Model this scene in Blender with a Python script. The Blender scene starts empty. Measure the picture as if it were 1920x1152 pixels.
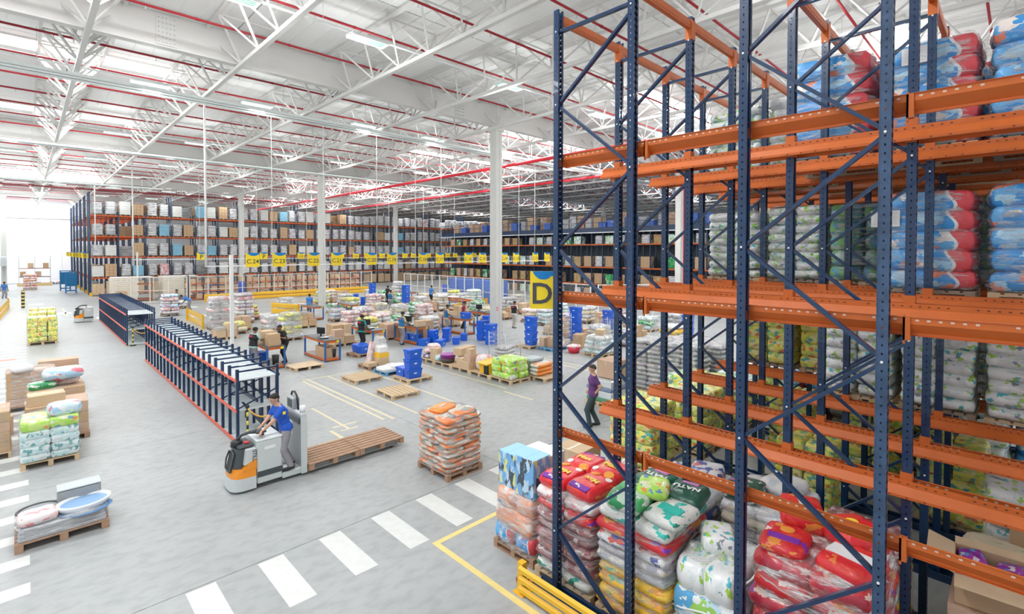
import bpy, bmesh, math, random
import numpy as np
from mathutils import Vector, Matrix
SC = bpy.context.scene
COL = SC.collection
H = 4.9                                     # eye height of the photographer on the gallery
# ------------------------------------------------------------ camera
F_PX, CY, YAW, PIT, ROL = 933.37, 489.97, 0.7748, 0.01921, 0.00128
cam_d = bpy.data.cameras.new('camera'); cam = bpy.data.objects.new('camera', cam_d); COL.objects.link(cam)
cam_d.sensor_width = 36.0; cam_d.lens = 36.0 * F_PX / 1920.0
cam_d.shift_y = -(576.0 - CY) / 1920.0
cam_d.clip_start = 0.05; cam_d.clip_end = 400
_f = Vector((math.sin(YAW), math.cos(YAW), 0)); _r = Vector((math.cos(YAW), -math.sin(YAW), 0)); _u = Vector((0, 0, 1))
f2 = _f * math.cos(PIT) - _u * math.sin(PIT); u2 = _u * math.cos(PIT) + _f * math.sin(PIT)
r3 = _r * math.cos(ROL) + u2 * math.sin(ROL); u3 = -_r * math.sin(ROL) + u2 * math.cos(ROL)
cam.matrix_world = Matrix(((r3.x, u3.x, -f2.x, 0), (r3.y, u3.y, -f2.y, 0), (r3.z, u3.z, -f2.z, H), (0, 0, 0, 1)))
SC.camera = cam
# ------------------------------------------------------------ world, exposure
SC.view_settings.view_transform = 'Standard'; SC.view_settings.look = 'None'
SC.view_settings.gamma = 1.0; SC.view_settings.use_curve_mapping = False
SC.view_settings.exposure = -0.43
W = bpy.data.worlds.new('world'); SC.world = W; W.use_nodes = True
W.node_tree.nodes['Background'].inputs[0].default_value = (0.93, 0.97, 1.0, 1)
W.node_tree.nodes['Background'].inputs[1].default_value = 1.25
# ------------------------------------------------------------ daylight falling through the roof lights
def area(name, x, y, z, sx, sy, power, col=(1, 1, 1)):
    l = bpy.data.lights.new(name, 'AREA'); l.shape = 'RECTANGLE'; l.size = sx; l.size_y = sy
    l.energy = power; l.color = col
    o = bpy.data.objects.new(name, l); o.location = (x, y, z); COL.objects.link(o); return o
LAMP_W = 165.
SKY = []                                    # roof lights: (x0, x1, y0, y1)
for k, yy in enumerate((5.0, 16.0, 27.0, 39.0, 50.5, 64.0, 84.0, 99.0)):  # last roof light is added, nearly out of view, to brighten the far wall
    SKY.append((-8.5, 5.2, yy - .7, yy + .7))
for k, yy in enumerate((-7., 3.6, 13.5, 23.4, 34.0, 46.0, 58.0, 76.0)):
    SKY.append((21.5, 36.0, yy - .7, yy + .7))
for k, yy in enumerate((10., 30., 50., 70.)):
    SKY.append((50., 66.0, yy - .7, yy + .7))
for k, (a, b, c, d) in enumerate(SKY):
    area('roof_light_glow', (a + b) / 2, (c + d) / 2, 12.85, b - a, d - c, 1150 if c < 55 else 1600 if c < 95 else 3600, (.95, .98, 1))
LROW = [(4.2, [1.5, 6.5]), (15.0, [4.1, 8.1, 14.5, 20.8, 27.]), (25.15, [3.8, 7.9, 13.3, 17.8, 24, 30]), (37.0, [4.0, 8.0, 13.3, 17.5, 25, 33]), (48.2, [-.5, 3.9, 8.4, 12.8, 18, 26, 34]),
        (58.0, [-1, 3, 7.2, 12, 16.5, 24, 32, 40]), (69., [-2, 2.5, 7, 12, 18, 26, 34, 44]), (80., [-3, 1.5, 7, 12, 18, 28]), (92., [-3, 1.5, 6, 12])]
for (y, xl) in LROW + [(15.0, [34, 40]), (4.2, [12, 18, 24, 30]), (-4., [4, 12, 20])]:      # point lights under the fluorescent fittings, added to brighten the roof; some without fitting
    for k, x in enumerate(xl):
        l = bpy.data.lights.new('fluorescent_lamp', 'POINT'); l.energy = LAMP_W if y < 45 else LAMP_W * 1.1; l.shadow_soft_size = .35; l.color = (.97, 1, .99)
        o = bpy.data.objects.new('fluorescent_lamp', l); o.location = (x, y, 11.05); COL.objects.link(o)

# ------------------------------------------------------------ materials
MATS = {}
def mat(name, col, rough=.5, metal=0., noise=0., nscale=4., bump=0., bscale=40., spec=.5, emit=0., coat=0.):
    if name in MATS: return MATS[name]
    m = bpy.data.materials.new(name); m.use_nodes = True; MATS[name] = m
    nt = m.node_tree; b = nt.nodes['Principled BSDF']
    c = (*col, 1)
    b.inputs['Base Color'].default_value = c; b.inputs['Roughness'].default_value = rough
    b.inputs['Metallic'].default_value = metal; b.inputs['Specular IOR Level'].default_value = spec
    b.inputs['Coat Weight'].default_value = coat
    if emit:
        b.inputs['Emission Color'].default_value = c; b.inputs['Emission Strength'].default_value = emit
    tc = nt.nodes.new('ShaderNodeTexCoord')
    if noise:
        n = nt.nodes.new('ShaderNodeTexNoise'); n.inputs['Scale'].default_value = nscale; n.inputs['Detail'].default_value = 3
        nt.links.new(tc.outputs['Object'], n.inputs['Vector'])
        mx = nt.nodes.new('ShaderNodeMix'); mx.data_type = 'RGBA'
        mx.inputs[6].default_value = (*[max(0, v * (1 - noise)) for v in col], 1)
        mx.inputs[7].default_value = (*[min(1, v * (1 + noise)) for v in col], 1)
        nt.links.new(n.outputs['Fac'], mx.inputs[0]); nt.links.new(mx.outputs[2], b.inputs['Base Color'])
    if bump:
        n = nt.nodes.new('ShaderNodeTexNoise'); n.inputs['Scale'].default_value = bscale; n.inputs['Detail'].default_value = 3
        nt.links.new(tc.outputs['Object'], n.inputs['Vector'])
        bp = nt.nodes.new('ShaderNodeBump'); bp.inputs['Strength'].default_value = bump; bp.inputs['Distance'].default_value = .03
        nt.links.new(n.outputs['Fac'], bp.inputs['Height']); nt.links.new(bp.outputs['Normal'], b.inputs['Normal'])
    return m
def pmat(name, cols, scale=(4, 4, 4), rough=.35, warp=.35, edge=None, coat=.3, bump=.25):
    """printed film: patches of flat print, cols = [(position, rgb), ...] picked per cell; generated coordinates so the
    print sits on the bag. edge = (rgb, start, border rgb): a wavy end panel"""
    if name in MATS: return MATS[name]
    scale = [v * (1.0 if edge or 'orange' in name or 'top' in name or 'box' in name else 1.7) for v in scale]
    m = bpy.data.materials.new(name); m.use_nodes = True; MATS[name] = m
    nt = m.node_tree; N = nt.nodes; L = nt.links; b = N['Principled BSDF']
    b.inputs['Roughness'].default_value = rough; b.inputs['Coat Weight'].default_value = coat; b.inputs['Coat Roughness'].default_value = .15
    tc = N.new('ShaderNodeTexCoord'); mp = N.new('ShaderNodeMapping'); mp.inputs['Scale'].default_value = scale
    L.new(tc.outputs['Generated'], mp.inputs['Vector'])
    oi = N.new('ShaderNodeObjectInfo'); ad = N.new('ShaderNodeVectorMath'); ad.operation = 'ADD'
    ml = N.new('ShaderNodeVectorMath'); ml.operation = 'SCALE'; ml.inputs[3].default_value = 17.0
    cb = N.new('ShaderNodeCombineXYZ'); L.new(oi.outputs['Random'], cb.inputs[0]); L.new(oi.outputs['Random'], cb.inputs[1])
    L.new(cb.outputs[0], ml.inputs[0]); L.new(mp.outputs[0], ad.inputs[0]); L.new(ml.outputs[0], ad.inputs[1])
    nz = N.new('ShaderNodeTexNoise'); nz.inputs['Scale'].default_value = 2.; L.new(ad.outputs[0], nz.inputs['Vector'])
    wv = N.new('ShaderNodeVectorMath'); wv.operation = 'SCALE'; wv.inputs[3].default_value = warp * 3
    L.new(nz.outputs['Color'], wv.inputs[0])
    ad2 = N.new('ShaderNodeVectorMath'); ad2.operation = 'ADD'; L.new(ad.outputs[0], ad2.inputs[0]); L.new(wv.outputs[0], ad2.inputs[1])
    vo = N.new('ShaderNodeTexVoronoi'); vo.inputs['Scale'].default_value = 1.; L.new(ad2.outputs[0], vo.inputs['Vector'])
    sp = N.new('ShaderNodeSeparateColor'); L.new(vo.outputs['Color'], sp.inputs[0])
    cr = N.new('ShaderNodeValToRGB'); cr.color_ramp.interpolation = 'CONSTANT'
    e = cr.color_ramp.elements
    e[0].position = 0; e[0].color = (*cols[0][1], 1); e[1].position = cols[1][0]; e[1].color = (*cols[1][1], 1)
    for p, c in cols[2:]:
        q = e.new(p); q.color = (*c, 1)
    L.new(sp.outputs[0], cr.inputs[0]); out = cr.outputs[0]
    if edge:
        ec, st, bc = edge
        sx = N.new('ShaderNodeSeparateXYZ'); L.new(tc.outputs['Generated'], sx.inputs[0])
        sn = N.new('ShaderNodeMath'); sn.operation = 'SINE'; mu = N.new('ShaderNodeMath'); mu.operation = 'MULTIPLY'; mu.inputs[1].default_value = 5.
        L.new(sx.outputs[2], mu.inputs[0]); L.new(mu.outputs[0], sn.inputs[0])
        m2 = N.new('ShaderNodeMath'); m2.operation = 'MULTIPLY_ADD'; m2.inputs[1].default_value = .045
        L.new(sn.outputs[0], m2.inputs[0]); L.new(sx.outputs[1], m2.inputs[2])
        r2 = N.new('ShaderNodeValToRGB'); r2.color_ramp.interpolation = 'CONSTANT'
        ee = r2.color_ramp.elements; ee[0].position = 0; ee[0].color = (1, 0, 0, 1); ee[1].position = st; ee[1].color = (0, 1, 0, 1)
        q = ee.new(st + .035); q.color = (0, 0, 0, 1)
        L.new(m2.outputs[0], r2.inputs[0]); s3 = N.new('ShaderNodeSeparateColor'); L.new(r2.outputs[0], s3.inputs[0])
        x1 = N.new('ShaderNodeMix'); x1.data_type = 'RGBA'; x1.inputs[7].default_value = (*ec, 1)
        L.new(out, x1.inputs[6]); L.new(s3.outputs[0], x1.inputs[0])
        x2 = N.new('ShaderNodeMix'); x2.data_type = 'RGBA'; x2.inputs[7].default_value = (*bc, 1)
        L.new(x1.outputs[2], x2.inputs[6]); L.new(s3.outputs[1], x2.inputs[0]); out = x2.outputs[2]
    L.new(out, b.inputs['Base Color'])
    n2 = N.new('ShaderNodeTexNoise'); n2.inputs['Scale'].default_value = 9; n2.inputs['Detail'].default_value = 2; L.new(ad.outputs[0], n2.inputs['Vector'])
    bp = N.new('ShaderNodeBump'); bp.inputs['Strength'].default_value = bump; bp.inputs['Distance'].default_value = .04
    L.new(n2.outputs['Fac'], bp.inputs['Height']); L.new(bp.outputs['Normal'], b.inputs['Normal'])
    return m
def wrapmat(name, lo, hi, tint=(1, 1, 1), rz=14.):
    """stretch film: clear plastic with streaks where the layers pile up"""
    if name in MATS: return MATS[name]
    m = bpy.data.materials.new(name); m.use_nodes = True; MATS[name] = m
    nt = m.node_tree; N = nt.nodes; L = nt.links; b = N['Principled BSDF']; out = N['Material Output']
    b.inputs['Base Color'].default_value = (*tint, 1); b.inputs['Roughness'].default_value = .12
    tc = N.new('ShaderNodeTexCoord'); mp = N.new('ShaderNodeMapping'); mp.inputs['Scale'].default_value = (1.6, 1.6, rz); mp.inputs['Rotation'].default_value = (.25, .3, 0)
    L.new(tc.outputs['Object'], mp.inputs['Vector'])
    n = N.new('ShaderNodeTexNoise'); n.inputs['Scale'].default_value = 1.6; n.inputs['Detail'].default_value = 5; n.inputs['Roughness'].default_value = .65
    L.new(mp.outputs[0], n.inputs['Vector'])
    r = N.new('ShaderNodeMapRange'); r.inputs[1].default_value = .46; r.inputs[2].default_value = .64; r.inputs[3].default_value = lo; r.inputs[4].default_value = hi
    L.new(n.outputs['Fac'], r.inputs[0])
    n3 = N.new('ShaderNodeTexNoise'); n3.inputs['Scale'].default_value = 7.; n3.inputs['Detail'].default_value = 4; L.new(mp.outputs[0], n3.inputs['Vector'])
    bp = N.new('ShaderNodeBump'); bp.inputs['Strength'].default_value = 1.; bp.inputs['Distance'].default_value = .05
    L.new(n3.outputs['Fac'], bp.inputs['Height']); L.new(bp.outputs[0], b.inputs['Normal'])
    t = N.new('ShaderNodeBsdfTransparent'); mx = N.new('ShaderNodeMixShader')
    L.new(r.outputs[0], mx.inputs[0]); L.new(t.outputs[0], mx.inputs[1]); L.new(b.outputs[0], mx.inputs[2]); L.new(mx.outputs[0], out.inputs[0])
    return m
M_BLUE = mat('rack_blue', (.006, .034, .10), .3, .0, .35, 6, .04, 60, coat=.35)
M_BLUE2 = mat('scuffed_rack_blue', (.03, .07, .15), .4, .0, .7, 9, .05, 60, coat=.3)
M_ORANGE = mat('rack_orange', (.60, .13, .018), .45, 0, .15, 5, .03, 60, coat=.0)
M_RED_RAIL = mat('red_rail', (.82, .13, .07), .4)
M_STEEL = mat('galvanised_steel', (.62, .66, .67), .35, .3, .12, 3)
M_SHELF = mat('shelf_panel_grey', (.66, .72, .74), .4, .1, .06, 3)
M_WHITE = mat('white_paint', (.83, .84, .83), .5, 0, .04, 2)
M_ROOF = mat('roof_sheet_white', (.90, .90, .89), .6, 0, .05, .6)
M_TRUSS = mat('truss_white', (.70, .69, .67), .45)
M_CONC = mat('precast_concrete', (.66, .66, .63), .7, 0, .08, 3, .1, 30)
M_PIPE = mat('sprinkler_red', (.36, .012, .022), .45)
M_PIPE2 = mat('main_pipe_red', (.80, .03, .05), .35)
M_WOOD = mat('pallet_wood', (.66, .49, .31), .75, 0, .22, 9, .2, 30)
M_WOOD2 = mat('weathered_pallet_wood', (.36, .28, .21), .8, 0, .3, 9, .2, 30)
M_WOOD3 = mat('reddish_pallet_wood', (.42, .26, .17), .8, 0, .3, 9, .2, 30)
M_BPAL = mat('blue_pallet_paint', (.14, .35, .55), .6, 0, .2, 8)
M_PLY = mat('plywood', (.72, .55, .36), .6, 0, .08, 5)
M_CARD = mat('cardboard', (.56, .38, .23), .8, 0, .08, 4)
M_CARD2 = mat('light_cardboard', (.66, .48, .31), .8, 0, .08, 4)
M_CARD3 = mat('pinkish_cardboard', (.62, .42, .30), .8, 0, .08, 4)
M_TAPE = mat('packing_tape', (.70, .58, .42), .25)
M_CRATE = mat('crate_blue', (.012, .13, .72), .3, coat=.3)
M_CRATE2 = mat('crate_blue_dull', (.06, .17, .62), .35)  # paler, duller blue of the large crates and bins
M_YEL = mat('guard_yellow', (.86, .50, .03), .4)
M_YSIGN = mat('sign_yellow', (.93, .68, .02), .5)
M_BSIGN = mat('sign_blue', (.0, .20, .55), .5)
M_DK = mat('dark_text', (.07, .07, .08), .5)
M_BLACK = mat('black_plastic', (.02, .02, .022), .4)
M_LABEL = mat('white_paper', (.85, .86, .86), .6)
M_GLASS = mat('crate_label_white', (.85, .9, .95), .5)
WRAP = wrapmat('stretch_film', .04, .58)
WRAPD = wrapmat('dense_stretch_film', .15, .75)
WRAPX = wrapmat('streaky_stretch_film', .10, .95, rz=9.)
WRAPL = wrapmat('light_stretch_film', .02, .25)

# ------------------------------------------------------------ geometry helpers
class MB:
    def __init__(s): s.v = []; s.f = []; s.m = []; s.sm = []
    def add(s, vs, fs, mi=0, smooth=False):
        o = len(s.v); s.v += [tuple(p) for p in vs]; s.f += [tuple(i + o for i in q) for q in fs]
        s.m += [mi] * len(fs); s.sm += [smooth] * len(fs); return s
    def box(s, x0, y0, z0, x1, y1, z1, mi=0, M=None):
        vs = [Vector(p) for p in ((x0, y0, z0), (x1, y0, z0), (x1, y1, z0), (x0, y1, z0), (x0, y0, z1), (x1, y0, z1), (x1, y1, z1), (x0, y1, z1))]
        if M: vs = [M @ p for p in vs]
        return s.add(vs, [(0, 3, 2, 1), (4, 5, 6, 7), (0, 1, 5, 4), (1, 2, 6, 5), (2, 3, 7, 6), (3, 0, 4, 7)], mi)
    def cbox(s, c, d, mi=0, rz=0.):
        M = Matrix.Translation(c) @ Matrix.Rotation(rz, 4, 'Z')
        return s.box(-d[0] / 2, -d[1] / 2, -d[2] / 2, d[0] / 2, d[1] / 2, d[2] / 2, mi, M)
    def bbox(s, x0, y0, z0, x1, y1, z1, b=.01, mi=0, M=None):   # box with chamfered edges
        pts = []; idx = {}
        xs = (x0, x1); ys = (y0, y1); zs = (z0, z1)
        vs = []
        for i in (0, 1):
            for j in (0, 1):
                for k in (0, 1):
                    sx, sy, sz = (1, -1)[i], (1, -1)[j], (1, -1)[k]
                    c = (xs[i], ys[j], zs[k])
                    for a, off in enumerate(((0, b * sy, b * sz), (b * sx, 0, b * sz), (b * sx, b * sy, 0))):
                        idx[(i, j, k, a)] = len(vs); vs.append(Vector((c[0] + off[0], c[1] + off[1], c[2] + off[2])))
        if M: vs = [M @ p for p in vs]
        g = idx; F_ = []
        F_.append((g[0,0,0,0], g[0,0,1,0], g[0,1,1,0], g[0,1,0,0])); F_.append((g[1,0,0,0], g[1,1,0,0], g[1,1,1,0], g[1,0,1,0]))
        F_.append((g[0,0,0,1], g[1,0,0,1], g[1,0,1,1], g[0,0,1,1])); F_.append((g[0,1,0,1], g[0,1,1,1], g[1,1,1,1], g[1,1,0,1]))
        F_.append((g[0,0,0,2], g[0,1,0,2], g[1,1,0,2], g[1,0,0,2])); F_.append((g[0,0,1,2], g[1,0,1,2], g[1,1,1,2], g[0,1,1,2]))
        for i in (0, 1):
            for j in (0, 1):
                q = (g[i,j,0,0], g[i,j,1,0], g[i,j,1,1], g[i,j,0,1]); F_.append(q if (i + j) % 2 else q[::-1])
        for i in (0, 1):
            for k in (0, 1):
                q = (g[i,0,k,0], g[i,1,k,0], g[i,1,k,2], g[i,0,k,2]); F_.append(q[::-1] if (i + k) % 2 else q)
        for j in (0, 1):
            for k in (0, 1):
                q = (g[0,j,k,1], g[1,j,k,1], g[1,j,k,2], g[0,j,k,2]); F_.append(q if (j + k) % 2 else q[::-1])
        for i in (0, 1):
            for j in (0, 1):
                for k in (0, 1):
                    q = (g[i,j,k,0], g[i,j,k,1], g[i,j,k,2]); F_.append(q if (i + j + k) % 2 else q[::-1])
        return s.add(vs, F_, mi)
    def bar(s, a, b, w, h=None, mi=0, up=(0, 0, 1)):            # rectangular bar between two points
        a = Vector(a); b = Vector(b); d = (b - a).normalized(); h = h or w
        sd = d.cross(Vector(up))
        if sd.length < 1e-4: sd = Vector((1, 0, 0))
        sd.normalize(); n = sd.cross(d)
        vs = [p + sd * i * w / 2 + n * j * h / 2 for p in (a, b) for i, j in ((-1, -1), (1, -1), (1, 1), (-1, 1))]
        return s.add(vs, [(0, 1, 5, 4), (1, 2, 6, 5), (2, 3, 7, 6), (3, 0, 4, 7), (3, 2, 1, 0), (4, 5, 6, 7)], mi)
    def tube(s, pts, r, n=8, mi=0, caps=True):
        pts = [Vector(p) for p in pts]; rs = r if isinstance(r, (list, tuple)) else [r] * len(pts)
        vs = []; ref = None
        for i, p in enumerate(pts):
            d = (pts[min(i + 1, len(pts) - 1)] - pts[max(i - 1, 0)]).normalized()
            if ref is None:
                ref = Vector((0, 0, 1)) if abs(d.z) < .9 else Vector((1, 0, 0))
            a = d.cross(ref).normalized(); b = a.cross(d)
            for k in range(n):
                t = 2 * math.pi * k / n; vs.append(p + (a * math.cos(t) + b * math.sin(t)) * rs[i])
        fs = [(i * n + k, i * n + (k + 1) % n, (i + 1) * n + (k + 1) % n, (i + 1) * n + k) for i in range(len(pts) - 1) for k in range(n)]
        s.add(vs, fs, mi, n > 4)
        if caps:
            o = len(s.v) - len(vs); s.f += [tuple(range(o, o + n))[::-1], tuple(range(o + (len(pts) - 1) * n, o + len(pts) * n))]
            s.m += [mi, mi]; s.sm += [False, False]
        return s
    def prism(s, poly, a, b, axis='y', mi=0):                   # polygon in the plane normal to axis
        n = len(poly)
        def P(u, v, t): return {'y': (u, t, v), 'x': (t, u, v), 'z': (u, v, t)}[axis]
        vs = [P(u, v, a) for u, v in poly] + [P(u, v, b) for u, v in poly]
        fs = [(i, (i + 1) % n, n + (i + 1) % n, n + i) for i in range(n)] + [tuple(range(n))[::-1], tuple(range(n, 2 * n))]
        return s.add(vs, fs, mi)
    def mesh(s, name, mats=None, fix=True):
        me = bpy.data.meshes.new(name); me.from_pydata(s.v, [], s.f)
        me.polygons.foreach_set('material_index', s.m); me.polygons.foreach_set('use_smooth', s.sm)
        if fix:
            bm = bmesh.new(); bm.from_mesh(me); bmesh.ops.recalc_face_normals(bm, faces=bm.faces); bm.to_mesh(me); bm.free()
        for m_ in (mats or []): me.materials.append(m_)
        me.update(); return me
def obj(name, me, parent=None, loc=(0, 0, 0), rz=0., scale=None, m=None, rot=None):
    if isinstance(me, MB): me = me.mesh(name, [m] if m else None); m = None
    o = bpy.data.objects.new(name, me); COL.objects.link(o)
    o.location = loc; o.rotation_euler = rot or (0, 0, rz)
    if scale: o.scale = scale
    if parent: o.parent = parent
    if m:
        if not len(me.materials): me.materials.append(m)
        o.material_slots[0].link = 'OBJECT'; o.material_slots[0].material = m
    return o
USED = {}
def tag(o, label, cat, group=None, kind=None):
    o['label'] = label; o['category'] = cat
    if group: o['group'] = group
    if kind: o['kind'] = kind
    if label in USED and not group: print('DUP LABEL', label)
    USED[label] = 1
    return o
def thing(name, label, cat, loc=(0, 0, 0), rz=0., group=None):
    o = bpy.data.objects.new(name, None); COL.objects.link(o); o.empty_display_size = .2
    o.location = loc; o.rotation_euler = (0, 0, rz); return tag(o, label, cat, group)
def struct(name, me, m=None, loc=(0, 0, 0), parent=None):
    o = obj(name, me, parent, loc, m=m)
    if not parent: o['kind'] = 'structure'
    return o
def copy_tree(o, loc=None, rz=None, parent=None):
    c = o.copy(); COL.objects.link(c)
    if parent: c.parent = parent
    if loc is not None: c.location = loc
    if rz is not None: c.rotation_euler = (0, 0, rz)
    for ch in list(o.children): copy_tree(ch, None, None, c)
    return c
CACHE = {}
def cached(key, fn):
    if key not in CACHE: CACHE[key] = fn()
    return CACHE[key]
def text_mesh(body, size, depth=.002, bold=0.):
    cu = bpy.data.curves.new('t', 'FONT'); cu.body = body; cu.size = size; cu.extrude = depth; cu.offset = bold
    cu.align_x = 'CENTER'; cu.align_y = 'CENTER'; cu.resolution_u = 3
    o = bpy.data.objects.new('t', cu); COL.objects.link(o)
    bpy.context.view_layer.update()
    dg = bpy.context.evaluated_depsgraph_get(); me = bpy.data.meshes.new_from_object(o.evaluated_get(dg))
    bpy.data.objects.remove(o); bpy.data.curves.remove(cu); me.materials.clear(); return me
def floor_at(px, py, z=0.):
    d = f2 + r3 * ((px - 960) / F_PX) - u3 * ((py - CY) / F_PX); t = (z - H) / d.z
    return d.x * t, d.y * t
RND = random.Random(7)
_O = 'zeroth first second third fourth fifth sixth seventh eighth ninth tenth eleventh twelfth thirteenth fourteenth fifteenth sixteenth seventeenth eighteenth nineteenth'.split()
_T = {2: 'twenty', 3: 'thirty', 4: 'forty', 5: 'fifty'}
def nth(n):
    if n < 20: return _O[n]
    return _T[n // 10][:-1] + 'ieth' if n % 10 == 0 else _T[n // 10] + '-' + _O[n % 10]
# ============================================================ SETTING
def floor_mat(name, base):
    m = bpy.data.materials.new(name); m.use_nodes = True; nt = m.node_tree; N = nt.nodes; L = nt.links; b = N['Principled BSDF']
    tc = N.new('ShaderNodeTexCoord')
    n1 = N.new('ShaderNodeTexNoise'); n1.inputs['Scale'].default_value = .35; n1.inputs['Detail'].default_value = 6; n1.inputs['Roughness'].default_value = .6
    n2 = N.new('ShaderNodeTexNoise'); n2.inputs['Scale'].default_value = 5; n2.inputs['Detail'].default_value = 5
    geo = N.new('ShaderNodeNewGeometry')
    L.new(geo.outputs['Position'], n1.inputs['Vector'])
    mp = N.new('ShaderNodeMapping'); mp.inputs['Scale'].default_value = (.8, 1.3, 1); mp.inputs['Rotation'].default_value = (0, 0, .5)
    L.new(geo.outputs['Position'], mp.inputs['Vector']); L.new(mp.outputs[0], n2.inputs['Vector'])
    mx = N.new('ShaderNodeMix'); mx.data_type = 'RGBA'; L.new(n1.outputs['Fac'], mx.inputs[0])
    mx.inputs[6].default_value = (*[v * .72 for v in base], 1); mx.inputs[7].default_value = (*[min(1, v * 1.22) for v in base], 1)
    m2 = N.new('ShaderNodeMix'); m2.data_type = 'RGBA'; m2.blend_type = 'MULTIPLY'; m2.inputs[0].default_value = 1
    cr = N.new('ShaderNodeValToRGB'); cr.color_ramp.elements[0].position = .3; cr.color_ramp.elements[0].color = (.84, .84, .85, 1); cr.color_ramp.elements[1].position = .55
    L.new(n2.outputs['Fac'], cr.inputs[0]); L.new(mx.outputs[2], m2.inputs[6]); L.new(cr.outputs[0], m2.inputs[7])
    L.new(m2.outputs[2], b.inputs['Base Color'])
    b.inputs['Roughness'].default_value = .42; b.inputs['Specular IOR Level'].default_value = .35
    bp = N.new('ShaderNodeBump'); bp.inputs['Strength'].default_value = .05; L.new(n2.outputs['Fac'], bp.inputs['Height']); L.new(bp.outputs[0], b.inputs['Normal'])
    return m
M_FLOOR = floor_mat('floor_concrete', (.42, .435, .435))
M_JOINT = mat('floor_joint', (.16, .16, .16), .8)
M_PAINT = mat('white_floor_paint', (.70, .71, .69), .5, 0, .12, 6)
M_YPAINT = mat('yellow_floor_paint', (.82, .66, .25), .5, 0, .12, 6)
M_YPAINT2 = mat('worn_yellow_floor_paint', (.72, .64, .44), .5, 0, .12, 6)
M_RPAINT = mat('red_floor_paint', (.75, .25, .16), .5)
flo = struct('floor', MB().box(-14, -14, -.3, 92, 112, -.012), M_JOINT)
SL = 8.32; xs = [7.82 + 9.4 * k for k in range(-2, 9)]; ys = [SL + 7.2 * k for k in range(-3, 15)]
for i in range(len(xs) - 1):
    for j in range(len(ys) - 1):
        me = cached('slab', lambda: MB().bbox((.006), .006, -.1, 9.394, 7.194, 0, .005).mesh('slab'))
        obj('concrete_slab', me, flo, (xs[i], ys[j], 0), m=M_FLOOR)
PN = [0]
def painted(name, x0, y0, x1, y1, m, rz=0):
    PN[0] += 1
    obj(name, MB().box(0, 0, -.002, x1 - x0, y1 - y0, .0015 + .0004 * (PN[0] % 7)), flo, (x0, y0, 0), m=m)
for k in range(9): painted('painted_stripe', 1.58 + .965 * k, 6.95, 1.96 + .965 * k, 8.27, M_PAINT)
for k in range(74):
    y = 9.83 + .925 * (k - 3)
    if 13 < y < 13.4: pass
    painted('painted_stripe', -3.2, y, 0.0, y + .34, M_PAINT)
painted('red_floor_patch', -1.6, 31.2, -.35, 31.9, M_RPAINT)
painted('red_floor_patch', -.75, 17.2, -.35, 18.1, M_RPAINT)
for (x0, y0, x1, y1, m_) in ((4.82, 1.0, 4.92, 6.84, M_YPAINT), (4.82, 6.74, 6.3, 6.84, M_YPAINT),
        (7.38, 12.9, 7.46, 19.0, M_YPAINT2), (7.62, 12.75, 7.7, 19.0, M_YPAINT2), (6.3, 12.85, 6.38, 15.4, M_YPAINT2), (6.05, 13.25, 6.75, 13.33, M_YPAINT2), (6.1, 12.85, 6.6, 12.93, M_YPAINT2),
        (5.25, 12.3, 5.95, 12.4, M_YPAINT2), (5.85, 12.3, 5.95, 13.1, M_YPAINT2), (7.4, 18.9, 12.0, 18.98, M_YPAINT2), (9.9, 12.8, 9.98, 18.9, M_YPAINT2), (12.2, 12.8, 12.28, 19.5, M_YPAINT2),
        (8.4, 12.7, 8.48, 19, M_YPAINT2), (11.9, 11.2, 11.98, 12.6, M_YPAINT2), (16.5, 9.5, 16.58, 18.5, M_YPAINT2), (16.9, 9.5, 16.98, 18.5, M_YPAINT2)):
    painted('painted_line', x0, y0, x1, y1, m_)
for (x0, y0) in ((2.5, 48), (3.7, 46.5), (.2, 62.3), (1.6, 52), (8.9, 43), (9.8, 50), (12.5, 46.5), (20., 45.), (13., 40.5), (21., 39.)):
    painted('painted_patch', x0, y0, x0 + 1.0, y0 + 1.3, M_PAINT)
painted('painted_line', 2.2, 50, 2.3, 57, M_YPAINT2)
painted('painted_line', 2.2, 50, 5.5, 50.1, M_YPAINT2)
painted('painted_line', 4.9, 28, 5.0, 48, M_YPAINT2)
# walls
M_WALL = mat('wall_white', (.84, .86, .88), .7, 0, .03, .5)
wf = struct('wall_far', MB().box(-14, 104, 0, 92, 104.3, 13), M_WALL)
for k in range(9): obj('wall_panel', MB().box(0, 0, 0, 4.1, .06, 9.6), wf, (-4.2 + 4.2 * k, 103.93, .1), m=M_WALL)
obj('wall_rail', MB().box(-14, 0, 0, 50, .15, .35), wf, (0, 103.8, 9.8), m=M_STEEL)
struct('wall_right', MB().box(90, -14, 0, 90.3, 104, 13), M_WALL)
struct('wall_left', MB().box(-12, 40, 0, -11.7, 104, 13), M_WALL)
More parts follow.
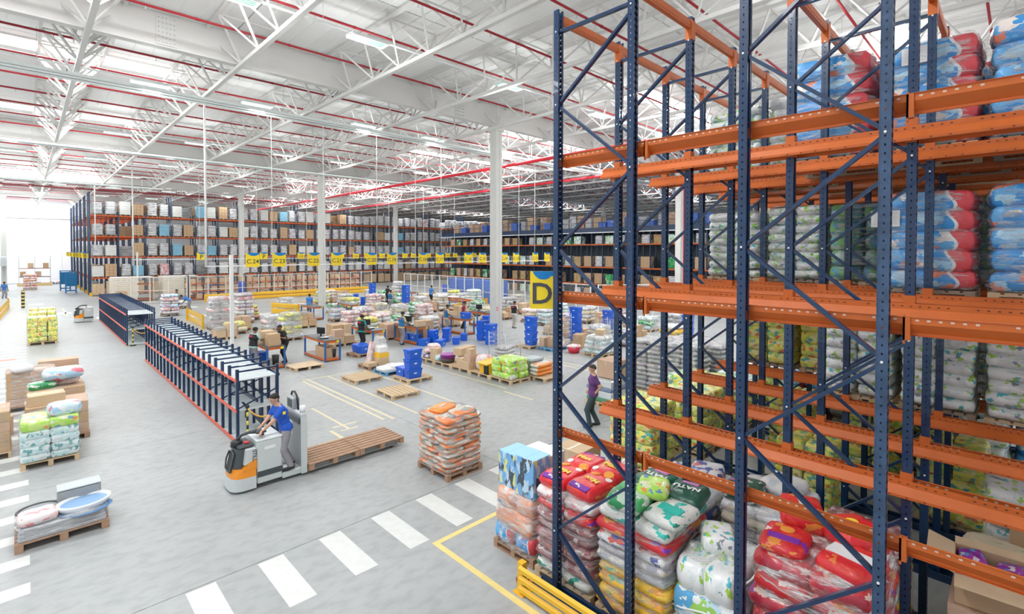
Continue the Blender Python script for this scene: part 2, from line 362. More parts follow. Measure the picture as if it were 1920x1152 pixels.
# roof
ce = struct('ceiling', MB().box(-14, -10, 13.1, 92, 104, 13.25), M_ROOF)
JX = [1.45 + 4.2 * k for k in range(-3, 20)]; GY = [-2.3, 20.2, 42.7, 65.2, 87.7]
def sheet():
    b = MB()
    b.box(.02, .02, 0, 4.18, 5.6, .05)
    for i in range(6): b.box(.5 + .62 * i, .02, -.022, .53 + .62 * i, 5.6, 0)
    return b.mesh('sheet')
for x in JX[:-1]:
    for g in range(-1, 18):
        y = -2.3 + 5.625 * g
        o_ = obj('roof_sheet', cached('sheet', sheet), ce, (x, y, 12.98), m=M_ROOF)
M_SKY = mat('roof_light_panel', (1, 1, 1), .5, emit=9.0)
n = 0
for (a, b_, c, d) in SKY:
    n += 1
    w_ = struct('window_%d' % n, MB().box(a, c, 12.91, b_, d, 12.935), M_SKY)
    fr = MB()
    for (p, q) in (((a, c), (b_, c)), ((a, d), (b_, d)), ((a, c), (a, d)), ((b_, c), (b_, d))):
        fr.bar((*p, 12.93), (*q, 12.93), .09, .07)
    obj('window_frame', fr, w_, m=M_TRUSS)
# girders
for gi, y in enumerate(GY):
    t = thing('roof_girder', ('white solid-web roof girder carried by the near row of columns' if y == 20.2 else 'white roof girder, %s line from the nearest column' % ['one before the nearest', '', 'second', 'third', 'fourth'][gi]), 'girder', (0, y, 0))
    obj('girder_web', MB().box(-12, -.02, 11.72, 88, .02, 12.9), t, m=M_TRUSS)
    obj('flange', MB().box(-12, -.16, 11.70, 88, .16, 11.74), t, m=M_TRUSS); obj('flange', MB().box(-12, -.16, 12.86, 88, .16, 12.9), t, m=M_TRUSS)
    if y == 20.2:
        for bx in (3.5, 16.):
            obj('splice_plate', MB().box(bx - .3, -.05, 11.8, bx + .3, -.02, 12.8), t, m=M_TRUSS)
            b = MB()
            for i in range(5):
                for j in range(6): b.tube([(bx - .22 + .11 * i, -.1, 11.9 + .16 * j), (bx - .22 + .11 * i, -.05, 11.9 + .16 * j)], .02, 6)
            o = obj('bolt', b, t, m=M_STEEL); o['kind'] = 'stuff'
# joists: inverted triangular trusses
NP = 1.85
def rib(a, b, r=.031):
    return MB().bar(a, b, r * 2, r * 2)
RB = {}
for sx in (-1, 1):
    for sy in (-1, 1): RB[(sx, sy)] = rib((0, 0, 11.62), (sx * .95, sy * NP / 2, 12.78)).mesh('web')
XB = rib((-.95, 0, 12.78), (.95, 0, 12.78), .026).mesh('cross')
for k, x in enumerate(JX):
    near = 1.0 < x < 23
    t = thing('roof_truss', 'white triangular roof truss, %s' % (nth(k - 2) + ' from the left of those overhead' if k >= 3 else nth(k + 1) + ' of those beyond the left edge of the hall'), 'truss', (x, 0, 0))
    ylo, yhi = -9.0, 103.5
    obj('bottom_chord', MB().box(-.075, ylo, 11.53, .075, yhi, 11.66), t, m=M_TRUSS)
    for s in (-1, 1): obj('top_chord', MB().box(s * .95 - .05, ylo, 12.74, s * .95 + .05, yhi, 12.86), t, m=M_TRUSS)
    far = MB(); y = ylo + .5
    y0 = 15.95 - NP * 13
    j = 0
    while y0 + j * NP < yhi - 1:
        y = y0 + j * NP; j += 1
        sep = near and 9.5 < y < (42 if x < 12 else 34)
        for key, me in RB.items():
            if sep: obj('brace', me, t, (0, y, 0), m=M_TRUSS)
            else: far.bar((0, y, 11.62), (key[0] * .95, y + key[1] * NP / 2, 12.78), .062)
        if sep: obj('cross_strut', XB, t, (0, y + NP / 2, 0), m=M_TRUSS)
        else: far.bar((-.95, y + NP / 2, 12.78), (.95, y + NP / 2, 12.78), .04)
    o = obj('brace', far, t, m=M_TRUSS); o['kind'] = 'stuff'
# sprinkler pipes across the roof
PY = []
for g in GY: PY += [g + d for d in (3.1, 6.2, 9.3, 12.1, 15.0, 17.9, 20.9)]
head = MB(); head.tube([(0, 0, 0), (0, 0, -.09)], .014, 6); head.tube([(0, 0, -.09), (0, 0, -.1)], .035, 6)
HM = head.mesh('head'); RING = MB().tube([(0, 0, 0), (.08, 0, 0)], .052, 8).mesh('ring')
for k, y in enumerate(PY):
    if y > 102: continue
    t = thing('sprinkler_pipe', 'dark red sprinkler pipe under the roof, %s from the near end' % nth(k + 1), 'pipe', (0, y, 12.35))
    obj('pipe', MB().tube([(-12, 0, 0), (88, 0, 0)], .042, 8), t, m=M_PIPE)
    near = 8 < y < 48
    b = MB(); x = -6. + (k % 2)
    while x < 60:
        if near and x < 26: obj('sprinkler_head', HM, t, (x, 0, -.04), m=M_STEEL); obj('coupling', RING, t, (x + 1.3, 0, 0), m=M_PIPE)
        x += 2.9
for (x, z, nm) in ((24., 10.85, 'thick bright red water main running lengthwise under the roof, nearer one'), (33., 10.95, 'thick bright red water main running lengthwise under the roof, farther one')):
    t = thing('water_main', nm, 'pipe', (x, 0, z))
    obj('pipe', MB().tube([(0, 14, 0), (0, 100, 0)], .11, 10), t, m=M_PIPE2)
    for k in range(12): obj('pipe_hanger', MB().tube([(0, 0, 0), (0, 0, 12.7 - z)], .012, 5), t, (0, 19 + 6.5 * k, .1), m=M_STEEL)
t = thing('water_main', 'thick red pipe crossing the far end of the hall below the roof', 'pipe', (0, 66.5, 11.2))
obj('pipe', MB().tube([(-11.6, 0, 0), (24, 0, 0)], .07, 10), t, m=mat('maroon_pipe', (.28, .02, .025), .5))
# columns
CXS = (-2.46, 18.54, 39.54, 60.54)
for ci, cx_ in enumerate(CXS):
    for y in GY:
        if ci == 0 and y < 60: continue
        if y < 0: continue
        lab = {(1, 20.2): 'tall pale precast concrete column in the middle of the packing area, nearest one', (1, 42.7): 'second tall concrete column behind the packing tables', (1, 65.2): 'third concrete column in front of the long back rack',
               (2, 65.2): 'concrete column before the back rack, right of the second column', (2, 20.2): 'concrete column seen through the blue rack with a red edge'}.get((ci, y), 'concrete column in the %s lengthwise line from the left, %s in it' % (nth(ci + 1), nth(GY.index(y))))
        t = thing('concrete_column', lab, 'column', (cx_ + (.62 if ci == 0 and y > 80 else 0), y, 0))
        b = MB(); w = .25; c = .03
        poly = [(-w + c, -w), (-.06, -w), (-.05, -w + .025), (.05, -w + .025), (.06, -w), (w - c, -w), (w, -w + c), (w, w - c), (w - c, w), (-w + c, w), (-w, w - c), (-w, -w + c)]
        obj('shaft', b.prism(poly, 0, 11.7, 'z'), t, m=M_CONC)
        obj('capital', MB().bbox(-.33, -.33, 11.45, .33, .33, 11.72, .03), t, m=M_CONC)
        if (ci, y) == (1, 20.2):
            for s in (-1, 1):
                obj('red_number', text_mesh('0', .34, .003), t, (s * .13 if s < 0 else .252, -.253 if s < 0 else 0, 1.75), rot=(math.pi / 2, 0, 0) if s < 0 else (math.pi / 2, 0, math.pi / 2), m=M_PIPE2)
        if (ci, y) == (2, 20.2):
            obj('downpipe', MB().tube([(.3, -.26, 0), (.3, -.26, 11.2)], .06, 8), t, m=M_PIPE2)
# light rows: conduit + fixtures
M_TUBE = mat('fluorescent_tube', (.80, 1.0, .88), .3, emit=.7)
M_REFL = mat('reflector', (.16, .62, .42), .2, .6, .5, 9)
def fixture_parts(t):
    obj('housing', MB().box(-.62, -.2, .05, .62, .2, .09), t, m=M_WHITE)
    for s in (-1, 1):
        obj('end_cap', MB().bbox(s * .62 - .035, -.24, 0, s * .62 + .035, .24, .1, .01), t, m=M_WHITE)
        obj('side_lip', MB().box(-.6, s * .22 - .012, 0, .6, s * .22 + .012, .08), t, m=M_WHITE)
    for i in range(4):
        yy = -.165 + .11 * i
        obj('tube', MB().tube([(-.58, yy, .022), (.58, yy, .022)], .014, 6), t, m=M_TUBE)
        obj('reflector', MB().prism([(yy - .05, .02), (yy, .05), (yy + .05, .02), (yy, .048)], -.58, .58, 'x'), t, m=M_REFL)
first = None
for r, (y, xsl) in enumerate(LROW):
    c = thing('light_conduit', 'thin grey conduit carrying the %s row of ceiling lights from the near end' % nth(r + 1), 'conduit', (0, y, 11.75))
    obj('conduit', MB().tube([(-11, 0, .14), (60, 0, .14)], .036, 6), c, m=M_WHITE)
    for i in range(12): obj('hanger', MB().tube([(0, 0, .14), (0, 0, .95)], .008, 4), c, (-6 + 4.2 * i, 0, 0), m=M_STEEL)
    for i, x in enumerate(xsl):
        if first is None:
            first = o = thing('ceiling_light', 'x', 'light', (x, y, 11.75)); fixture_parts(o)
        else: o = copy_tree(first, (x, y, 11.75))
        o['label'] = 'fluorescent ceiling light with %s tubes, %s from left in %s light row' % ('green-tinted' if y < 26 else 'pale', nth(i + 1), nth(r + 1))
        o['group'] = 'fluorescent ceiling lights'
# cable trays
for k, (y, z, x1, lab) in enumerate(((24.18, 11.15, 60, 'long double galvanised cable tray crossing under the roof, nearest one'), (41.6, 11.3, 60, 'galvanised cable tray along the second girder'), (63.6, 11.3, 10.5, 'galvanised cable tray crossing near the long back rack'))):
    t = thing('cable_tray', lab, 'cable tray', (0, y, z + .08))
    for j, yy in enumerate((0, .42)):
        b = MB(); b.box(-11, yy - .15, 0, x1, yy + .15, .012); b.box(-11, yy - .15, 0, x1, yy - .14, .13); b.box(-11, yy + .14, 0, x1, yy + .15, .13)
        obj('tray_channel', b, t, m=mat('tray_steel', (.86, .93, .91), .35, .0))
    obj('conduit', MB().tube([(-11, .9, .3), (x1, .9, .3)], .035, 6), t, m=mat('dull_conduit', (.33, .30, .28), .6))
    for i in range(14): obj('tray_hanger', MB().tube([(0, 0, 0), (0, 0, 1.6)], .01, 4), t, (-8 + 4.2 * i, .21, 0), m=M_STEEL)
# sign rails with hanging rods
def sign_panel(parent, text, w, h):
    obj('panel', MB().box(-w / 2, -.008, -h, w / 2, .008, 0), parent, m=M_YSIGN)
    n = 14; top = [(w / 2 - .02 * w, -.001), (-w / 2 + .1 * w, -.001)]
    cur = []
    for i in range(n + 1):
        u = i / n; xx = -w / 2 + .1 * w + u * (w * .9 - .001)
        cur.append((xx, -h * (.02 + .20 * math.sin(min(1, u * 1.12) * math.pi) ** .8 + (.12 * max(0, u - .5) / .5))))
    poly = [(w / 2, -.001)] + [(-w / 2 + .1 * w, -.001)] + cur[1:]
    obj('blue_swoosh', MB().prism(poly, -.011, -.0085, 'y'), parent, m=M_BSIGN)
    me = cached(('txt', text, round(w, 2)), lambda: text_mesh(text, h * (.78 if len(text) == 1 else .42), .0015, .012 * h if len(text) == 1 else .003))
    obj('lettering', me, parent, (0, -.012, -h * .62), rot=(math.pi / 2, 0, 0), m=M_DK)
for r, (y, zr, rods, x0, x1) in enumerate(((24.85, 4.24, (5.65, 8.4, 10.9, 13.9, 16.4, 18.25, 22.45, 25., 26.65), 5.6, 28), (45.2, 4.28, (5.65, 9.85, 14.05, 18.25, 22.45, 26.65, 30.85, 35.05), 5.6, 43.5))):
    t = thing('sign_rail', 'white horizontal sign rail on thin hanging rods, %s' % ('nearer row with the larger aisle signs' if r == 0 else 'farther row with the small aisle signs'), 'rail', (0, y, zr))
    obj('rail', MB().box(x0, -.025, -.025, x1, .025, .025), t, m=M_WHITE)
    for i, x in enumerate(rods): obj('rod', MB().tube([(x, 0, 0), (x, 0, 7.4)], .045 if i == 0 else .016, 6), t, m=M_WHITE)
t = thing('hanging_rod', 'lone thin white rod hanging before the long back rack', 'rod', (5.0, 63.8, 5.0)); obj('rod', MB().tube([(0, 0, 0), (0, 0, 6.35)], .05, 6), t, m=M_WHITE)
def xs_from_px(px, Y):
    t_ = (px - 960) / F_PX; cw, sw = math.cos(YAW), math.sin(YAW); return Y * (sw + cw * t_) / (cw - sw * t_)
for q_, (px, tx) in enumerate(((474, 'C.24'), (524, 'C.23'), (588, 'C.22'), (632, 'C.21'), (697, 'C.20'), (735, 'C.19'), (793, 'C.18'), (825, 'C.17'), (878, 'C.16'), (905, 'C.15'), (946, 'C.14'), (968, 'C.13'), (1004, 'C.12'), (1026, 'C.11'))):
    t = thing('aisle_sign', 'yellow and blue aisle sign reading %s, %s from the left' % (tx, nth(q_ + 1)), 'sign', (xs_from_px(px, 24.8), 24.8165, 4.83)); sign_panel(t, tx, .6, .66)
for i, (px, tx) in enumerate(((378, 'P'), (495, 'P'), (565, 'C.9'), (588, 'C.8'), (640, 'C.7'), (668, 'C.6'), (689, 'C.5'), (717, 'C.4'), (760, 'C.3'), (776, 'C.2'), (804, 'C.1'), (840, 'B.9'), (854, 'B.8'), (890, 'B.7'), (932, 'B.6'), (996, 'B.5'), (1068, 'B.4'), (1083, 'B.3'), )):
    t = thing('aisle_sign', 'small yellow aisle sign on the farther rail, %s from the left' % nth(i + 1), 'sign', (min(60, xs_from_px(px, 45.1)), 45.166, 4.8)); sign_panel(t, tx if tx == 'P' else 'C', .62, .58) if tx == 'P' else sign_panel(t, tx, .62, .58)
for i in range(7):
    t = thing('aisle_sign', 'yellow sign at the left end of the back rack, %s from the near end' % nth(i + 1), 'sign', (4.70, (71.6, 75.65, 77.0, 81.45, 87.25, 93.05, 98.45)[i], 4.75)); sign_panel(t, 'B', .62, .6)
# white service poles
for (x, y, h_, lab) in ((7.3, 27.3, 4.72, 'square white service pole behind the near shelf row'), (8.85, 68.0, 4.79, 'square white service pole before the left end of the long back rack')):
    t = thing('service_pole', lab, 'pole', (x, y, 0)); obj('pole', MB().bbox(-.08, -.08, 0, .08, .08, h_, .015), t, m=M_WHITE); obj('foot_plate', MB().box(-.15, -.15, 0, .15, .15, .02), t, m=M_STEEL)
# ============================================================ DRIVE-IN RACK (blue uprights, orange rails)
RX = [5.3241 + 1.4935 * j for j in range(11)]
FR = [(4.5238, 3.3363), (2.0116, .8241), (-.50, -1.69)]         # frames: (far upright, near upright)
TOP = 8.23
def upright_mesh(sgn, holes=True):
    """open channel with perforated web; web faces sgn*Y, open to the frame side. width 0.1 (X), depth 0.08 (Y)"""
    b = MB(); hw = .052; D = .082; th = .004
    pitch = .1 if holes else 9.
    def strip(P0, P1, width_segs, hole_cells, z0, z1, hp, hh, mi=0):
        # P0->P1 horizontal segment (x, y); columns at fractions width_segs; rows alternate solid / hole
        zs = [z0]; z = z0 + hp / 2
        while z + hh < z1: zs += [z, z + hh]; z += hp
        zs.append(z1)
        V = []; nx = len(width_segs)
        for zz in zs:
            for u in width_segs: V.append((P0[0] + (P1[0] - P0[0]) * u, P0[1] + (P1[1] - P0[1]) * u, zz))
        F_ = []
        for r in range(len(zs) - 1):
            for c in range(nx - 1):
                if r % 2 == 1 and c in hole_cells: continue
                F_.append((r * nx + c, r * nx + c + 1, (r + 1) * nx + c + 1, (r + 1) * nx + c))
        b.add(V, F_, mi)
    y0 = 0; y1 = -sgn * D
    if holes:
        strip((-hw, y0), (hw, y0), (0, .16, .36, .64, .84, 1), (1, 3), 0, TOP, .075, .032)
        for s in (-1, 1): strip((s * hw, y0), (s * hw, y1), (0, .42, .58, 1), (1,), 0, TOP, .075, .018)
    else:
        b.add([(-hw, 0, 0), (hw, 0, 0), (hw, 0, TOP), (-hw, 0, TOP)], [(0, 1, 2, 3)])
        for s in (-1, 1): b.add([(s * hw, 0, 0), (s * hw, y1, 0), (s * hw, y1, TOP), (s * hw, 0, TOP)], [(0, 1, 2, 3)])
    # ridge down the middle of the web, return flanges
    b.box(-.012, y0, 0, .012, y0 - sgn * .012, TOP) if sgn < 0 else b.box(-.012, y0 - .012, 0, .012, y0, TOP)
    for s in (-1, 1):
        b.bar((s * hw, y1, 0), (s * hw, y1, TOP), .006, .006)
        b.box(min(s * hw, s * .024), min(y1, y1 + .003), 0, max(s * hw, s * .024), max(y1, y1 + .003), TOP)
    return b.mesh('upright', None, False)
UP = {(s, h): upright_mesh(s, h) for s in (1, -1) for h in (True, False)}
def brace_bar(y0, z0, y1, z1, w=.058):
    b = MB(); b.bar((0, y0, z0), (0, y1, z1), .034, w, up=(1, 0, 0)); b.bar((-.017, y0, z0), (-.017, y1, z1), .012, w * .42, up=(1, 0, 0)); return b
t_rack = thing('drive_in_rack', 'tall blue and orange drive-in pallet rack filling the right foreground', 'pallet rack', (0, 0, 0))
R_ = t_rack
LZ = (2.33, 4.245, 6.14)
def rail_prof(s):
    P = [(.052, .105), (.070, .105), (.070, .045), (.145, -.035), (.145, -.062), (.125, -.062)]
    th = .004
    Q = [(x, z) for x, z in P] + [(x - th * (1 if x > .06 else 0) - .001, z - th) for x, z in reversed(P)]
    return [(s * x, z) for x, z in Q]
def rail_mesh(s, L):
    b = MB(); b.prism(rail_prof(s), -L, 0, 'y', 0)
    # perforations: proud dark slots; on the back a pale tone paints light shining through
    n = int(L / .075)
    for i in range(n):
        y = -.06 - i * .075
        if i % 12 in (9, 10): continue
        b.add([(s * .0715, y, .070), (s * .0715, y - .022, .070), (s * .0715, y - .022, .082), (s * .0715, y, .082)], [(0, 1, 2, 3)], 1)
        b.add([(s * .0635, y, .068), (s * .0635, y - .024, .068), (s * .0635, y - .024, .084), (s * .0635, y, .084)], [(0, 1, 2, 3)], 2)
        if i % 2 == 0:
            b.add([(s * .1462, y, -.043), (s * .1462, y - .018, -.043), (s * .1462, y - .018, -.054), (s * .1462, y, -.054)], [(0, 1, 2, 3)], 1)
            b.add([(s * .1405, y, -.043), (s * .1405, y - .018, -.043), (s * .1405, y - .018, -.054), (s * .1405, y, -.054)], [(0, 1, 2, 3)], 1)
    return b.mesh('pallet_rail', [M_ORANGE, mat('punched_slot', (.12, .03, .01), .6), mat('slot_light', (.75, .55, .45), .6)], False)
RL = 4.78 + 2.2; RM = {s: rail_mesh(s, RL) for s in (1, -1)}; RM0 = rail_mesh(1, RL - .28)
BRK = MB(); BRK.box(-.058, -.095, .085, .058, .008, .19); BRK.box(-.056, -.09, -.07, .056, -.0, .085); BRK = BRK.mesh('bracket')
ARM = {s: MB().prism([(s * .05, .04), (s * .06, .04), (s * .13, -.05), (s * .13, -.058), (s * .05, -.058)], -.035, .035, 'y').mesh('arm') for s in (1, -1)}
TIE = MB().box(.06, -.03, 0, 1.4935 - .06, .03, .12); TIE.box(.06, -.034, .03, 1.4335, .034, .09); TIE = TIE.mesh('tie')
TCL = MB().box(-.058, -.047, -.14, .058, .047, .13).mesh('tie_clip')
ND = [(0, .06, 1, .98), (0, 2.02, 1, .98), (0, 2.02, 1, 2.97), (0, 3.95, 1, 2.97), (0, 3.95, 1, 4.95), (0, 5.93, 1, 4.95), (0, 5.93, 1, 6.93), (0, 7.86, 1, 6.93), (0, 7.93, 1, 7.93), (0, .05, 1, .05)]
for j, x in enumerate(RX):
    for fi, (ya, yb) in enumerate(FR if j < 6 else FR[:2]):
        detail = j < 4 and fi < 2
        for s, y in ((1, ya), (-1, yb)):
            y_ = y + s * .041
            o = obj('upright', UP[(s, detail)], R_, (x, y_, 0), m=M_BLUE2 if (j == 0 and fi == 1 and s == -1) else M_BLUE)
            obj('foot_plate', cached('foot', lambda: MB().bbox(-.09, -.09, 0, .09, .09, .012, .003).mesh('foot')), R_, (x, y, 0), m=M_BLUE)
            if fi < 2:
                (j > 0) and obj('tie_clip', TCL, R_, (x, y, 8.05), m=M_ORANGE)
                if j < 10: obj('top_tie', TIE, R_, (x, y, 8.06), m=M_ORANGE)
            for z in LZ:
                if j > 0: obj('rail_bracket', BRK, R_, (x, y_ if s > 0 else y_ + .09, z), m=M_ORANGE)
                elif s < 0: obj('rail_bracket', cached('brk0', lambda: MB().box(.05, -.1, -.13, .075, -.085, .12).box(.05, -.135, -.1, .12, -.085, .1).mesh('brk0')), R_, (x, y_, z), m=M_ORANGE)
                for q in (1, -1):
                    if j == 0 and q == -1: continue
                    if fi < 2: obj('rail_arm', ARM[q], R_, (x, y, z), m=M_ORANGE)
        for ni, (a, za, b_, zb) in enumerate(ND):
            me = cached(('brace', ni), lambda: brace_bar(-.02, za, 1.1875 - .02 + .02, zb).mesh('brace'))
            obj('brace', me, R_, (x, yb, 0), m=M_BLUE)
    for z in LZ:
        for q in (1, -1):
            if j == 0 and q == -1: continue
            obj('pallet_rail', RM[q] if j else RM0, R_, (x, 4.78 if j else 4.50, z), m=None)
    for q in (1, -1):
        obj('floor_rail', cached(('fr', q), lambda: MB().box(q * .11 - .025, -2.2, 0, q * .11 + .025, 4.9, .1).mesh('fr')), R_, (x, 0, 0), m=M_BLUE)
BOLT = MB().tube([(0, 0, 0), (-.008, 0, 0)], .012, 6).mesh('bolt')
for j in range(4):
    for fi in (0, 1):
        for (y, zz) in ((FR[fi][0], (.98, 2.97, 4.95, 6.93, 7.93)), (FR[fi][1], (2.02, 3.95, 5.93, 7.9))):
            for z in zz: obj('bolt', BOLT, R_, (RX[j] - .053, y, z), m=M_LABEL)
# D sign on the first upright
t = thing('aisle_sign', 'large yellow sign with a blue swoosh and a big letter D beside the rack', 'sign', (5.30, 4.80, 4.62), -math.pi / 4 * .0)
t.rotation_euler = (0, 0, -math.radians(46))
sign_panel(t, 'D', .335, .54)
obj('bracket', MB().box(.10, .0, -.3, .20, .03, -.25), t, m=M_BLUE)
# yellow guard rail round the first upright
def guard(x, y, rz, L, lab, h=.42, n=3):
    t = thing('guard_rail', lab, 'barrier', (x, y, 0), rz)
    for e in (0, L): obj('post', MB().box(e - .05, -.05, 0, e + .05, .05, h + .02), t, m=M_YEL); obj('base_plate', MB().box(e - .1, -.1, 0, e + .1, .1, .012), t, m=M_YEL)
    for i in range(n):
        z0 = h * (i + .12) / n
        obj('rail', MB().prism([(-.05, z0), (-.085, z0 + .03), (-.085, z0 + h / n * .6), (-.05, z0 + h / n * .82)], 0, L, 'x'), t, m=M_YEL)
    return t
g_ = guard(5.28, 4.86, -math.pi / 2, 3.4, 'yellow corrugated guard rail at the foot of the first blue upright'); g_.location = (5.06, 4.95, 0)
o = thing('plastic_dish', 'round terracotta-coloured dish lying behind the yellow guard rail', 'dish', (5.22, 5.05, 0))
b = MB(); b.tube([(0, 0, 0), (0, 0, .01), (0, 0, .05), (0, 0, .06)], [.08, .1, .13, .135], 16, caps=False)
obj('bowl', b, o, m=mat('terracotta', (.6, .2, .1), .5)); obj('rib', MB().box(-.12, -.008, .01, .12, .008, .045), o, m=mat('terracotta', (.6, .2, .1))); obj('rib', MB().box(-.008, -.12, .01, .008, .12, .045), o, m=mat('terracotta', (.6, .2, .1)))
guard(7.95, 35.9, math.radians(88), 5.2, 'yellow double guard rail beside the far shelf row', .9, 2)
guard(13.9, 41.2, math.radians(-72), 3.0, 'yellow guard rail behind the nappy pallets', .9, 2)
guard(-1.35, 50.6, math.radians(88), 9., 'yellow guard rail by the left edge of the photo', .9, 2)

# ============================================================ SHELF ROWS (blue posts, red rails, grey shelves)
def shelf_row(x0, x1, y0, n, pitch, lab, hi):
    t = thing('shelf_row', lab, 'shelving', (x0, y0, 0)); w = x1 - x0; L = pitch * (n - 1)
    P = MB().box(-.035, -.035, .0, .035, .035, hi).mesh('post')
    TB = MB().box(0, -.025, -.02, w, .025, .02).mesh('top_bar')
    CB = MB().bar((0, .03, 0), (w, .03, .38), .03).mesh('cross_brace')
    CB2 = MB().bar((0, .03, .1), (w, .03, .1), .03).mesh('cross_brace')
    for i in range(n):
        y = i * pitch
        obj('post', P, t, (0, y, 0), m=M_BLUE); obj('post', P, t, (w, y, 0), m=M_BLUE)
        obj('post', cached(('sp', hi), lambda: MB().box(-.03, -.03, .1, .03, .03, hi - .3).mesh('sp')), t, (w - .28, y + pitch * .5, 0), m=M_BLUE)
        obj('top_bar', TB, t, (0, y, hi - .06), m=M_BLUE)
        if i % 2 == 0: obj('cross_brace', CB, t, (0, y, .85), m=M_BLUE)
        else: obj('cross_brace', CB2, t, (0, y, .98), m=M_BLUE)
    for z in (.05, .82, 1.6):
        obj('rail', MB().box(-.055, -.04, z - .035, -.03, L + .04, z + .035), t, m=M_RED_RAIL)
        obj('rail', MB().box(w + .03, -.04, z - .035, w + .055, L + .04, z + .035), t, m=M_BLUE)
        for i in range((n - 1) * 3):
            y = i * pitch / 3
            obj('shelf_panel', cached(('sh', w, pitch), lambda: MB().bbox(.0, .006, -.03, w, pitch / 3 - .006, 0, .003).mesh('sh')), t, (0, y, z), m=M_SHELF)
    obj('long_brace', MB().bar((.12, -.02, 1.02), (w * .9, .9, .06), .05, .03), t, m=M_BLUE)
    obj('long_brace', MB().box(.45, 0, .95, .5, L, 1.03), t, m=M_BLUE)
    return t
shelf_row(3.83, 4.80, 13.92, 21, .667, 'long low blue shelf row with red rails and grey shelves, nearer one', 1.88)
shelf_row(3.74, 4.90, 32.3, 21, .655, 'long low blue shelf row with red rails, farther one', 1.9)
def chain_post(x, y, lab):
    t = thing('barrier_post', lab, 'post', (x, y, 0))
    obj('foot', MB().tube([(0, 0, 0), (0, 0, .04)], .14, 14), t, m=M_BLACK)
    for i in range(8): obj('band', MB().tube([(0, 0, .04 + .11 * i), (0, 0, .15 + .11 * i)], .028, 8), t, m=M_BLACK if i % 2 else mat('hazard_yellow', (.85, .75, .1), .4))
    obj('cap', MB().tube([(0, 0, .92), (0, 0, .97), (0, 0, 1.0)], [.05, .05, .02], 8), t, m=M_BLACK)
    pts = [(u * .75, -.03, .9 - .95 * u * (1 - u) - .1 * u) for u in [i / 10 for i in range(11)]]
    obj('chain', MB().tube(pts, .022, 6), t, m=mat('chain_orange', (.85, .5, .1), .4))
chain_post(4.0, 13.7, 'black and yellow striped chain post at the near end of the near shelf row')
chain_post(3.95, 32.05, 'black and yellow striped chain post at the near end of the far shelf row')
# ============================================================ GOODS: pallets, cartons, crates, bag stacks
def wood_pick(k): return (M_WOOD, M_WOOD2, M_WOOD3, M_BPAL)[k]
PB = MB().bbox(-.6, -.055, -.011, .6, .055, .011, .002).mesh('deck_board')
PS = MB().bbox(-.055, -.5, -.011, .055, .5, .011, .002).mesh('stringer_board')
PK = MB().bbox(-.055, -.05, -.045, .055, .05, .045, .004).mesh('block')
def flat_pallet():
    b = MB()
    for i in range(7): b.box(-.6, -.5 + .148 * i, .122, .6, -.388 + .148 * i, .144)
    for x in (-.545, 0, .545):
        b.box(x - .055, -.5, .1, x + .055, .5, .122); b.box(x - .055, -.5, 0, x + .055, .5, .02)
        for y in (-.45, 0, .45): b.box(x - .055, y - .05, .02, x + .055, y + .05, .1)
    return b.mesh('pallet')
def pallet(lab, x, y, z=0., rz=0., k=0, detail=False, sx=1., sy=1., group=None, ply=False):
    """1.2 m along local x (the boards), 1.0 m along local y"""
    m = wood_pick(k)
    if not detail:
        o = obj('wooden_pallet', cached('flat', flat_pallet), None, (x, y, z), rz, (sx, sy, 1), m=m); return tag(o, lab, 'pallet', group)
    t = thing('wooden_pallet', lab, 'pallet', (x, y, z), rz, group); t.scale = (sx, sy, 1)
    if ply: obj('plywood_sheet', MB().bbox(-.6, -.5, .122, .6, .5, .144, .003), t, m=M_PLY)
    else:
        for i in range(7): obj('deck_board', PB, t, (0, -.444 + .148 * i, .133), m=m)
    for xx in (-.545, 0, .545):
        obj('stringer_board', PS, t, (xx, 0, .111), m=m); obj('stringer_board', PS, t, (xx, 0, .011), m=m)
        for yy in (-.45, 0, .45): obj('block', PK, t, (xx, yy, .061), m=m)
    return t
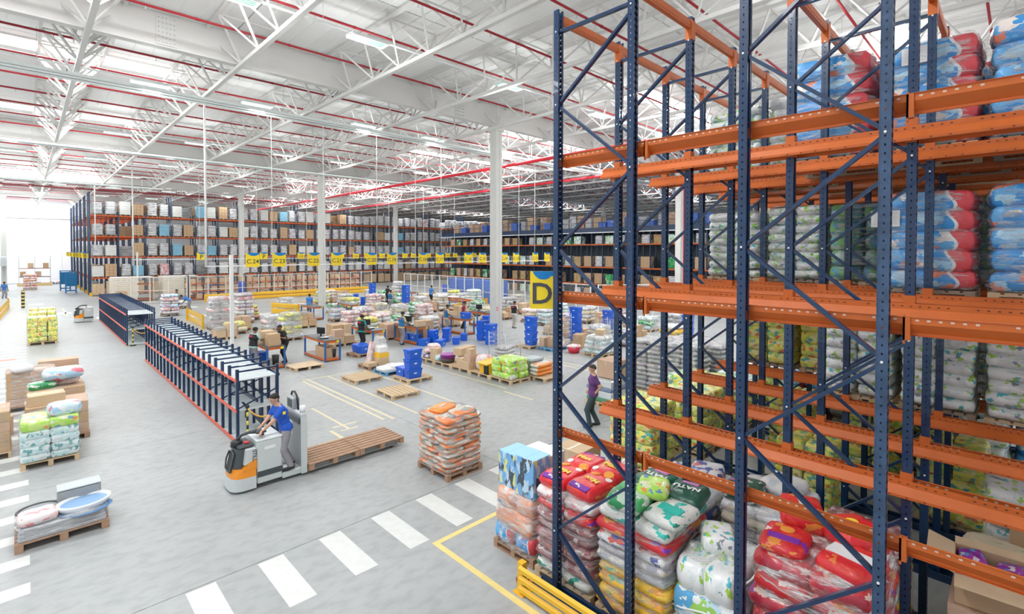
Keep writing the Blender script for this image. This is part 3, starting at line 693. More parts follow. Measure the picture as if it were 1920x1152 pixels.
# ---- bags
def pillow(nu, nv, seed, e=2.6, wr=.05, flat=.0):
    """unit bag, extents about 1x1x1 centred on the origin; flat = height of the side wall at the rim; crumpled a little"""
    rr = random.Random(seed); ph = [rr.uniform(0, 6.3) for _ in range(6)]
    V = []; F_ = []
    def prof(u): return max(0., 1 - abs(u) ** (e * 1.7)) ** (1 / e)
    idx = {}
    for side in (1, -1):
        for i in range(nu + 1):
            for j in range(nv + 1):
                u = -1 + 2 * i / nu; v = -1 + 2 * j / nv
                u = math.copysign(abs(u) ** .72, u); v = math.copysign(abs(v) ** .72, v)
                rim = i in (0, nu) or j in (0, nv)
                if side == -1 and rim and not flat: idx[(side, i, j)] = idx[(1, i, j)]; continue
                h = prof(u) * prof(v) if not rim else 0
                h *= 1 + wr * (math.sin(5 * u + ph[0]) * math.cos(4 * v + ph[1]) + .6 * math.sin(9 * u + 7 * v + ph[2]))
                h = flat + (1 - flat) * h
                k = 1 - .10 * (abs(u * v)) ** 3
                if rim: k *= .985
                x = .5 * u * k * (1 + .02 * math.sin(6 * v + ph[3])); y = .5 * v * k * (1 + .02 * math.sin(6 * u + ph[4]))
                idx[(side, i, j)] = len(V); V.append((x, y, side * .5 * h))
    for side in (1, -1):
        for i in range(nu):
            for j in range(nv):
                q = (idx[(side, i, j)], idx[(side, i + 1, j)], idx[(side, i + 1, j + 1)], idx[(side, i, j + 1)])
                F_.append(q if side == 1 else q[::-1])
    if flat:
        P = [(i, 0) for i in range(nu)] + [(nu, j) for j in range(nv)] + [(i, nv) for i in range(nu, 0, -1)] + [(0, j) for j in range(nv, 0, -1)]
        M0 = len(V)
        for (i, j) in P:
            a_ = V[idx[(1, i, j)]]; V.append((a_[0] * 1.035, a_[1] * 1.035, 0.))
        n = len(P)
        for q in range(n):
            r = (q + 1) % n
            F_.append((idx[(1, *P[r])], idx[(1, *P[q])], M0 + q, M0 + r)); F_.append((M0 + r, M0 + q, idx[(-1, *P[q])], idx[(-1, *P[r])]))
    return V, F_
BAGS = []
for s_ in range(4):
    V, F_ = pillow(14, 12, s_, 2.6, .05, .32); BAGS.append(MB().add(V, F_, 0, True).mesh('bag', None, False))
BLOCKY = []                                   # squarer, fuller packs (nappies, paper)
for s_ in range(3):
    V, F_ = pillow(12, 12, 20 + s_, 3.6, .02, .62); BLOCKY.append(MB().add(V, F_, 0, True).mesh('pack', None, False))
LOWB = []
for s_ in range(2):
    V, F_ = pillow(8, 6, 40 + s_, 3., .05, .3); LOWB.append(MB().add(V, F_, 0, True).mesh('bag', None, False))
def shell(W_, D_, H_, seed, bulge=.03, top=True, n=28, m_=14, round_=.16, taper=.0, sag=.03):
    """stretch film hugging a load: rounded block with a crumpled surface"""
    rr = random.Random(seed); V = []; F_ = []
    ph = [rr.uniform(0, 6.3) for _ in range(5)]
    e = 5.5
    for j in range(m_ + 1):
        z = j / m_
        for i in range(n):
            t = 2 * math.pi * i / n; c, s = math.cos(t), math.sin(t)
            r = (abs(c) ** e + abs(s) ** e) ** (-1 / e)
            k = 1 + bulge * math.sin(j * 1.9 + ph[0] + i * .3) + .015 * rr.uniform(-1, 1) - taper * z
            x = c * r * W_ / 2 * k; y = s * r * D_ / 2 * k
            if z > .9: x *= 1 - round_ * ((z - .9) / .1) ** 2 * .5; y *= 1 - round_ * ((z - .9) / .1) ** 2 * .5
            V.append((x, y, H_ * z + (sag * math.sin(3 * t + ph[1]) if z > .95 else 0)))
    F_ = [(j * n + i, j * n + (i + 1) % n, (j + 1) * n + (i + 1) % n, (j + 1) * n + i) for j in range(m_) for i in range(n)]
    if top:
        V.append((0, 0, H_ * 1.01)); c0 = len(V) - 1
        F_ += [(m_ * n + i, m_ * n + (i + 1) % n, c0) for i in range(n)]
    return MB().add(V, F_, 0, True).mesh('film', None, False)
def bagstack(name, lab, x, y, z, W_, D_, layers, mats, rz=0., pal=0, pdetail=False, wrap=WRAP, group=None, kind='bag', cat='bag stack', seed=1, pattern=((2, 2), (2, 2)), jit=.02, low=False, plabel=None, extra=0, pz=True, taper=0, pr=0., topmat=None):
    """layers: list of heights. mats: list of materials per layer (cycled), or lists. local x = W, y = D. returns (thing, top z)"""
    rr = random.Random(seed * 77 + 5)
    if pz:
        if pal is not None:
            pallet(plabel or ('wooden pallet under the ' + lab)[:200], x, y, z, rz + pr, pal, pdetail, max(W_, 1.0) / 1.2 if not pr else max(D_, 1.) / 1.2, max(D_, .9) / 1.0 if not pr else max(W_, .9), group=('pallets under ' + group) if group else None)
            z += .146
    t = thing(name, lab, cat, (x, y, z), rz, group)
    zz = 0.
    for li, h in enumerate(layers):
        nx, ny = pattern[li % len(pattern)]
        ml = mats[li % len(mats)]
        for i in range(nx):
            for j in range(ny):
                m = ml[(i + j * nx) % len(ml)] if isinstance(ml, (list, tuple)) else ml
                w = W_ / nx; d = D_ / ny
                base = LOWB if low else (BLOCKY if kind == 'pack' else BAGS)
                me = base[rr.randrange(len(base))]
                k = 1 - taper * li / max(1, len(layers))
                px_ = (-W_ / 2 + w * (i + .5)) * k + rr.uniform(-jit, jit); py_ = (-D_ / 2 + d * (j + .5)) * k + rr.uniform(-jit, jit)
                obj(kind, me, t, (px_, py_, zz + h * .5 + rr.uniform(0, .008)), scale=(w * 1.01 * k, d * 1.01 * k, h * (1.13 if li else .98)), rot=(rr.uniform(-.03, .03), rr.uniform(-.03, .03), rr.uniform(-.04, .04)), m=m)
        zz += h
    if wrap: obj('stretch_wrap', shell(W_ + .05, D_ + .05, zz + .02, seed, taper=taper, n=20 if low else 32, m_=8 if low else 16), t, (0, 0, 0), m=wrap)
    return t, z + zz
# ---- cartons and crates
def carton_mesh(w, d, h, open_=False):
    b = MB(); b.bbox(-w / 2, -d / 2, 0, w / 2, d / 2, h, .006, 0)
    b.box(-w / 2 + .01, -.003, h - .002, w / 2 - .01, .003, h + .001, 2)
    b.box(-w / 2 - .001, -.028, h * .72, -w / 2 + .003, .028, h + .0018, 1); b.box(w / 2 - .003, -.028, h * .72, w / 2 + .001, .028, h + .0018, 1)
    b.box(-w / 2, -.028, h - .001, w / 2, .028, h + .0015, 1)
    return b.mesh('carton')
CM = [M_CARD, M_CARD2, M_CARD3]
M_CR = mat('crease', (.25, .16, .1), .8)
def carton(lab, x, y, z, w, d, h, rz=0., k=0, group=None, name='cardboard_box'):
    me = cached(('ct', round(w, 2), round(d, 2), round(h, 2)), lambda: carton_mesh(w, d, h))
    if not len(me.materials):
        for q in (CM[k % 3], M_TAPE, M_CR): me.materials.append(q)
    o = obj(name, me, None, (x, y, z), rz); o.material_slots[0].link = 'OBJECT'; o.material_slots[0].material = CM[k % 3]
    return tag(o, lab, 'box', group)
def crate_tree():
    t = thing('storage_crate', 'x', 'crate')
    b = MB()
    def ring(w0, d0, z0, w1, d1, z1, mi=0):
        vs = [(sx * w0 / 2, sy * d0 / 2, z0) for sx, sy in ((-1, -1), (1, -1), (1, 1), (-1, 1))] + [(sx * w1 / 2, sy * d1 / 2, z1) for sx, sy in ((-1, -1), (1, -1), (1, 1), (-1, 1))]
        b.add(vs, [(0, 1, 5, 4), (1, 2, 6, 5), (2, 3, 7, 6), (3, 0, 4, 7)], mi)
    ring(.50, .33, 0, .57, .38, .29); ring(.57, .38, .29, .60, .40, .29); ring(.60, .40, .29, .60, .40, .345)
    b.box(-.25, -.165, 0, .25, .165, .006)
    for s in (-1, 1):
        b.box(-.22, s * .19 - .006, .22, -.2, s * .19 + .006, .3); b.box(.2, s * .19 - .006, .22, .22, s * .19 + .006, .3)
    obj('body', b, t, m=M_CRATE)
    lid = MB(); lid.bbox(-.30, -.20, .345, -.002, .20, .358, .003); lid.bbox(.002, -.20, .345, .30, .20, .358, .003)
    lid.box(-.24, -.14, .358, -.04, .14, .362); lid.box(.04, -.14, .358, .24, .14, .362)
    obj('lid', lid, t, m=M_CRATE)
    for s in (-1, 1):
        obj('label', MB().box(-.055, s * .186 - .004, .17, .055, s * .186 + .004, .215), t, m=M_GLASS)
        obj('handle', MB().bbox(s * .30 - .012, -.09, .24, s * .30 + .012, .09, .275, .004), t, m=M_CRATE)
    return t
CR0 = crate_tree(); CR0_used = [False]
CR_ONE = None
def crate(lab, x, y, z, rz=0., group='blue lidded storage crates', s=1., detail=True):
    if not CR0_used[0]:
        CR0_used[0] = True; o = CR0; o.location = (x, y, z); o.rotation_euler = (0, 0, rz)
    elif detail: o = copy_tree(CR0, (x, y, z), rz)
    else:
        me = cached('crate1', crate_joined); o = obj('storage_crate', me, None, (x, y, z), rz); tag(o, lab, 'crate', group)
    o.scale = (s, s, s); o['label'] = lab; o['group'] = group; o['category'] = 'crate'; USED[lab] = 1
    return o
def crate_joined():
    b = MB(); vs = [(sx * .26, sy * .17, 0) for sx, sy in ((-1, -1), (1, -1), (1, 1), (-1, 1))] + [(sx * .29, sy * .195, .29) for sx, sy in ((-1, -1), (1, -1), (1, 1), (-1, 1))]
    b.add(vs, [(0, 1, 5, 4), (1, 2, 6, 5), (2, 3, 7, 6), (3, 0, 4, 7), (3, 2, 1, 0)]); b.bbox(-.3, -.2, .29, .3, .2, .36, .008)
    for s in (-1, 1): b.box(-.05, s * .185 - .006, .16, .05, s * .185 + .006, .21, 1)
    return b.mesh('crate', [M_CRATE, M_GLASS])
# printed films
P_RED = pmat('red_bag_print', [(0, (.72, .02, .03)), (.62, (.80, .06, .04)), (.78, (.85, .30, .05)), (.86, (.25, .03, .42)), (.93, (.85, .75, .7))], (3, 2.5, 2))
P_PURP = pmat('maroon_bag_print', [(0, (.30, .10, .12)), (.5, (.42, .20, .20)), (.75, (.55, .40, .38)), (.9, (.75, .70, .68))], (3, 4, 2))
P_GREEN = pmat('green_bag_print', [(0, (.02, .30, .10)), (.4, (.08, .50, .16)), (.65, (.55, .70, .55)), (.85, (.80, .83, .80))], (3, 3, 2))
P_DGREEN = pmat('dark_green_bag_print', [(0, (.015, .10, .07)), (.6, (.03, .16, .10)), (.78, (.75, .77, .75)), (.9, (.6, .18, .45))], (6, 5, 3))
P_WGREEN = pmat('white_teal_bag_print', [(0, (.80, .80, .76)), (.55, (.72, .74, .70)), (.78, (.02, .50, .42)), (.92, (.02, .25, .15))], (3, 3, 2))
P_BLUEW = pmat('white_navy_bag_print', [(0, (.78, .79, .80)), (.5, (.06, .10, .38)), (.75, (.66, .67, .70)), (.9, (.70, .1, .08))], (3, 3, 2))
P_YEL = pmat('yellow_bag_print', [(0, (.90, .52, .03)), (.6, (.93, .62, .08)), (.82, (.80, .33, .03)), (.93, (.1, .45, .3))], (3, 3, 2))
P_GREY = pmat('grey_bag_print', [(0, (.50, .51, .53)), (.45, (.66, .66, .67)), (.75, (.36, .38, .40)), (.92, (.82, .80, .70))], (3, 3, 2))
P_GREY2 = pmat('grey_purple_bag_print', [(0, (.62, .58, .64)), (.4, (.42, .42, .50)), (.7, (.70, .67, .66)), (.92, (.72, .6, .4))], (3, 3, 2))
P_PINK = pmat('pink_bag_print', [(0, (.86, .80, .79)), (.45, (.86, .60, .60)), (.72, (.80, .28, .32)), (.86, (.85, .82, .8))], (3, 3, 2))
P_WHITE = pmat('white_bag_print', [(0, (.83, .83, .82)), (.5, (.76, .77, .78)), (.8, (.60, .66, .72)), (.93, (.75, .62, .45))], (3, 3, 2))
P_NAPW = pmat('white_green_pack_print', [(0, (.92, .94, .94)), (.62, (.80, .87, .88)), (.78, (.42, .70, .10)), (.90, (.10, .55, .62)), (.96, (.25, .3, .35))], (7, 5, 2.5), coat=.6)
P_NAPG = pmat('pale_green_pack_print', [(0, (.92, .95, .92)), (.52, (.74, .88, .78)), (.74, (.30, .72, .12)), (.92, (.10, .50, .62))], (7, 5, 2.5), coat=.6)
P_NAPB = pmat('blue_red_pack_print', [(0, (.04, .34, .80)), (.42, (.14, .48, .88)), (.66, (.45, .74, .95)), (.82, (.92, .84, .78)), (.92, (.85, .25, .15))], (5, 6, 3), edge=((.72, .07, .09), .23, (.85, .86, .88)))
P_NAPB2 = pmat('green_blue_pack_print', [(0, (.20, .48, .16)), (.35, (.10, .32, .50)), (.65, (.50, .66, .60)), (.85, (.1, .45, .42))], (3, 3, 2))
P_YG = pmat('yellow_green_pack_print', [(0, (.93, .84, .12)), (.38, (.45, .74, .12)), (.58, (.94, .90, .38)), (.80, (.85, .20, .08)), (.9, (.08, .42, .42))], (5, 4, 3))
P_LIME = pmat('lime_pack_print', [(0, (.45, .80, .08)), (.5, (.62, .86, .22)), (.75, (.80, .88, .60)), (.88, (.88, .32, .06)), (.95, (.1, .3, .5))], (3, 3, 2))
P_AQUA = pmat('aqua_pack_print', [(0, (.72, .84, .84)), (.45, (.55, .78, .80)), (.7, (.84, .87, .86)), (.88, (.15, .40, .42))], (6, 3, 2))
P_LBLUE = pmat('light_blue_pack_print', [(0, (.42, .66, .86)), (.4, (.62, .80, .90)), (.7, (.82, .86, .88)), (.9, (.8, .2, .25))], (3, 3, 2))
P_ORG = pmat('orange_cream_bag_print', [(0, (.86, .22, .05)), (.34, (.88, .36, .16)), (.50, (.60, .56, .47)), (.74, (.30, .28, .25)), (.86, (.85, .82, .76))], (3.2, 2.2, 3.), warp=.2)
P_ORPK = pmat('salmon_pack_print', [(0, (.88, .38, .22)), (.5, (.90, .50, .35)), (.8, (.85, .75, .70)), (.93, (.15, .40, .75))], (3, 3, 2))
P_BEIGE = pmat('beige_bag_print', [(0, (.74, .63, .46)), (.6, (.80, .71, .56)), (.85, (.72, .58, .40)), (.94, (.35, .55, .2))], (3, 3, 2))
P_BOXB = pmat('blue_black_box_print', [(0, (.18, .45, .80)), (.45, (.05, .07, .10)), (.7, (.55, .75, .90)), (.9, (.75, .78, .3))], (6, 6, 4))
P_RUST = pmat('brown_pack_print', [(0, (.45, .30, .16)), (.5, (.60, .45, .2)), (.8, (.35, .45, .15)), (.92, (.7, .2, .1))], (6, 4, 3))

P_HEAP = pmat('white_blue_green_pack_print', [(0, (.90, .93, .95)), (.5, (.60, .80, .92)), (.72, (.10, .42, .75)), (.86, (.35, .68, .12))], (4, 3, 2), coat=.6)
P_MRED = pmat('crimson_bag_print', [(0, (.52, .02, .05)), (.5, (.66, .04, .05)), (.72, (.40, .08, .10)), (.88, (.25, .03, .38)), (.95, (.85, .6, .5))], (3, 2.5, 2), coat=.6)
# ============================================================ LOADS INSIDE THE DRIVE-IN RACK
def lane(j): return RX[j] + .7468
rack_loads = [
 # lane, y0, y1, level, kind
 (3, 3.45, 4.5, 2, 'w', 1.25, 'pale green and white pack stack, leftmost on the middle level of the rack'),
 (3, 2.42, 3.36, 2, 'w', 1.32, 'white and green pack stack, second from the left on the middle level'),
 (3, 1.35, 2.34, 2, 'gb', 1.30, 'green and blue pack stack half hidden by the big front upright, middle level'),
 (2, .37, 1.38, 2, 'b', 1.28, 'blue nappy pack stack with red ends and a white sheet, middle level'),
 (2, -.76, .30, 2, 'b', 1.30, 'blue nappy pack stack at the right edge of the photo, middle level'),
 (3, 3.45, 4.5, 3, 'w', 1.40, 'pale green pack stack, leftmost on the top level of the rack'),
 (3, 2.45, 3.35, 3, 'wh', 1.45, 'whitish wrapped pack stack, second from the left on the top level'),
 (2, 1.48, 2.6, 3, 'b', 1.45, 'blue wrapped pack stack on the top level left of the big front upright'),
 (2, .37, 1.38, 3, 'b', 1.36, 'blue and red nappy pack stack with a white sheet, top level'),
 (2, -.76, .30, 3, 'b', 1.42, 'blue and red nappy pack stack at the right edge, top level'),
 (3, 1.4, 2.42, 1, 'n', 1.5, 'white and green bale stack left of the big front upright, lower level'),
 (3, .42, 1.34, 1, 'n', 1.5, 'white and green bale stack behind three blue uprights, lower level'),
 (3, -.72, .36, 1, 'n', 1.5, 'white and green bale stack at the right edge of the photo, lower level'),
 (4, 3.3, 4.35, 1, 'y', 1.3, 'yellow and red pack stack, leftmost on the lower level of the rack'),
 (4, 2.2, 3.2, 1, 'y', 1.3, 'yellow-green pack stack, second from the left on the lower level'),
 (4, 1.2, 2.1, 2, 'w', 1.25, 'white and green pack stack deep in the rack on the middle level'),
 (4, .1, 1.1, 2, 'w', 1.25, 'white pack stack deep in the rack behind the blue nappies'),
 (4, 1.2, 2.1, 3, 'wh', 1.4, 'white wrapped stack deep in the rack on the top level'),
 (4, 0, 1.05, 3, 'b', 1.4, 'blue wrapped stack deep in the rack on the top level'),
 (3, .1, 1.2, 3, 'b', 1.35, 'blue wrapped stack behind the front ones on the top level'),
 (3, -1., .0, 3, 'b', 1.35, 'blue wrapped stack behind the front ones at the right on the top level'),
 (3, .1, 1.2, 2, 'gb', 1.3, 'green and blue stack behind the blue nappies on the middle level'),
 (4, -.3, .7, 1, 'n', 1.45, 'white and green bale stack deep in the rack on the lower level'),
 (4, .9, 1.9, 1, 'n', 1.45, 'second white bale stack deep in the rack on the lower level'),
 (4, 2.2, 3.1, 3, 'wh', 1.4, 'greyish wrapped stack deep in the rack behind the white one, top level'),
 (5, 1.0, 2.1, 3, 'wh', 1.4, 'greyish wrapped stack deepest in the rack on the top level'),
 (5, 1.0, 2.1, 2, 'w', 1.3, 'greenish wrapped stack deepest in the rack on the middle level'),
 (5, -.2, .9, 2, 'w', 1.3, 'second greenish wrapped stack deepest in the rack on the middle level'),
]
KINDS = {'w': ('pack', 8, (1, 2), [P_NAPG, P_NAPW], WRAP), 'wh': ('pack', 7, (1, 2), [P_WHITE, P_NAPW], WRAP), 'gb': ('pack', 5, (1, 2), [P_NAPB2], WRAP),
         'b': ('pack', 5, (2, 1), [P_NAPB], WRAP), 'n': ('pack', 8, (1, 2), [P_NAPW], WRAPL), 'y': ('pack', 5, (2, 2), [P_YG], WRAPL)}
for i, (ln, y0, y1, lv, kd, hh, lab) in enumerate(rack_loads):
    kind, nl, pt, ms, wr = KINDS[kd]
    z = LZ[lv - 1] + .014; xc = lane(ln)
    t, tz = bagstack('pack_stack', lab, xc, (y0 + y1) / 2, z, 1.16, (y1 - y0) - .04, [hh / nl] * nl, ms, pal=1 if i % 2 else 0, wrap=wr, kind=kind, cat='pack stack', seed=i + 3, pattern=(pt,), jit=.012, plabel='%s wooden pallet on the rack rails, %s level, %s lane' % (nth(i + 1), ('lower', 'middle', 'top')[lv - 1], nth(ln + 1)))
    if lab.find('white sheet') > 0 or lab.find('right edge of the photo, middle') > 0:
        o = obj('paper_sheet', MB().bbox(-.004, -.16, -.11, .004, .16, .11, .001), t, (-.615, -.25 if lv == 2 and ln == 2 and y0 < 0 else (.43 if lv == 2 else .12), hh - (.16 if lv == 3 or y0 < 0 else .33)), m=M_LABEL)
        for q in range(7): obj('print_line', MB().box(-.0046, -.13, 0, -.004, .13, .004), o, (0, 0, .08 - q * .025), m=mat('grey_print', (.45, .47, .5)))
k_ = 0
for ln in (6, 7):                                   # deeper lanes, seen only as a dark backdrop between the front loads
    for lv in (0, 1, 2, 3):
        for yy in (3.9, 2.8, 1.7, .6, -.5):
            k_ += 1
            if ln == 7 and lv == 0 and yy > 3: continue
            bagstack('pack_stack', 'dim stack deep in the rack, %s lane, %s level, %s from the aisle' % (nth(ln + 1), ('floor', 'lower', 'middle', 'top')[lv], nth(int((4.4 - yy) / 1.1) + 1)), lane(ln), yy, (0 if lv == 0 else LZ[lv - 1] + .012), 1.16, 1.02, [.29] * 5, [[P_NAPG, P_YG, P_GREY, P_NAPB][(k_ * 7) % 4]], pal=1, wrap=None, kind='pack', cat='pack stack', seed=200 + k_, pattern=((1, 2),), low=True, plabel='pallet deep in the rack, %s lane, %s level, %s from the aisle' % (nth(ln + 1), ('floor', 'lower', 'middle', 'top')[lv], nth(int((4.4 - yy) / 1.1) + 1)))
# ---- floor level of the first lanes
def at_lane(ln, y0, y1): return lane(ln), (y0 + y1) / 2
# outside the first upright: blue boxes over salmon packs
t, z = bagstack('pack_stack', 'salmon-orange and blue wrapped packs on the pallet outside the first upright', 6.07, 5.62, 0, 1.1, .86, [.29, .29, .29], [[P_NAPB], [P_ORPK], [P_ORPK]], pal=2, pdetail=True, wrap=WRAPD, kind='pack', cat='pack stack', seed=51, pattern=((1, 2), (2, 1)), plabel='brown wooden pallet under the salmon-orange packs by the yellow line')
BX = [mat('box_side_blue', (.10, .33, .62), .4), P_BOXB]
def printed_box(lab, x, y, z, w, d, h, rz=0, m=P_BOXB, top=None):
    t = thing('printed_box', lab, 'box', (x, y, z), rz)
    obj('carton_body', MB().bbox(-w / 2, -d / 2, 0, w / 2, d / 2, h, .006), t, m=m)
    obj('lid_flaps', MB().box(-w / 2 + .006, -d / 2 + .006, h, w / 2 - .006, -.002, h + .004).box(-w / 2 + .006, .002, h, w / 2 - .006, d / 2 - .006, h + .004), t, m=top or mat('sky_blue_card', (.30, .62, .85), .35))
    return t
printed_box('blue and black printed box, left one of the pair on the salmon packs', 5.85, 5.86, z + .01, .45, .40, .56)
printed_box('blue and black printed box, right one of the pair on the salmon packs', 5.78, 5.42, z + .01, .40, .40, .62)
printed_box('light printed box behind the pair on the salmon packs', 6.3, 5.66, z + .01, .4, .6, .5, m=P_WHITE, top=M_LABEL)
# red dog food
def bagtext(parent, s, loc, size, m, rz, tilt=0.):
    obj('lettering', cached(('bt', s, size), lambda: text_mesh(s, size, .001, .004)), parent, loc, rot=(tilt, 0, rz), m=m)
M_TY = mat('print_yellow', (.95, .72, .05), .4); M_TW = mat('print_white', (.88, .88, .86), .4); M_TP = mat('print_purple', (.22, .03, .40), .4); M_OR = mat('print_orange', (.92, .38, .06), .4); M_TEAL = mat('print_teal', (.02, .55, .45), .4); M_PK = mat('print_pink', (.72, .25, .55), .4)
P_REDT = pmat('red_top_bag_print', [(0, (.78, .02, .03)), (.8, (.82, .05, .04)), (.93, (.85, .22, .05))], (2, 2, 2))
P_DGT = pmat('dark_green_top_print', [(0, (.012, .10, .065)), (.8, (.02, .14, .09))], (2, 2, 2))
t, z = bagstack('bag_stack', 'tall stack of red and maroon pet food bags behind the first upright', 6.07, 4.57, 0, 1.2, 1.04, [.17, .15, .15, .15, .15, .15, .15, .17], [P_WGREEN, P_PURP, P_PURP, P_PURP, P_PURP, P_PURP, P_RED, P_PINK], pal=0, pdetail=True, wrap=WRAP, cat='bag stack', seed=61, pattern=((2, 2), (2, 2)), plabel='wooden pallet under the red and maroon pet food bags')
def topbag(lab, x, y, z, w, d, h, rz, m, name='pet_food_bag', cat='bag', marks=(), tilt=(0, 0)):
    t = thing(name, lab, cat, (x, y, z), rz); t.rotation_euler = (tilt[0], tilt[1], rz)
    obj('bag_body', BAGS[int(abs(x * 13 + y * 7)) % 4], t, (0, 0, h / 2), scale=(w, d, h), m=m)
    for (kind, a, b_, s, mm, r) in marks:
        hz_ = h * .5 + .5 * h * (max(0, 1 - abs(2 * a / w) ** 4.4) ** (1 / 2.6)) * (max(0, 1 - abs(2 * b_ / d) ** 4.4) ** (1 / 2.6)) * 1.07
        if kind == 'disc': obj('print_patch', MB().tube([(0, 0, -.02), (0, 0, .004)], s, 16), t, (a, b_, hz_), rot=(-b_ / d * .5, a / w * .5, 0), m=mm)
        elif kind == 'band': obj('print_patch', MB().bbox(-s[0] / 2, -s[1] / 2, -.02, s[0] / 2, s[1] / 2, .003, .002), t, (a, b_, hz_), rot=(-b_ / d * .5, a / w * .5, r), m=mm)
        else: obj('lettering', cached(('bt', kind, s), lambda: text_mesh(kind, s, .001, .004)), t, (a, b_, hz_ + .006), rot=(-b_ / d * .4, a / w * .4, r), m=mm)
    return t
rm = lambda: (('Max', 0, -.02, .15, M_TY, 1.57), ('disc', .24, .12, .075, M_OR, 0), ('disc', .2, -.16, .05, M_TW, 0), ('band', -.25, 0, (.10, .34), M_TP, 0), ('plus', -.255, 0, .09, M_TW, 1.57))
topbag('red pet food bag on top of the tall red stack, front right', 5.82, 4.30, z - .01, .62, .50, .22, -.1, P_REDT, marks=rm())
topbag('red pet food bag on top of the tall red stack, front left', 5.80, 4.82, z - .01, .62, .50, .20, .05, P_REDT, marks=rm())
topbag('red pet food bag on top of the tall red stack, back right', 6.38, 4.32, z - .01, .58, .50, .24, 3.1, P_REDT, marks=rm())
topbag('red pet food bag on top of the tall red stack, back left', 6.38, 4.82, z - .01, .58, .50, .21, 3.2, P_REDT, marks=rm())
# green / white / yellow stack
t, z = bagstack('bag_stack', 'tall mixed stack, yellow bags below and green and white bags above', 6.07, 3.45, 0, 1.2, 1.04, [.15, .15, .15, .15, .14, .14, .15, .15, .16], [P_YEL, P_YEL, P_YEL, P_YEL, P_GREY, P_GREY2, P_BLUEW, P_RED, P_WGREEN], pal=0, pdetail=True, wrap=WRAP, seed=62, plabel='wooden pallet under the tall green, white and yellow bag stack', jit=.03)
topbag('green bag on top of the mixed stack, left front', 5.8, 3.62, z - .01, .6, .52, .22, .1, P_GREEN)
topbag('white and teal bag on top of the mixed stack, right front', 5.85, 3.06, z - .01, .62, .5, .17, -.08, P_WGREEN, marks=(('band', -.05, -.02, (.16, .30), M_TEAL, 0),))
topbag('dark green pet food bag with white lettering on the mixed stack', 6.38, 3.12, z + .01, .6, .5, .2, .12, P_DGT, marks=(('NATU', 0, 0, .13, M_TW, 1.6), ('band', .17, 0, (.07, .22), M_PK, 0)))
topbag('second dark green pet food bag with white lettering on the mixed stack', 6.42, 3.62, z + .01, .6, .5, .2, -.1, P_DGT, marks=(('NATU', 0, 0, .13, M_TW, 1.6), ('band', .17, 0, (.07, .22), M_PK, 0)))
topbag('green and red vegetable-print bag on the mixed stack', 6.08, 3.45, z + .12, .5, .42, .16, .4, P_LIME)
# white nappy heap
t, z = bagstack('pack_stack', 'sagging heap of white and green packs in loose film before the rack', 6.1, 2.5, 0, 1.1, .85, [.36, .36, .34], [P_NAPW, P_HEAP, P_NAPW], pal=0, wrap=None, kind='pack', cat='pack stack', seed=63, pattern=((2, 1), (2, 1), (1, 2)), taper=.15, jit=.05, plabel='wooden pallet under the sagging white pack heap')
obj('stretch_wrap', shell(1.16, .95, 1.12, 7, bulge=.03, taper=.18, round_=.4, sag=.06, m_=20, n=36), t, (0, 0, .0), m=WRAPD)
topbag('white nappy pack lying on the sagging heap', 6.15, 2.6, z - .02, .5, .4, .26, .5, P_NAPW, name='nappy_pack', cat='pack')
for k, (a, b_, c) in enumerate(((-.1, .25, 1.15), (.12, -.1, .7))):
    pts = [((.50 if k == 0 else .56) * math.cos(u) * (abs(math.cos(u)) ** 5 + abs(math.sin(u)) ** 5) ** -.2, (.43 if k == 0 else .48) * math.sin(u) * (abs(math.cos(u)) ** 5 + abs(math.sin(u)) ** 5) ** -.2, c - .2 + .1 * math.sin(u * 2 + a * 9)) for u in [i / 24 * 6.283 for i in range(25)]]
    obj('film_rope', MB().tube(pts, .012, 5), t, m=mat('film_rope', (.85, .86, .87), .25))
carton('brown carton beside the sagging white heap, left', 5.6, 2.0 + .92, 0, .01, .01, .01) if False else None
# red shrink-wrapped heap
t, z = bagstack('bag_stack', 'large stack of pinkish-red bags under streaky film at the bottom of the photo', 6.07, 1.42, 0, 1.2, 1.1, [.2] * 8, [P_MRED, P_MRED, P_RED, P_MRED], pal=0, wrap=WRAPX, seed=64, plabel='wooden pallet under the pinkish-red bag stack', jit=.03)
topbag('round red bag on the pinkish-red stack, left', 6.35, 1.72, z - .01, .5, .45, .3, .4, P_RED)
topbag('round red bag on the pinkish-red stack, right', 6.3, 1.2, z - .01, .5, .5, .28, .9, P_REDT, marks=(('disc', 0, .03, .06, M_TY, 0),))
topbag('red bag with a white paper sheet on the pinkish-red stack', 5.8, 1.12, z - .02, .55, .5, .18, -.2, P_REDT, marks=(('band', 0, 0, (.2, .4), M_LABEL, .0),))
topbag('flat brown and red bag at the left front of the pinkish-red stack', 5.8, 1.72, z - .01, .55, .45, .14, .1, P_RED, marks=(('band', -.1, 0, (.1, .3), M_TP, 0), ('disc', .1, 0, .07, M_OR, 0)))
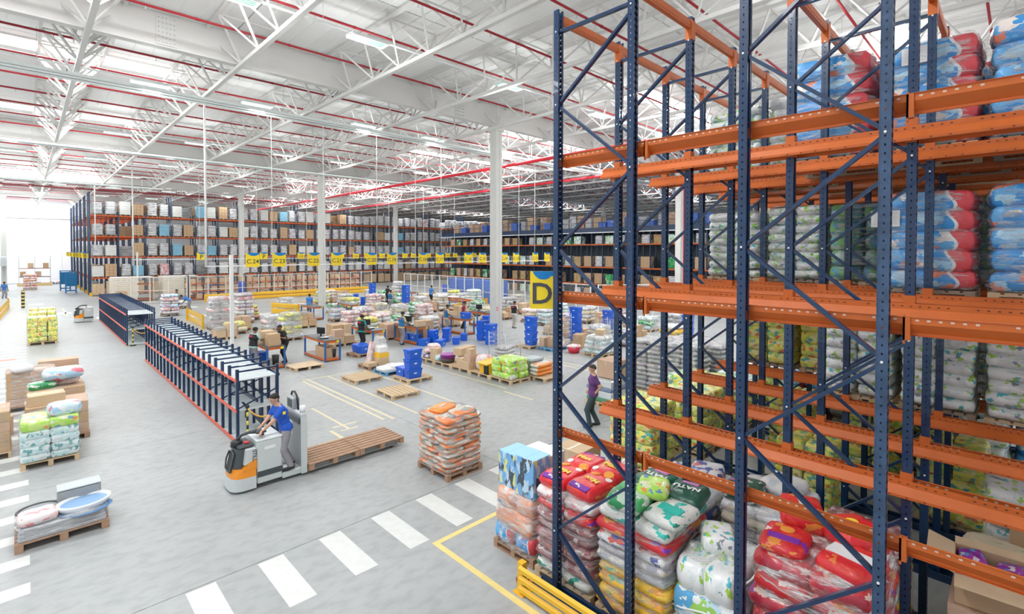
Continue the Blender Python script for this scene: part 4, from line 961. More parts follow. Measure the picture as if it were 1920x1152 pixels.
# lane 1 floor
t, z = bagstack('bag_stack', 'dark green and grey pet food bag stack behind the white heap', lane(1), 2.45, 0, 1.2, 1.0, [.16] * 8, [P_GREY, P_DGREEN, P_GREY, P_GREY2, P_DGREEN, P_GREY, P_BEIGE, P_WHITE], pal=0, wrap=WRAPD, seed=65, plabel='wooden pallet under the dark green and grey bags')
topbag('dark green bag with floral marks on the dark stack', lane(1) - .28, 2.7, z - .01, .6, .5, .2, .1, P_DGREEN)
topbag('cream and black bag on the dark stack', lane(1) + .25, 2.35, z - .01, .6, .5, .2, -.2, P_WHITE)
t, z = bagstack('bag_stack', 'white and navy bag stack between the first two rack rows', lane(1), 3.6, 0, 1.2, 1.0, [.16] * 7, [P_WHITE, P_GREY, P_BLUEW], pal=0, wrap=WRAPL, seed=66, plabel='wooden pallet under the white and navy bags')
topbag('white bag with a navy stripe on the white and navy stack', lane(1) - .2, 3.9, z - .01, .7, .5, .18, -.2, P_BLUEW)
topbag('second white and navy bag lying on the stack', lane(1) + .3, 3.5, z - .01, .6, .5, .16, .3, P_BLUEW)
t, z = bagstack('bag_stack', 'stack of small purple and yellow packets beside the red heap', lane(1), 1.36, 0, 1.15, .9, [.13] * 9, [P_PURP, P_YEL, P_GREY2, P_RUST], pal=0, wrap=WRAPL, seed=67, pattern=((3, 3),), plabel='wooden pallet under the purple and yellow packets')
def open_carton(lab, x, y, z, w, d, h, rz, fill):
    t = thing('open_carton', lab, 'box', (x, y, z), rz)
    b = MB()
    for (x0, y0, x1, y1) in ((-w / 2, -d / 2, w / 2, -d / 2 + .006), (-w / 2, d / 2 - .006, w / 2, d / 2), (-w / 2, -d / 2, -w / 2 + .006, d / 2), (w / 2 - .006, -d / 2, w / 2, d / 2)): b.box(x0, y0, 0, x1, y1, h)
    b.box(-w / 2, -d / 2, 0, w / 2, d / 2, .01)
    obj('carton_body', b, t, m=M_CARD)
    for (p, q, ax) in (((-w / 2, -d / 2), (w / 2, -d / 2), (0, -1)), ((w / 2, d / 2), (-w / 2, d / 2), (0, 1)), ((-w / 2, d / 2), (-w / 2, -d / 2), (-1, 0)), ((w / 2, -d / 2), (w / 2, d / 2), (1, 0))):
        L = .24; up = .07 if ax[1] else -.02
        vs = [(p[0], p[1], h), (q[0], q[1], h), (q[0] + ax[0] * L, q[1] + ax[1] * L, h + up), (p[0] + ax[0] * L, p[1] + ax[1] * L, h + up)]
        vs2 = [(a, b_, c + .006) for a, b_, c in vs]
        obj('flap', MB().add(vs + vs2, [(0, 1, 2, 3), (7, 6, 5, 4), (0, 4, 5, 1), (1, 5, 6, 2), (2, 6, 7, 3), (3, 7, 4, 0)]), t, m=M_CARD2)
    k = 0
    for i in range(3):
        for j in range(2):
            k += 1; o = obj('packet', LOWB[k % 2], t, (-w / 2 + w * (i + .5) / 3, -d / 2 + d * (j + .5) / 2, h - .08), scale=(w / 3.2, d / 2.2, .12), rot=(.2 * (k % 3 - 1), .15, .3 * k), m=fill)
    obj('fill_board', MB().box(-w / 2 + .01, -d / 2 + .01, h - .2, w / 2 - .01, d / 2 - .01, h - .15), t, m=fill)
    return t
P_PKT = pmat('purple_packet_print', [(0, (.22, .02, .30)), (.5, (.38, .04, .40)), (.75, (.05, .35, .65)), (.9, (.8, .7, .75))], (3, 3, 2))
pallet('wooden pallet under the open brown cartons, left', lane(1), .02, 0, 0, 0); pallet('wooden pallet under the open brown cartons, right', lane(1), -1.1, 0, 0, 0)
for k in range(4): carton('closed brown carton under the open cartons, %s' % ('lower left', 'lower right', 'upper left', 'upper right')[k], lane(1), .02 - 1.12 * (k % 2), .146 + .5 * (k // 2), 1.1, .95, .495, 0, k)
open_carton('open brown carton of purple packets inside the rack, left one', lane(1) - .1, .16, 1.143, .75, .62, .32, .06, P_PKT)
open_carton('open brown carton of purple packets inside the rack, right one', lane(1) - .05, -1.0, 1.143, .75, .62, .30, -.05, P_PKT)
topbag('navy and purple printed packet lying on the right open carton', lane(1) - .35, -.88, 1.455, .42, .32, .1, .3, P_PKT, name='packet', cat='packet', marks=(('PERRO', 0, 0, .09, M_TY, 1.4),))
t, z = bagstack('bag_stack', 'beige paper bags piled on the floor deep in the rack at the right', lane(2), -.1, 0, 1.2, 1.1, [.2] * 4, [P_BEIGE], pal=0, wrap=None, seed=68, jit=.05, plabel='wooden pallet under the beige paper bags')
topbag('plump beige bag on the beige pile, left', lane(2) - .2, .1, z - .02, .8, .4, .24, 1.4, P_BEIGE); topbag('plump beige bag on the beige pile, right', lane(2) - .1, -.5, z - .02, .8, .4, .24, 1.7, P_BEIGE)
carton('brown carton behind the beige bags', lane(2) + .4, -.3, z, .3, .7, .3, 0, 0)
fl = [(3, 2.2, 3.2, 'y', 5, 'second'), (5, 3.3, 4.3, 'y', 5, 'lower'), (3, -.7, .35, 'n', 5, 'third'), (4, .3, 1.3, 'y', 5, 'fourth'), (5, 1.7, 2.7, 'y', 5, 'fifth'), (5, .1, 1.1, 'n', 6, 'seventh')]
for k, (ln, y0, y1, kd, nl, w_) in enumerate(fl):
    kind, _, pt, ms, wr = KINDS[kd]
    bagstack('pack_stack', '%s pack stack on the floor in the %s rack lane, %s' % ('yellow-green' if kd == 'y' else 'white and green', nth(ln + 1), 'nearer the aisle' if y0 > 3 else 'deeper in' if y0 < 1.4 else 'middle'), lane(ln), (y0 + y1) / 2, 0, 1.14, y1 - y0 - .05, [1.3 / nl] * nl, ms, pal=0, wrap=wr, kind=kind, cat='pack stack', seed=80 + k, pattern=(pt,), plabel='wooden pallet under the floor stack in the %s rack lane, %s' % (nth(ln + 1), 'nearer the aisle' if y0 > 3 else 'deeper in' if y0 < 1.4 else 'middle'))
# ============================================================ OUTSIDE THE RACK LANES
bagstack('pack_stack', 'yellow and green pack stack on the floor before the second rack row', 10.15, 6.05, 0, 1.15, 1.1, [.27] * 5, [P_YG], pal=0, pdetail=False, wrap=WRAPL, kind='pack', cat='pack stack', seed=90, pattern=((2, 2),), plabel='wooden pallet under the yellow and green stack before the second rack row')
bagstack('pack_stack', 'yellow and green pack stack with red print before the third rack row', 11.9, 5.7, 0, 1.15, 1.1, [.27] * 5, [P_YG], pal=0, wrap=WRAPL, kind='pack', cat='pack stack', seed=91, pattern=((2, 2),), plabel='wooden pallet under the yellow and green stack before the third rack row')
bagstack('pack_stack', 'yellow pack stack behind the others by the third rack row', 13.3, 6.1, 0, 1.15, 1.1, [.27] * 5, [P_YG, P_RUST], pal=0, wrap=WRAPL, kind='pack', cat='pack stack', seed=92, pattern=((2, 2),), plabel='wooden pallet under the rearmost yellow stack by the third rack row')
pallet('wooden pallet under the big carton behind the red bags', 7.9, 5.9, 0, 0, 0)
carton('big pale carton behind the red bag stack', 7.75, 6.05, .146, .7, .6, .95, .05, 1); carton('long pale carton behind the first orange rail', 7.8, 5.2, .6, .9, .5, .3, .2, 1)
carton('carton under the long pale carton', 7.8, 5.2, 0, .9, .5, .59, .2, 0)
for k in range(2):
    t = thing('clear_crate', 'translucent plastic crate, %s of the pair beside the man in purple' % ('lower' if k == 0 else 'upper'), 'crate', (13.5, 9.3, .147 + .36 * k), 0)
    obj('base', MB().bbox(-.55, -.48, 0, .55, .48, .12, .02), t, m=mat('crate_green', (.1, .35, .2), .4) if k == 0 else mat('crate_greyblue', (.25, .32, .5), .4))
    obj('clear_body', MB().bbox(-.54, -.47, .12, .54, .47, .34, .02), t, m=mat('cloudy_plastic', (.72, .77, .8), .2, coat=.6))
    obj('cage_wire', MB().bar((-.56, -.47, .12), (-.56, -.47, .34), .015).bar((-.56, 0, .12), (-.56, 0, .34), .015).bar((-.56, .47, .12), (-.56, .47, .34), .015), t, m=M_LABEL)
pallet('wooden pallet under the translucent crates', 13.5, 9.3, 0, 0, 0)
carton('carton on top of the translucent crates', 13.6, 9.2, .87, .8, .7, .55, 0, 2)
for k, (x, y, nl, w_) in enumerate(((15.75, 8.95, 11, 'nearest the purple-shirted man'), (15.8, 7.75, 11, 'second from the aisle'), (17.2, 8.9, 10, 'behind the nearest one'), (18.6, 8.8, 9, 'farthest right through the rack'), (17.3, 7.6, 10, 'behind the second one'))):
    bagstack('bag_stack', 'tall stack of grey bags seen through the rack, %s' % w_, x, y, 0, 1.1, 1.15, [.155] * nl, [P_GREY, P_GREY2, P_GREY, P_GREY], pal=0, wrap=WRAPL, seed=100 + k, pattern=((2, 2),), low=True, plabel='pallet under the grey bag stack %s' % w_)
for k, (x, y) in enumerate(((14.65, 7.05), (15.95, 6.1), (17.25, 5.9), (14.65, 5.7))):
    bagstack('pack_stack', 'pale yellow-green pack stack in the aisle behind the rack, %s from the left' % nth(k + 1), x, y, 0, 1.1, 1.1, [.25] * 4, [P_YG, P_NAPG], pal=0, wrap=WRAPL, kind='pack', cat='pack stack', seed=110 + k, pattern=((2, 2),), low=True, plabel='pallet under the pale yellow-green stack, %s from the left' % nth(k + 1))

# ============================================================ LEFT FLOOR PALLETS
# orange bag stack in the middle of the floor
t, z = bagstack('bag_stack', 'tall neat stack of orange and cream bags wrapped in film, standing alone mid-floor', 6.82, 8.97, 0, .98, 1.12, [.105] * 11, [P_ORG], pal=2, pdetail=True, wrap=WRAP, seed=120, pattern=((2, 2), (1, 3)), plabel='wooden pallet under the lone orange and cream bag stack', jit=.012, pr=math.pi / 2)
topbag('orange bag with white lettering on top of the lone stack, left', 6.75, 9.15, z - .02, .62, .42, .12, .35, pmat('orange_top', [(0, (.92, .28, .03)), (.85, (.9, .4, .1))], (2, 2, 2)), marks=(('Foster', 0, 0, .10, M_TW, .1),))
topbag('orange and cream bag on top of the lone stack, right', 6.95, 8.68, z - .02, .6, .42, .11, .1, P_ORG)
# left nappy pallet
t, z = bagstack('pack_stack', 'neat stack of aqua and white packs on the nearest left-hand tall pallet', .37, 15.92, 0, 1.0, 1.0, [.17] * 4, [P_AQUA], pal=0, pdetail=True, wrap=WRAPL, kind='pack', cat='pack stack', seed=121, pattern=((2, 3),), plabel='wooden pallet under the aqua and white packs', jit=.01)
t, z2 = bagstack('pack_stack', 'lime-green printed packs lying on the aqua and white packs', .37, 15.92, z, 1.02, 1.0, [.24], [P_LIME], pz=False, wrap=WRAPL, kind='pack', cat='pack stack', seed=122, pattern=((2, 2),))
topbag('blue and white nappy pack lying on the lime-green packs', .62, 15.75, z2 - .01, .6, .42, .3, .2, P_LBLUE, name='nappy_pack', cat='pack')
# crates and beds pallet nearest
pallet('weathered pallet under the pet beds, nearest the lower left corner', .42, 11.75, 0, .0, 2, True)
t = thing('flattened_boxes', 'flat grey shrink-wrapped boxes lying on the nearest left pallet', 'box', (.42, 11.75, .147))
for k in range(3): obj('flat_box', MB().bbox(-.56 + .01 * k, -.46, .065 * k, .56 - .012 * k, .46, .065 * k + .06, .008), t, m=mat('grey_box', (.45, .47, .50), .35))
obj('stretch_wrap', shell(1.2, 1.0, .24, 5, sag=.01, m_=8, bulge=.01), t, m=WRAPD)
def pet_bed(lab, x, y, z, rz, w, d, rim, inner):
    t = thing('pet_bed', lab, 'pet bed', (x, y, z), rz)
    def oval(a, b_, z0, n=28): return [(a * math.cos(u) * (1 + .0), b_ * math.sin(u), z0) for u in [i * 6.2832 / n for i in range(n)]]
    b = MB(); n = 28
    rings = [oval(w * .42, d * .42, 0), oval(w * .47, d * .47, .04), oval(w * .5, d * .5, .09), oval(w * .485, d * .485, .11), oval(w * .43, d * .42, .10), oval(w * .41, d * .40, .075)]
    V = [p for r in rings for p in r]; F_ = [(j * n + i, j * n + (i + 1) % n, (j + 1) * n + (i + 1) % n, (j + 1) * n + i) for j in range(5) for i in range(n)]
    b.add(V, F_, 0, True); obj('rim', b, t, m=rim)
    V = oval(w * .42, d * .41, .078) + [(0, 0, .085)]
    obj('cushion', MB().add(V, [(i, (i + 1) % n, n) for i in range(n)], 0, True), t, m=inner); return t
pet_bed('white oval pet bed with a blue inside on the nearest left pallet', .70, 11.6, .372, .12, .78, .62, mat('bed_white', (.82, .84, .86), .4), mat('bed_blue', (.25, .42, .66), .5))
pet_bed('blue oval tray under the white pet bed', .72, 11.5, .35, .12, .74, .6, mat('bed_blue2', (.10, .25, .50), .4), mat('bed_blue', (.25, .42, .66), .5)).scale = (1, 1, .1)
pet_bed('black rectangular tray on the nearest left pallet', .12, 11.95, .35, .0, .6, .55, M_BLACK, mat('grey_tray', (.3, .32, .34), .5)).scale = (1, 1, .5)
topbag('pink printed pack in film on the nearest left pallet', .1, 11.52, .35, .5, .4, .18, .1, P_PINK, name='pink_pack', cat='pack')
t = thing('grey_carrier', 'grey hard-sided box at the back of the nearest left pallet', 'box', (.66, 12.02, .345)); obj('carton_body', MB().bbox(-.3, -.17, 0, .3, .17, .28, .03), t, m=mat('carrier_grey', (.35, .37, .38), .4)); obj('lid', MB().bbox(-.31, -.18, .28, .31, .18, .30, .01), t, m=mat('carrier_lid', (.48, .52, .53), .4))
# brown pallets on the left
def carton_block(lab, x, y, z, nx, ny, nz, w, d, h, k, wrap=WRAPL, rz=0, pal=2, pl=None):
    if pal is not None: pallet(pl or 'pallet under the ' + lab, x, y, z, rz, pal, False, nx * w / 1.15, ny * d / .95); z += .146
    t = thing('wrapped_carton_block', lab, 'box stack', (x, y, z), rz)
    me = cached(('cb', w, d, h), lambda: MB().bbox(-w / 2 + .004, -d / 2 + .004, 0, w / 2 - .004, d / 2 - .004, h - .004, .006).mesh('cb'))
    rr = random.Random(int(x * 31 + y * 17))
    for i in range(nx):
        for j in range(ny):
            for q in range(nz): obj('carton', me, t, ((i + .5 - nx / 2) * w + rr.uniform(-.01, .01), (j + .5 - ny / 2) * d + rr.uniform(-.01, .01), q * h), m=CM[(k + rr.randrange(2)) % 3])
    if wrap: obj('stretch_wrap', shell(nx * w + .05, ny * d + .05, nz * h + .02, int(x * 9), sag=.005, bulge=.008, round_=.04), t, m=wrap)
    return z + nz * h
z = carton_block('wrapped brown cartons behind the aqua packs', .55, 17.6, 0, 2, 2, 3, .6, .5, .28, 2)
carton('orange-brown carton lying on the cartons behind the aqua packs', .35, 17.5, z, .7, .5, .26, .05, 1)
carton_block('wrapped brown carton block at the left of the aqua packs', -.55, 17.2, 0, 1, 2, 4, .5, .5, .24, 2, pal=0)
z = carton_block('brown cartons with packs on top, third pallet on the left', .6, 19.4, 0, 2, 2, 4, .6, .5, .22, 0)
topbag('green printed pack on the third left pallet', .3, 19.2, z, .6, .4, .2, .1, P_GREEN, name='pack', cat='pack'); topbag('white and pink pack on the third left pallet', .8, 19.5, z, .6, .4, .2, -.1, P_PINK, name='pack', cat='pack')
topbag('blue and white nappy pack on the third left pallet, large', .75, 19.3, z + .2, .9, .6, .32, .1, P_LBLUE, name='nappy_pack', cat='pack')
carton_block('tall brown carton block under loose film, fourth on the left', .1, 21.8, 0, 2, 2, 4, .55, .5, .26, 2, wrap=WRAPD)
topbag('bundle of white film lying on the fourth left block', -.1, 21.4, 1.19, .5, .4, .2, .3, mat('white_film', (.85, .86, .88), .3), name='film_bundle', cat='film')
z = carton_block('flat brown cartons at the back of the left row', .8, 23.6, 0, 2, 2, 3, .55, .5, .2, 0, wrap=None)
carton('long flat brown carton topping the left row', .85, 24.9, .0, 1.1, .6, .9, 0, 2)
carton('small grey carton at the left foot of the fourth block', -.75, 19.8, 0, .4, .4, .55, .2, 2); carton('dark carton by the third left pallet', -.5, 18.9, 0, .45, .4, .5, .0, 0)
for k, (y, nl) in enumerate(((36.3, 5), (39.2, 5), (41.6, 5))):
    bagstack('pack_stack', 'yellow and green printed pack stack on the left, %s' % ('nearest of three', 'middle of three', 'farthest of three')[k], .62 + .06 * k, y, 0, 1.15, 1.1, [.255] * nl, [P_YG], pal=0, pdetail=k == 0, wrap=WRAPL, kind='pack', cat='pack stack', seed=130 + k, pattern=((3, 2),), plabel='wooden pallet under the %s yellow and green stack on the left' % ('nearest', 'middle', 'farthest')[k])
# ============================================================ EMPTY AND MIXED PALLETS MID-FLOOR
pallet('empty pale pallet mid-floor, left one', 9.15, 17.55, 0, 0.02, 0, True, .92, 1.15)
pallet('empty pale pallet mid-floor, right one', 9.1, 14.9, 0, math.pi / 2 - .05, 0, True, .98, 1.02)
pallet('pale plywood-topped pallet beside the orange-framed packing table', 8.35, 21.0, 0, .05, 0, True, 1., 1., ply=True)
pallet('pale pallet under the three stacked blue crates', 10.55, 16.2, 0, 0, 0, True, .9, 1.1)
for k in range(3): crate('blue lidded crate in the stack of three mid-floor, %s' % ('bottom', 'middle', 'top')[k], 10.42, 15.98, .146 + .362 * k, .06 * (k - 1), s=1.0)
crate('single blue crate with a purple lid beside the stack of three', 10.33, 16.5, .146, 1.57, s=.92)
pallet('blue-painted pallet with papers behind the stacked crates', 10.6, 17.8, 0, 0, 3, True, .9, 1.)
t = thing('loose_film', 'heap of white film and flattened bags on the blue pallet', 'film', (10.6, 17.8, .146)); obj('film_sheet', shell(1.05, .9, .1, 33, bulge=.06, sag=.05, m_=6), t, m=mat('white_film', (.85, .86, .88), .3)); obj('film_fold', LOWB[0], t, (.2, -.1, .12), scale=(.6, .5, .12), m=mat('white_film', (.85, .86, .88), .3))
pallet('pallet with cartons and a hooded bundle beside the blue one', 10.6, 19.1, 0, 0, 2, True, .95, 1.)
carton('flat carton at the left corner of the hooded bundle pallet', 10.2, 18.85, .146, .4, .5, .16, 0, 1); carton('carton under the yellow box on the bundle pallet', 10.7, 18.85, .146, .5, .5, .30, 0, 1)
t = thing('yellow_box', 'yellow and white box on cartons of the bundle pallet', 'box', (10.72, 18.85, .447)); obj('carton_body', MB().bbox(-.24, -.24, 0, .24, .24, .2, .008), t, m=mat('box_yellow', (.92, .55, .05), .4)); obj('upper_pack', MB().bbox(-.2, -.22, .2, .2, .22, .45, .02), t, m=M_LABEL); obj('lettering', text_mesh('X', .12, .002), t, (-.202, 0, .33), rot=(math.pi / 2, 0, -math.pi / 2), m=M_YEL)
t = thing('hooded_bundle', 'tall bundle under a white plastic hood on the bundle pallet', 'bundle', (10.85, 19.2, .146)); obj('bundle_core', MB().bbox(-.25, -.25, 0, .25, .25, .8, .05), t, m=P_WHITE); obj('plastic_hood', shell(.62, .6, 1.1, 9, taper=.35, round_=.6), t, m=wrapmat('hood_film', .35, .9))
t = thing('leaning_board', 'pink and white board leaning against the hooded bundle', 'board', (10.25, 19.15, .146)); obj('board', MB().bbox(-.02, -.16, 0, .02, .16, .95, .004, M=Matrix.Rotation(.2, 4, 'Y')), t, m=P_PINK)
# row of pallets between x 12.6 and 14.6
rowp = [(13.15, 13.55, 'under the lime-green packs'), (13.15, 14.75, 'under the yellow bin'), (13.15, 15.95, 'under the stepped cartons'), (13.15, 17.15, 'under the purple basin'), (13.15, 18.35, 'under the pet food sacks'), (14.3, 12.9, 'under the orange-ended sacks')]
for (x, y, w_) in rowp: pallet('pale wooden pallet ' + w_ + ' in the middle row', x, y, 0, math.pi / 2, 0, True, 1.0, 1.05)
bagstack('pack_stack', 'bright lime-green packs at the corner of the middle pallet row', 13.15, 13.55, .146, 1.0, 1.05, [.24, .24, .24], [P_LIME], pz=False, wrap=None, kind='pack', cat='pack stack', seed=140, pattern=((2, 2),), jit=.03)
topbag('white film-wrapped bundle at the foot of the lime-green packs', 12.85, 13.15, .146, .4, .3, .2, .3, P_WHITE, name='bundle', cat='bundle')
t = thing('yellow_bin', 'tilted yellow-orange plastic bin beside the lime-green packs', 'bin', (13.1, 14.55, .146)); b = MB()
b.prism([(-.35, 0), (.3, 0), (.42, .5), (-.42, .42)], -.27, .27, 'y'); obj('bin_body', b, t, m=mat('bin_yellow', (.95, .55, .02), .35)); obj('bin_rim', MB().bbox(-.46, -.31, .40, .46, .31, .46, .015, M=Matrix.Rotation(-.09, 4, 'Y')), t, m=mat('bin_yellow', (.95, .55, .02), .35)); obj('black_panel', MB().bbox(-.44, -.29, 0, -.38, -.05, .36, .01), t, m=M_BLACK)
topbag('white and pink bag wrapped in film behind the yellow bin', 13.2, 15.1, .146, .55, .5, .6, .1, P_PINK)
for k, (dx, dy, w_, d_, h_, zz) in enumerate(((-.2, -.3, .6, .5, .3, 0), (-.15, -.32, .5, .42, .26, .302), (-.1, .2, .55, .4, .34, 0), (.3, -.2, .4, .5, .4, 0), (-.2, -.35, .3, .3, .24, .565))):
    carton('stepped carton beside the yellow bin, %s of the group' % nth(k + 1), 13.15 + dx, 15.95 + dy, .146 + zz, w_, d_, h_, 0, k % 2 + 1)
carton('long flat carton lying across the middle pallet row', 13.5, 16.7, .5, 1.0, .42, .3, .2, 1); carton('carton carrying the long flat carton', 13.6, 16.75, .146, .5, .4, .35, .2, 0)
t = thing('plastic_basin', 'round purple basin with a dark base on the middle pallet row', 'basin', (12.95, 17.15, .146)); b = MB(); b.tube([(0, 0, 0), (0, 0, .18)], [.27, .3], 20); obj('dark_base', b, t, m=mat('basin_dark', (.08, .07, .05), .4)); b = MB(); b.tube([(0, 0, .18), (0, 0, .34), (0, 0, .36)], [.3, .34, .36], 20); obj('purple_body', b, t, m=mat('basin_purple', (.35, .04, .38), .3))
topbag('pale aqua bag beside the purple basin', 12.9, 17.65, .146, .45, .35, .25, .2, P_AQUA, name='bag')
carton('upright open carton in the middle pallet row', 12.95, 18.0, .146, .35, .4, .5, .2, 1)
for k, (dx, dy, mm) in enumerate(((-.1, .1, P_BLUEW), (.2, -.2, P_WHITE), (-.05, .2, P_PINK), (.25, .25, P_GREY), (0, 0, P_PINK))):
    topbag('%s sack at the far end of the middle pallet row, %s of the pile' % (('navy', 'white', 'pink', 'grey', 'magenta')[k], nth(k + 1)), 13.15 + dx, 18.45 + dy, .146 + .17 * (k // 2) + .02 * k, .7, .5, .17, k * .3, mm, name='sack', cat='sack')
for k in range(3): topbag('white sack with an orange end beside the lime-green packs, %s' % ('bottom', 'middle', 'top')[k], 14.3, 12.95, .146 + .15 * k, .95, .5, .16, .05 * k, pmat('white_orange_sack', [(0, (.84, .83, .82)), (.7, (.78, .77, .76)), (.9, (.9, .35, .1))], (2, 2, 2), edge=((.92, .30, .04), .2, (.8, .8, .8))), name='sack', cat='sack')
t = thing('grey_tray_box', 'flat grey plastic box on the sacks behind the lime-green packs', 'box', (14.25, 13.35, .146)); obj('box_body', MB().bbox(-.3, -.25, 0, .3, .25, .5, .02), t, m=mat('tray_dark', (.22, .24, .27), .4)); obj('lid', MB().bbox(-.33, -.27, .5, .33, .27, .6, .02), t, m=mat('tray_lid', (.5, .56, .6), .4))
# roll cage
def roll_cage(lab, x, y, rz, h=1.6, w=.8, d=.7, fill=True, scale=1.):
    t = thing('roll_cage', lab, 'trolley', (x, y, 0), rz); mw = M_STEEL
    obj('base_frame', MB().box(-w / 2, -d / 2, .15, w / 2, d / 2, .19), t, m=mw)
    for sx in (-1, 1):
        for sy in (-1, 1): obj('post', MB().tube([(sx * w / 2, sy * d / 2, .15), (sx * w / 2, sy * d / 2, h)], .018, 6), t, m=mw); obj('wheel', MB().tube([(sx * w * .42 - .02, sy * d * .42, .07), (sx * w * .42 + .02, sy * d * .42, .07)], .068, 10), t, m=M_BLACK)
    b = MB()
    for i in range(1, 8):
        z = .15 + (h - .15) * i / 7.5
        for (p, q) in (((-w / 2, -d / 2), (w / 2, -d / 2)), ((-w / 2, d / 2), (w / 2, d / 2)), ((-w / 2, -d / 2), (-w / 2, d / 2)), ((w / 2, -d / 2), (w / 2, d / 2))): b.tube([(*p, z), (*q, z)], .006, 4, caps=False)
    for i in range(1, 8):
        for s in (-1, 1): b.tube([(-w / 2 + w * i / 8, s * d / 2, .15), (-w / 2 + w * i / 8, s * d / 2, h)], .005, 4, caps=False); b.tube([(s * w / 2, -d / 2 + d * i / 8, .15), (s * w / 2, -d / 2 + d * i / 8, h)], .005, 4, caps=False)
    o = obj('wire_mesh', b, t, m=mw); o['kind'] = 'stuff'
    return t
roll_cage('wire roll cage behind the lime-green packs', 14.95, 15.7, .15, 1.45, 1.1, .9)
for k in range(4): topbag('printed sack inside the wire roll cage, %s from the bottom' % nth(k + 1), 14.95, 15.7, .19 + .15 * k, .9, .6, .16, .1 * k, P_GREY2 if k % 2 else P_WHITE, name='sack', cat='sack')
roll_cage('wire roll cage of parcels beside the D sign', 19.6, 16.6, .1, 1.7, 1.0, .9)
# blue crate towers
def tower(x, y, n, lab, rz=0., z0=0., det=True):
    for k in range(n): crate('%s, %s from the bottom' % (lab, nth(k + 1)), x, y, z0 + .362 * k, rz + .04 * ((k * 7) % 3 - 1), detail=det)
pallet('pallet under the blue crate tower left of the D sign', 18.5, 17.55, 0, 0, 0); tower(18.4, 17.4, 4, 'blue crate in the tower left of the D sign', math.pi / 2, .146)
pallet('pallet under the tall blue crate tower right of the D sign', 21., 16.6, 0, 0, 0); tower(20.9, 16.5, 5, 'blue crate in the tall tower right of the D sign', math.pi / 2, .146)
tower(24.6, 17.0, 4, 'blue crate in the tower farther right, past the D sign', 1.5, 0)
pallet('blue pallet under the cartons beside the D sign', 18.9, 16.4, 0, 0, 3, True, 1.0, 1.); carton('leaning carton on the blue pallet beside the D sign', 18.7, 16.2, .146, .3, .4, .55, .3, 0); carton('carton at the corner of the blue pallet by the D sign', 18.6, 16.7, .146, .35, .3, .45, 0, 2)
topbag('white printed parcel on the blue pallet by the D sign', 19.0, 15.95, .146, .45, .35, .3, .1, P_PINK, name='parcel', cat='parcel')
bagstack('pack_stack', 'pale aqua water packs on the pallet beyond the man in purple', 19.4, 13.9, 0, 1.1, 1.1, [.2] * 4, [P_AQUA, P_WHITE], pal=0, wrap=WRAPD, kind='pack', cat='pack stack', seed=150, pattern=((3, 2),), low=True, taper=.2, plabel='pallet under the pale aqua packs beyond the man in purple')
carton('brown carton on top of the pale aqua packs', 19.5, 13.9, .97, .5, .4, .25, .3, 1)
t = thing('red_basin', 'red plastic tub of small goods beside the pale aqua packs', 'tub', (19.0, 15.1, .0)); obj('tub_body', MB().tube([(0, 0, 0), (0, 0, .3)], [.25, .32], 16), t, m=mat('tub_red', (.8, .04, .08), .35)); obj('goods', LOWB[1], t, (0, 0, .3), scale=(.55, .55, .2), m=P_PINK)
carton('open brown carton beside the tall blue crate tower', 20.2, 15.7, .0, .6, .5, .7, .3, 0)
# blue crate cluster before the nearest column
for k, (px, py, n) in enumerate(((905, 638, 3), (921, 646, 3), (931, 634, 3), (914, 626, 3), (795, 648, 1), (812, 644, 2), (826, 650, 1), (838, 640, 2), (856, 645, 1), (870, 638, 1))):
    x, y = floor_at(px, py)
    tower(x, y, n, 'blue crate, %s stack of the group before the nearest column' % nth(k + 1), .1 * k, 0, det=False)
# ============================================================ LONG BACK RACK
NB = 24; BW = 2.45; X0 = 5.05; Y0 = 70.2; BLV = (1.98, 4.27, 6.56, 8.84)
def far_load_mesh(kind):
    b = MB()
    if kind == 'bag':
        for l in range(7):
            for i in range(2):
                V, F_ = pillow(6, 4, l * 3 + i, 3., .05); k = 1 - .012 * l
                b.add([(v[0] * 1.0 * k + .01 * math.sin(l * 5), (v[1] * .5 - .24 + .48 * i) * k, v[2] * .225 + .1 + l * .195) for v in V], F_, 0, True)
    elif kind == 'carton':
        for q in range(4):
            for i in range(3): b.bbox(-.48 + .32 * i, -.45, .005 + .345 * q, -.168 + .32 * i, 0, .34 + .345 * q, .008); b.bbox(-.48 + .32 * i, .01, .005 + .345 * q, -.168 + .32 * i, .45, .34 + .345 * q, .008)
    else:
        for q in range(8):
            for i in range(2): b.bbox(-.48, -.45 + .455 * i, .003 + .165 * q, .48, .0 + .455 * i, .16 + .165 * q, .03)
    return b.mesh('load')
FLM = {k: far_load_mesh(k) for k in ('bag', 'carton', 'slab')}
M_LB = mat('light_blue_sacks', (.28, .55, .72), .4, 0, .15, 9); M_WSACK = mat('white_sacks', (.78, .78, .76), .5, 0, .1, 9)
FG = pmat('grey_wrapped_print', [(0, (.60, .61, .64)), (.4, (.74, .74, .75)), (.7, (.48, .49, .53)), (.9, (.82, .82, .82))], (2, 2, 9), coat=.5)
FG2 = pmat('lilac_wrapped_print', [(0, (.62, .59, .64)), (.45, (.76, .75, .76)), (.75, (.45, .44, .50)), (.92, (.85, .83, .8))], (2, 2, 9), coat=.5)
LK = [('bag', FG, 'grey wrapped bags'), ('bag', FG2, 'lilac wrapped bags'), ('carton', M_CARD, 'brown cartons'), ('slab', M_LB, 'light blue sacks'), ('slab', M_WSACK, 'white flat packs'), ('bag', P_PINK, 'pink and white bags'), ('carton', M_CARD2, 'pale cartons')]
rk = thing('pallet_rack', 'long tall blue and orange pallet rack across the back of the hall', 'pallet rack', (X0, Y0, 0))
UPM = {h: MB().box(-.05, 0, 0, .05, .07, h).box(-.05, 1.03, 0, .05, 1.1, h).mesh('up') for h in (9.25, 11.3)}
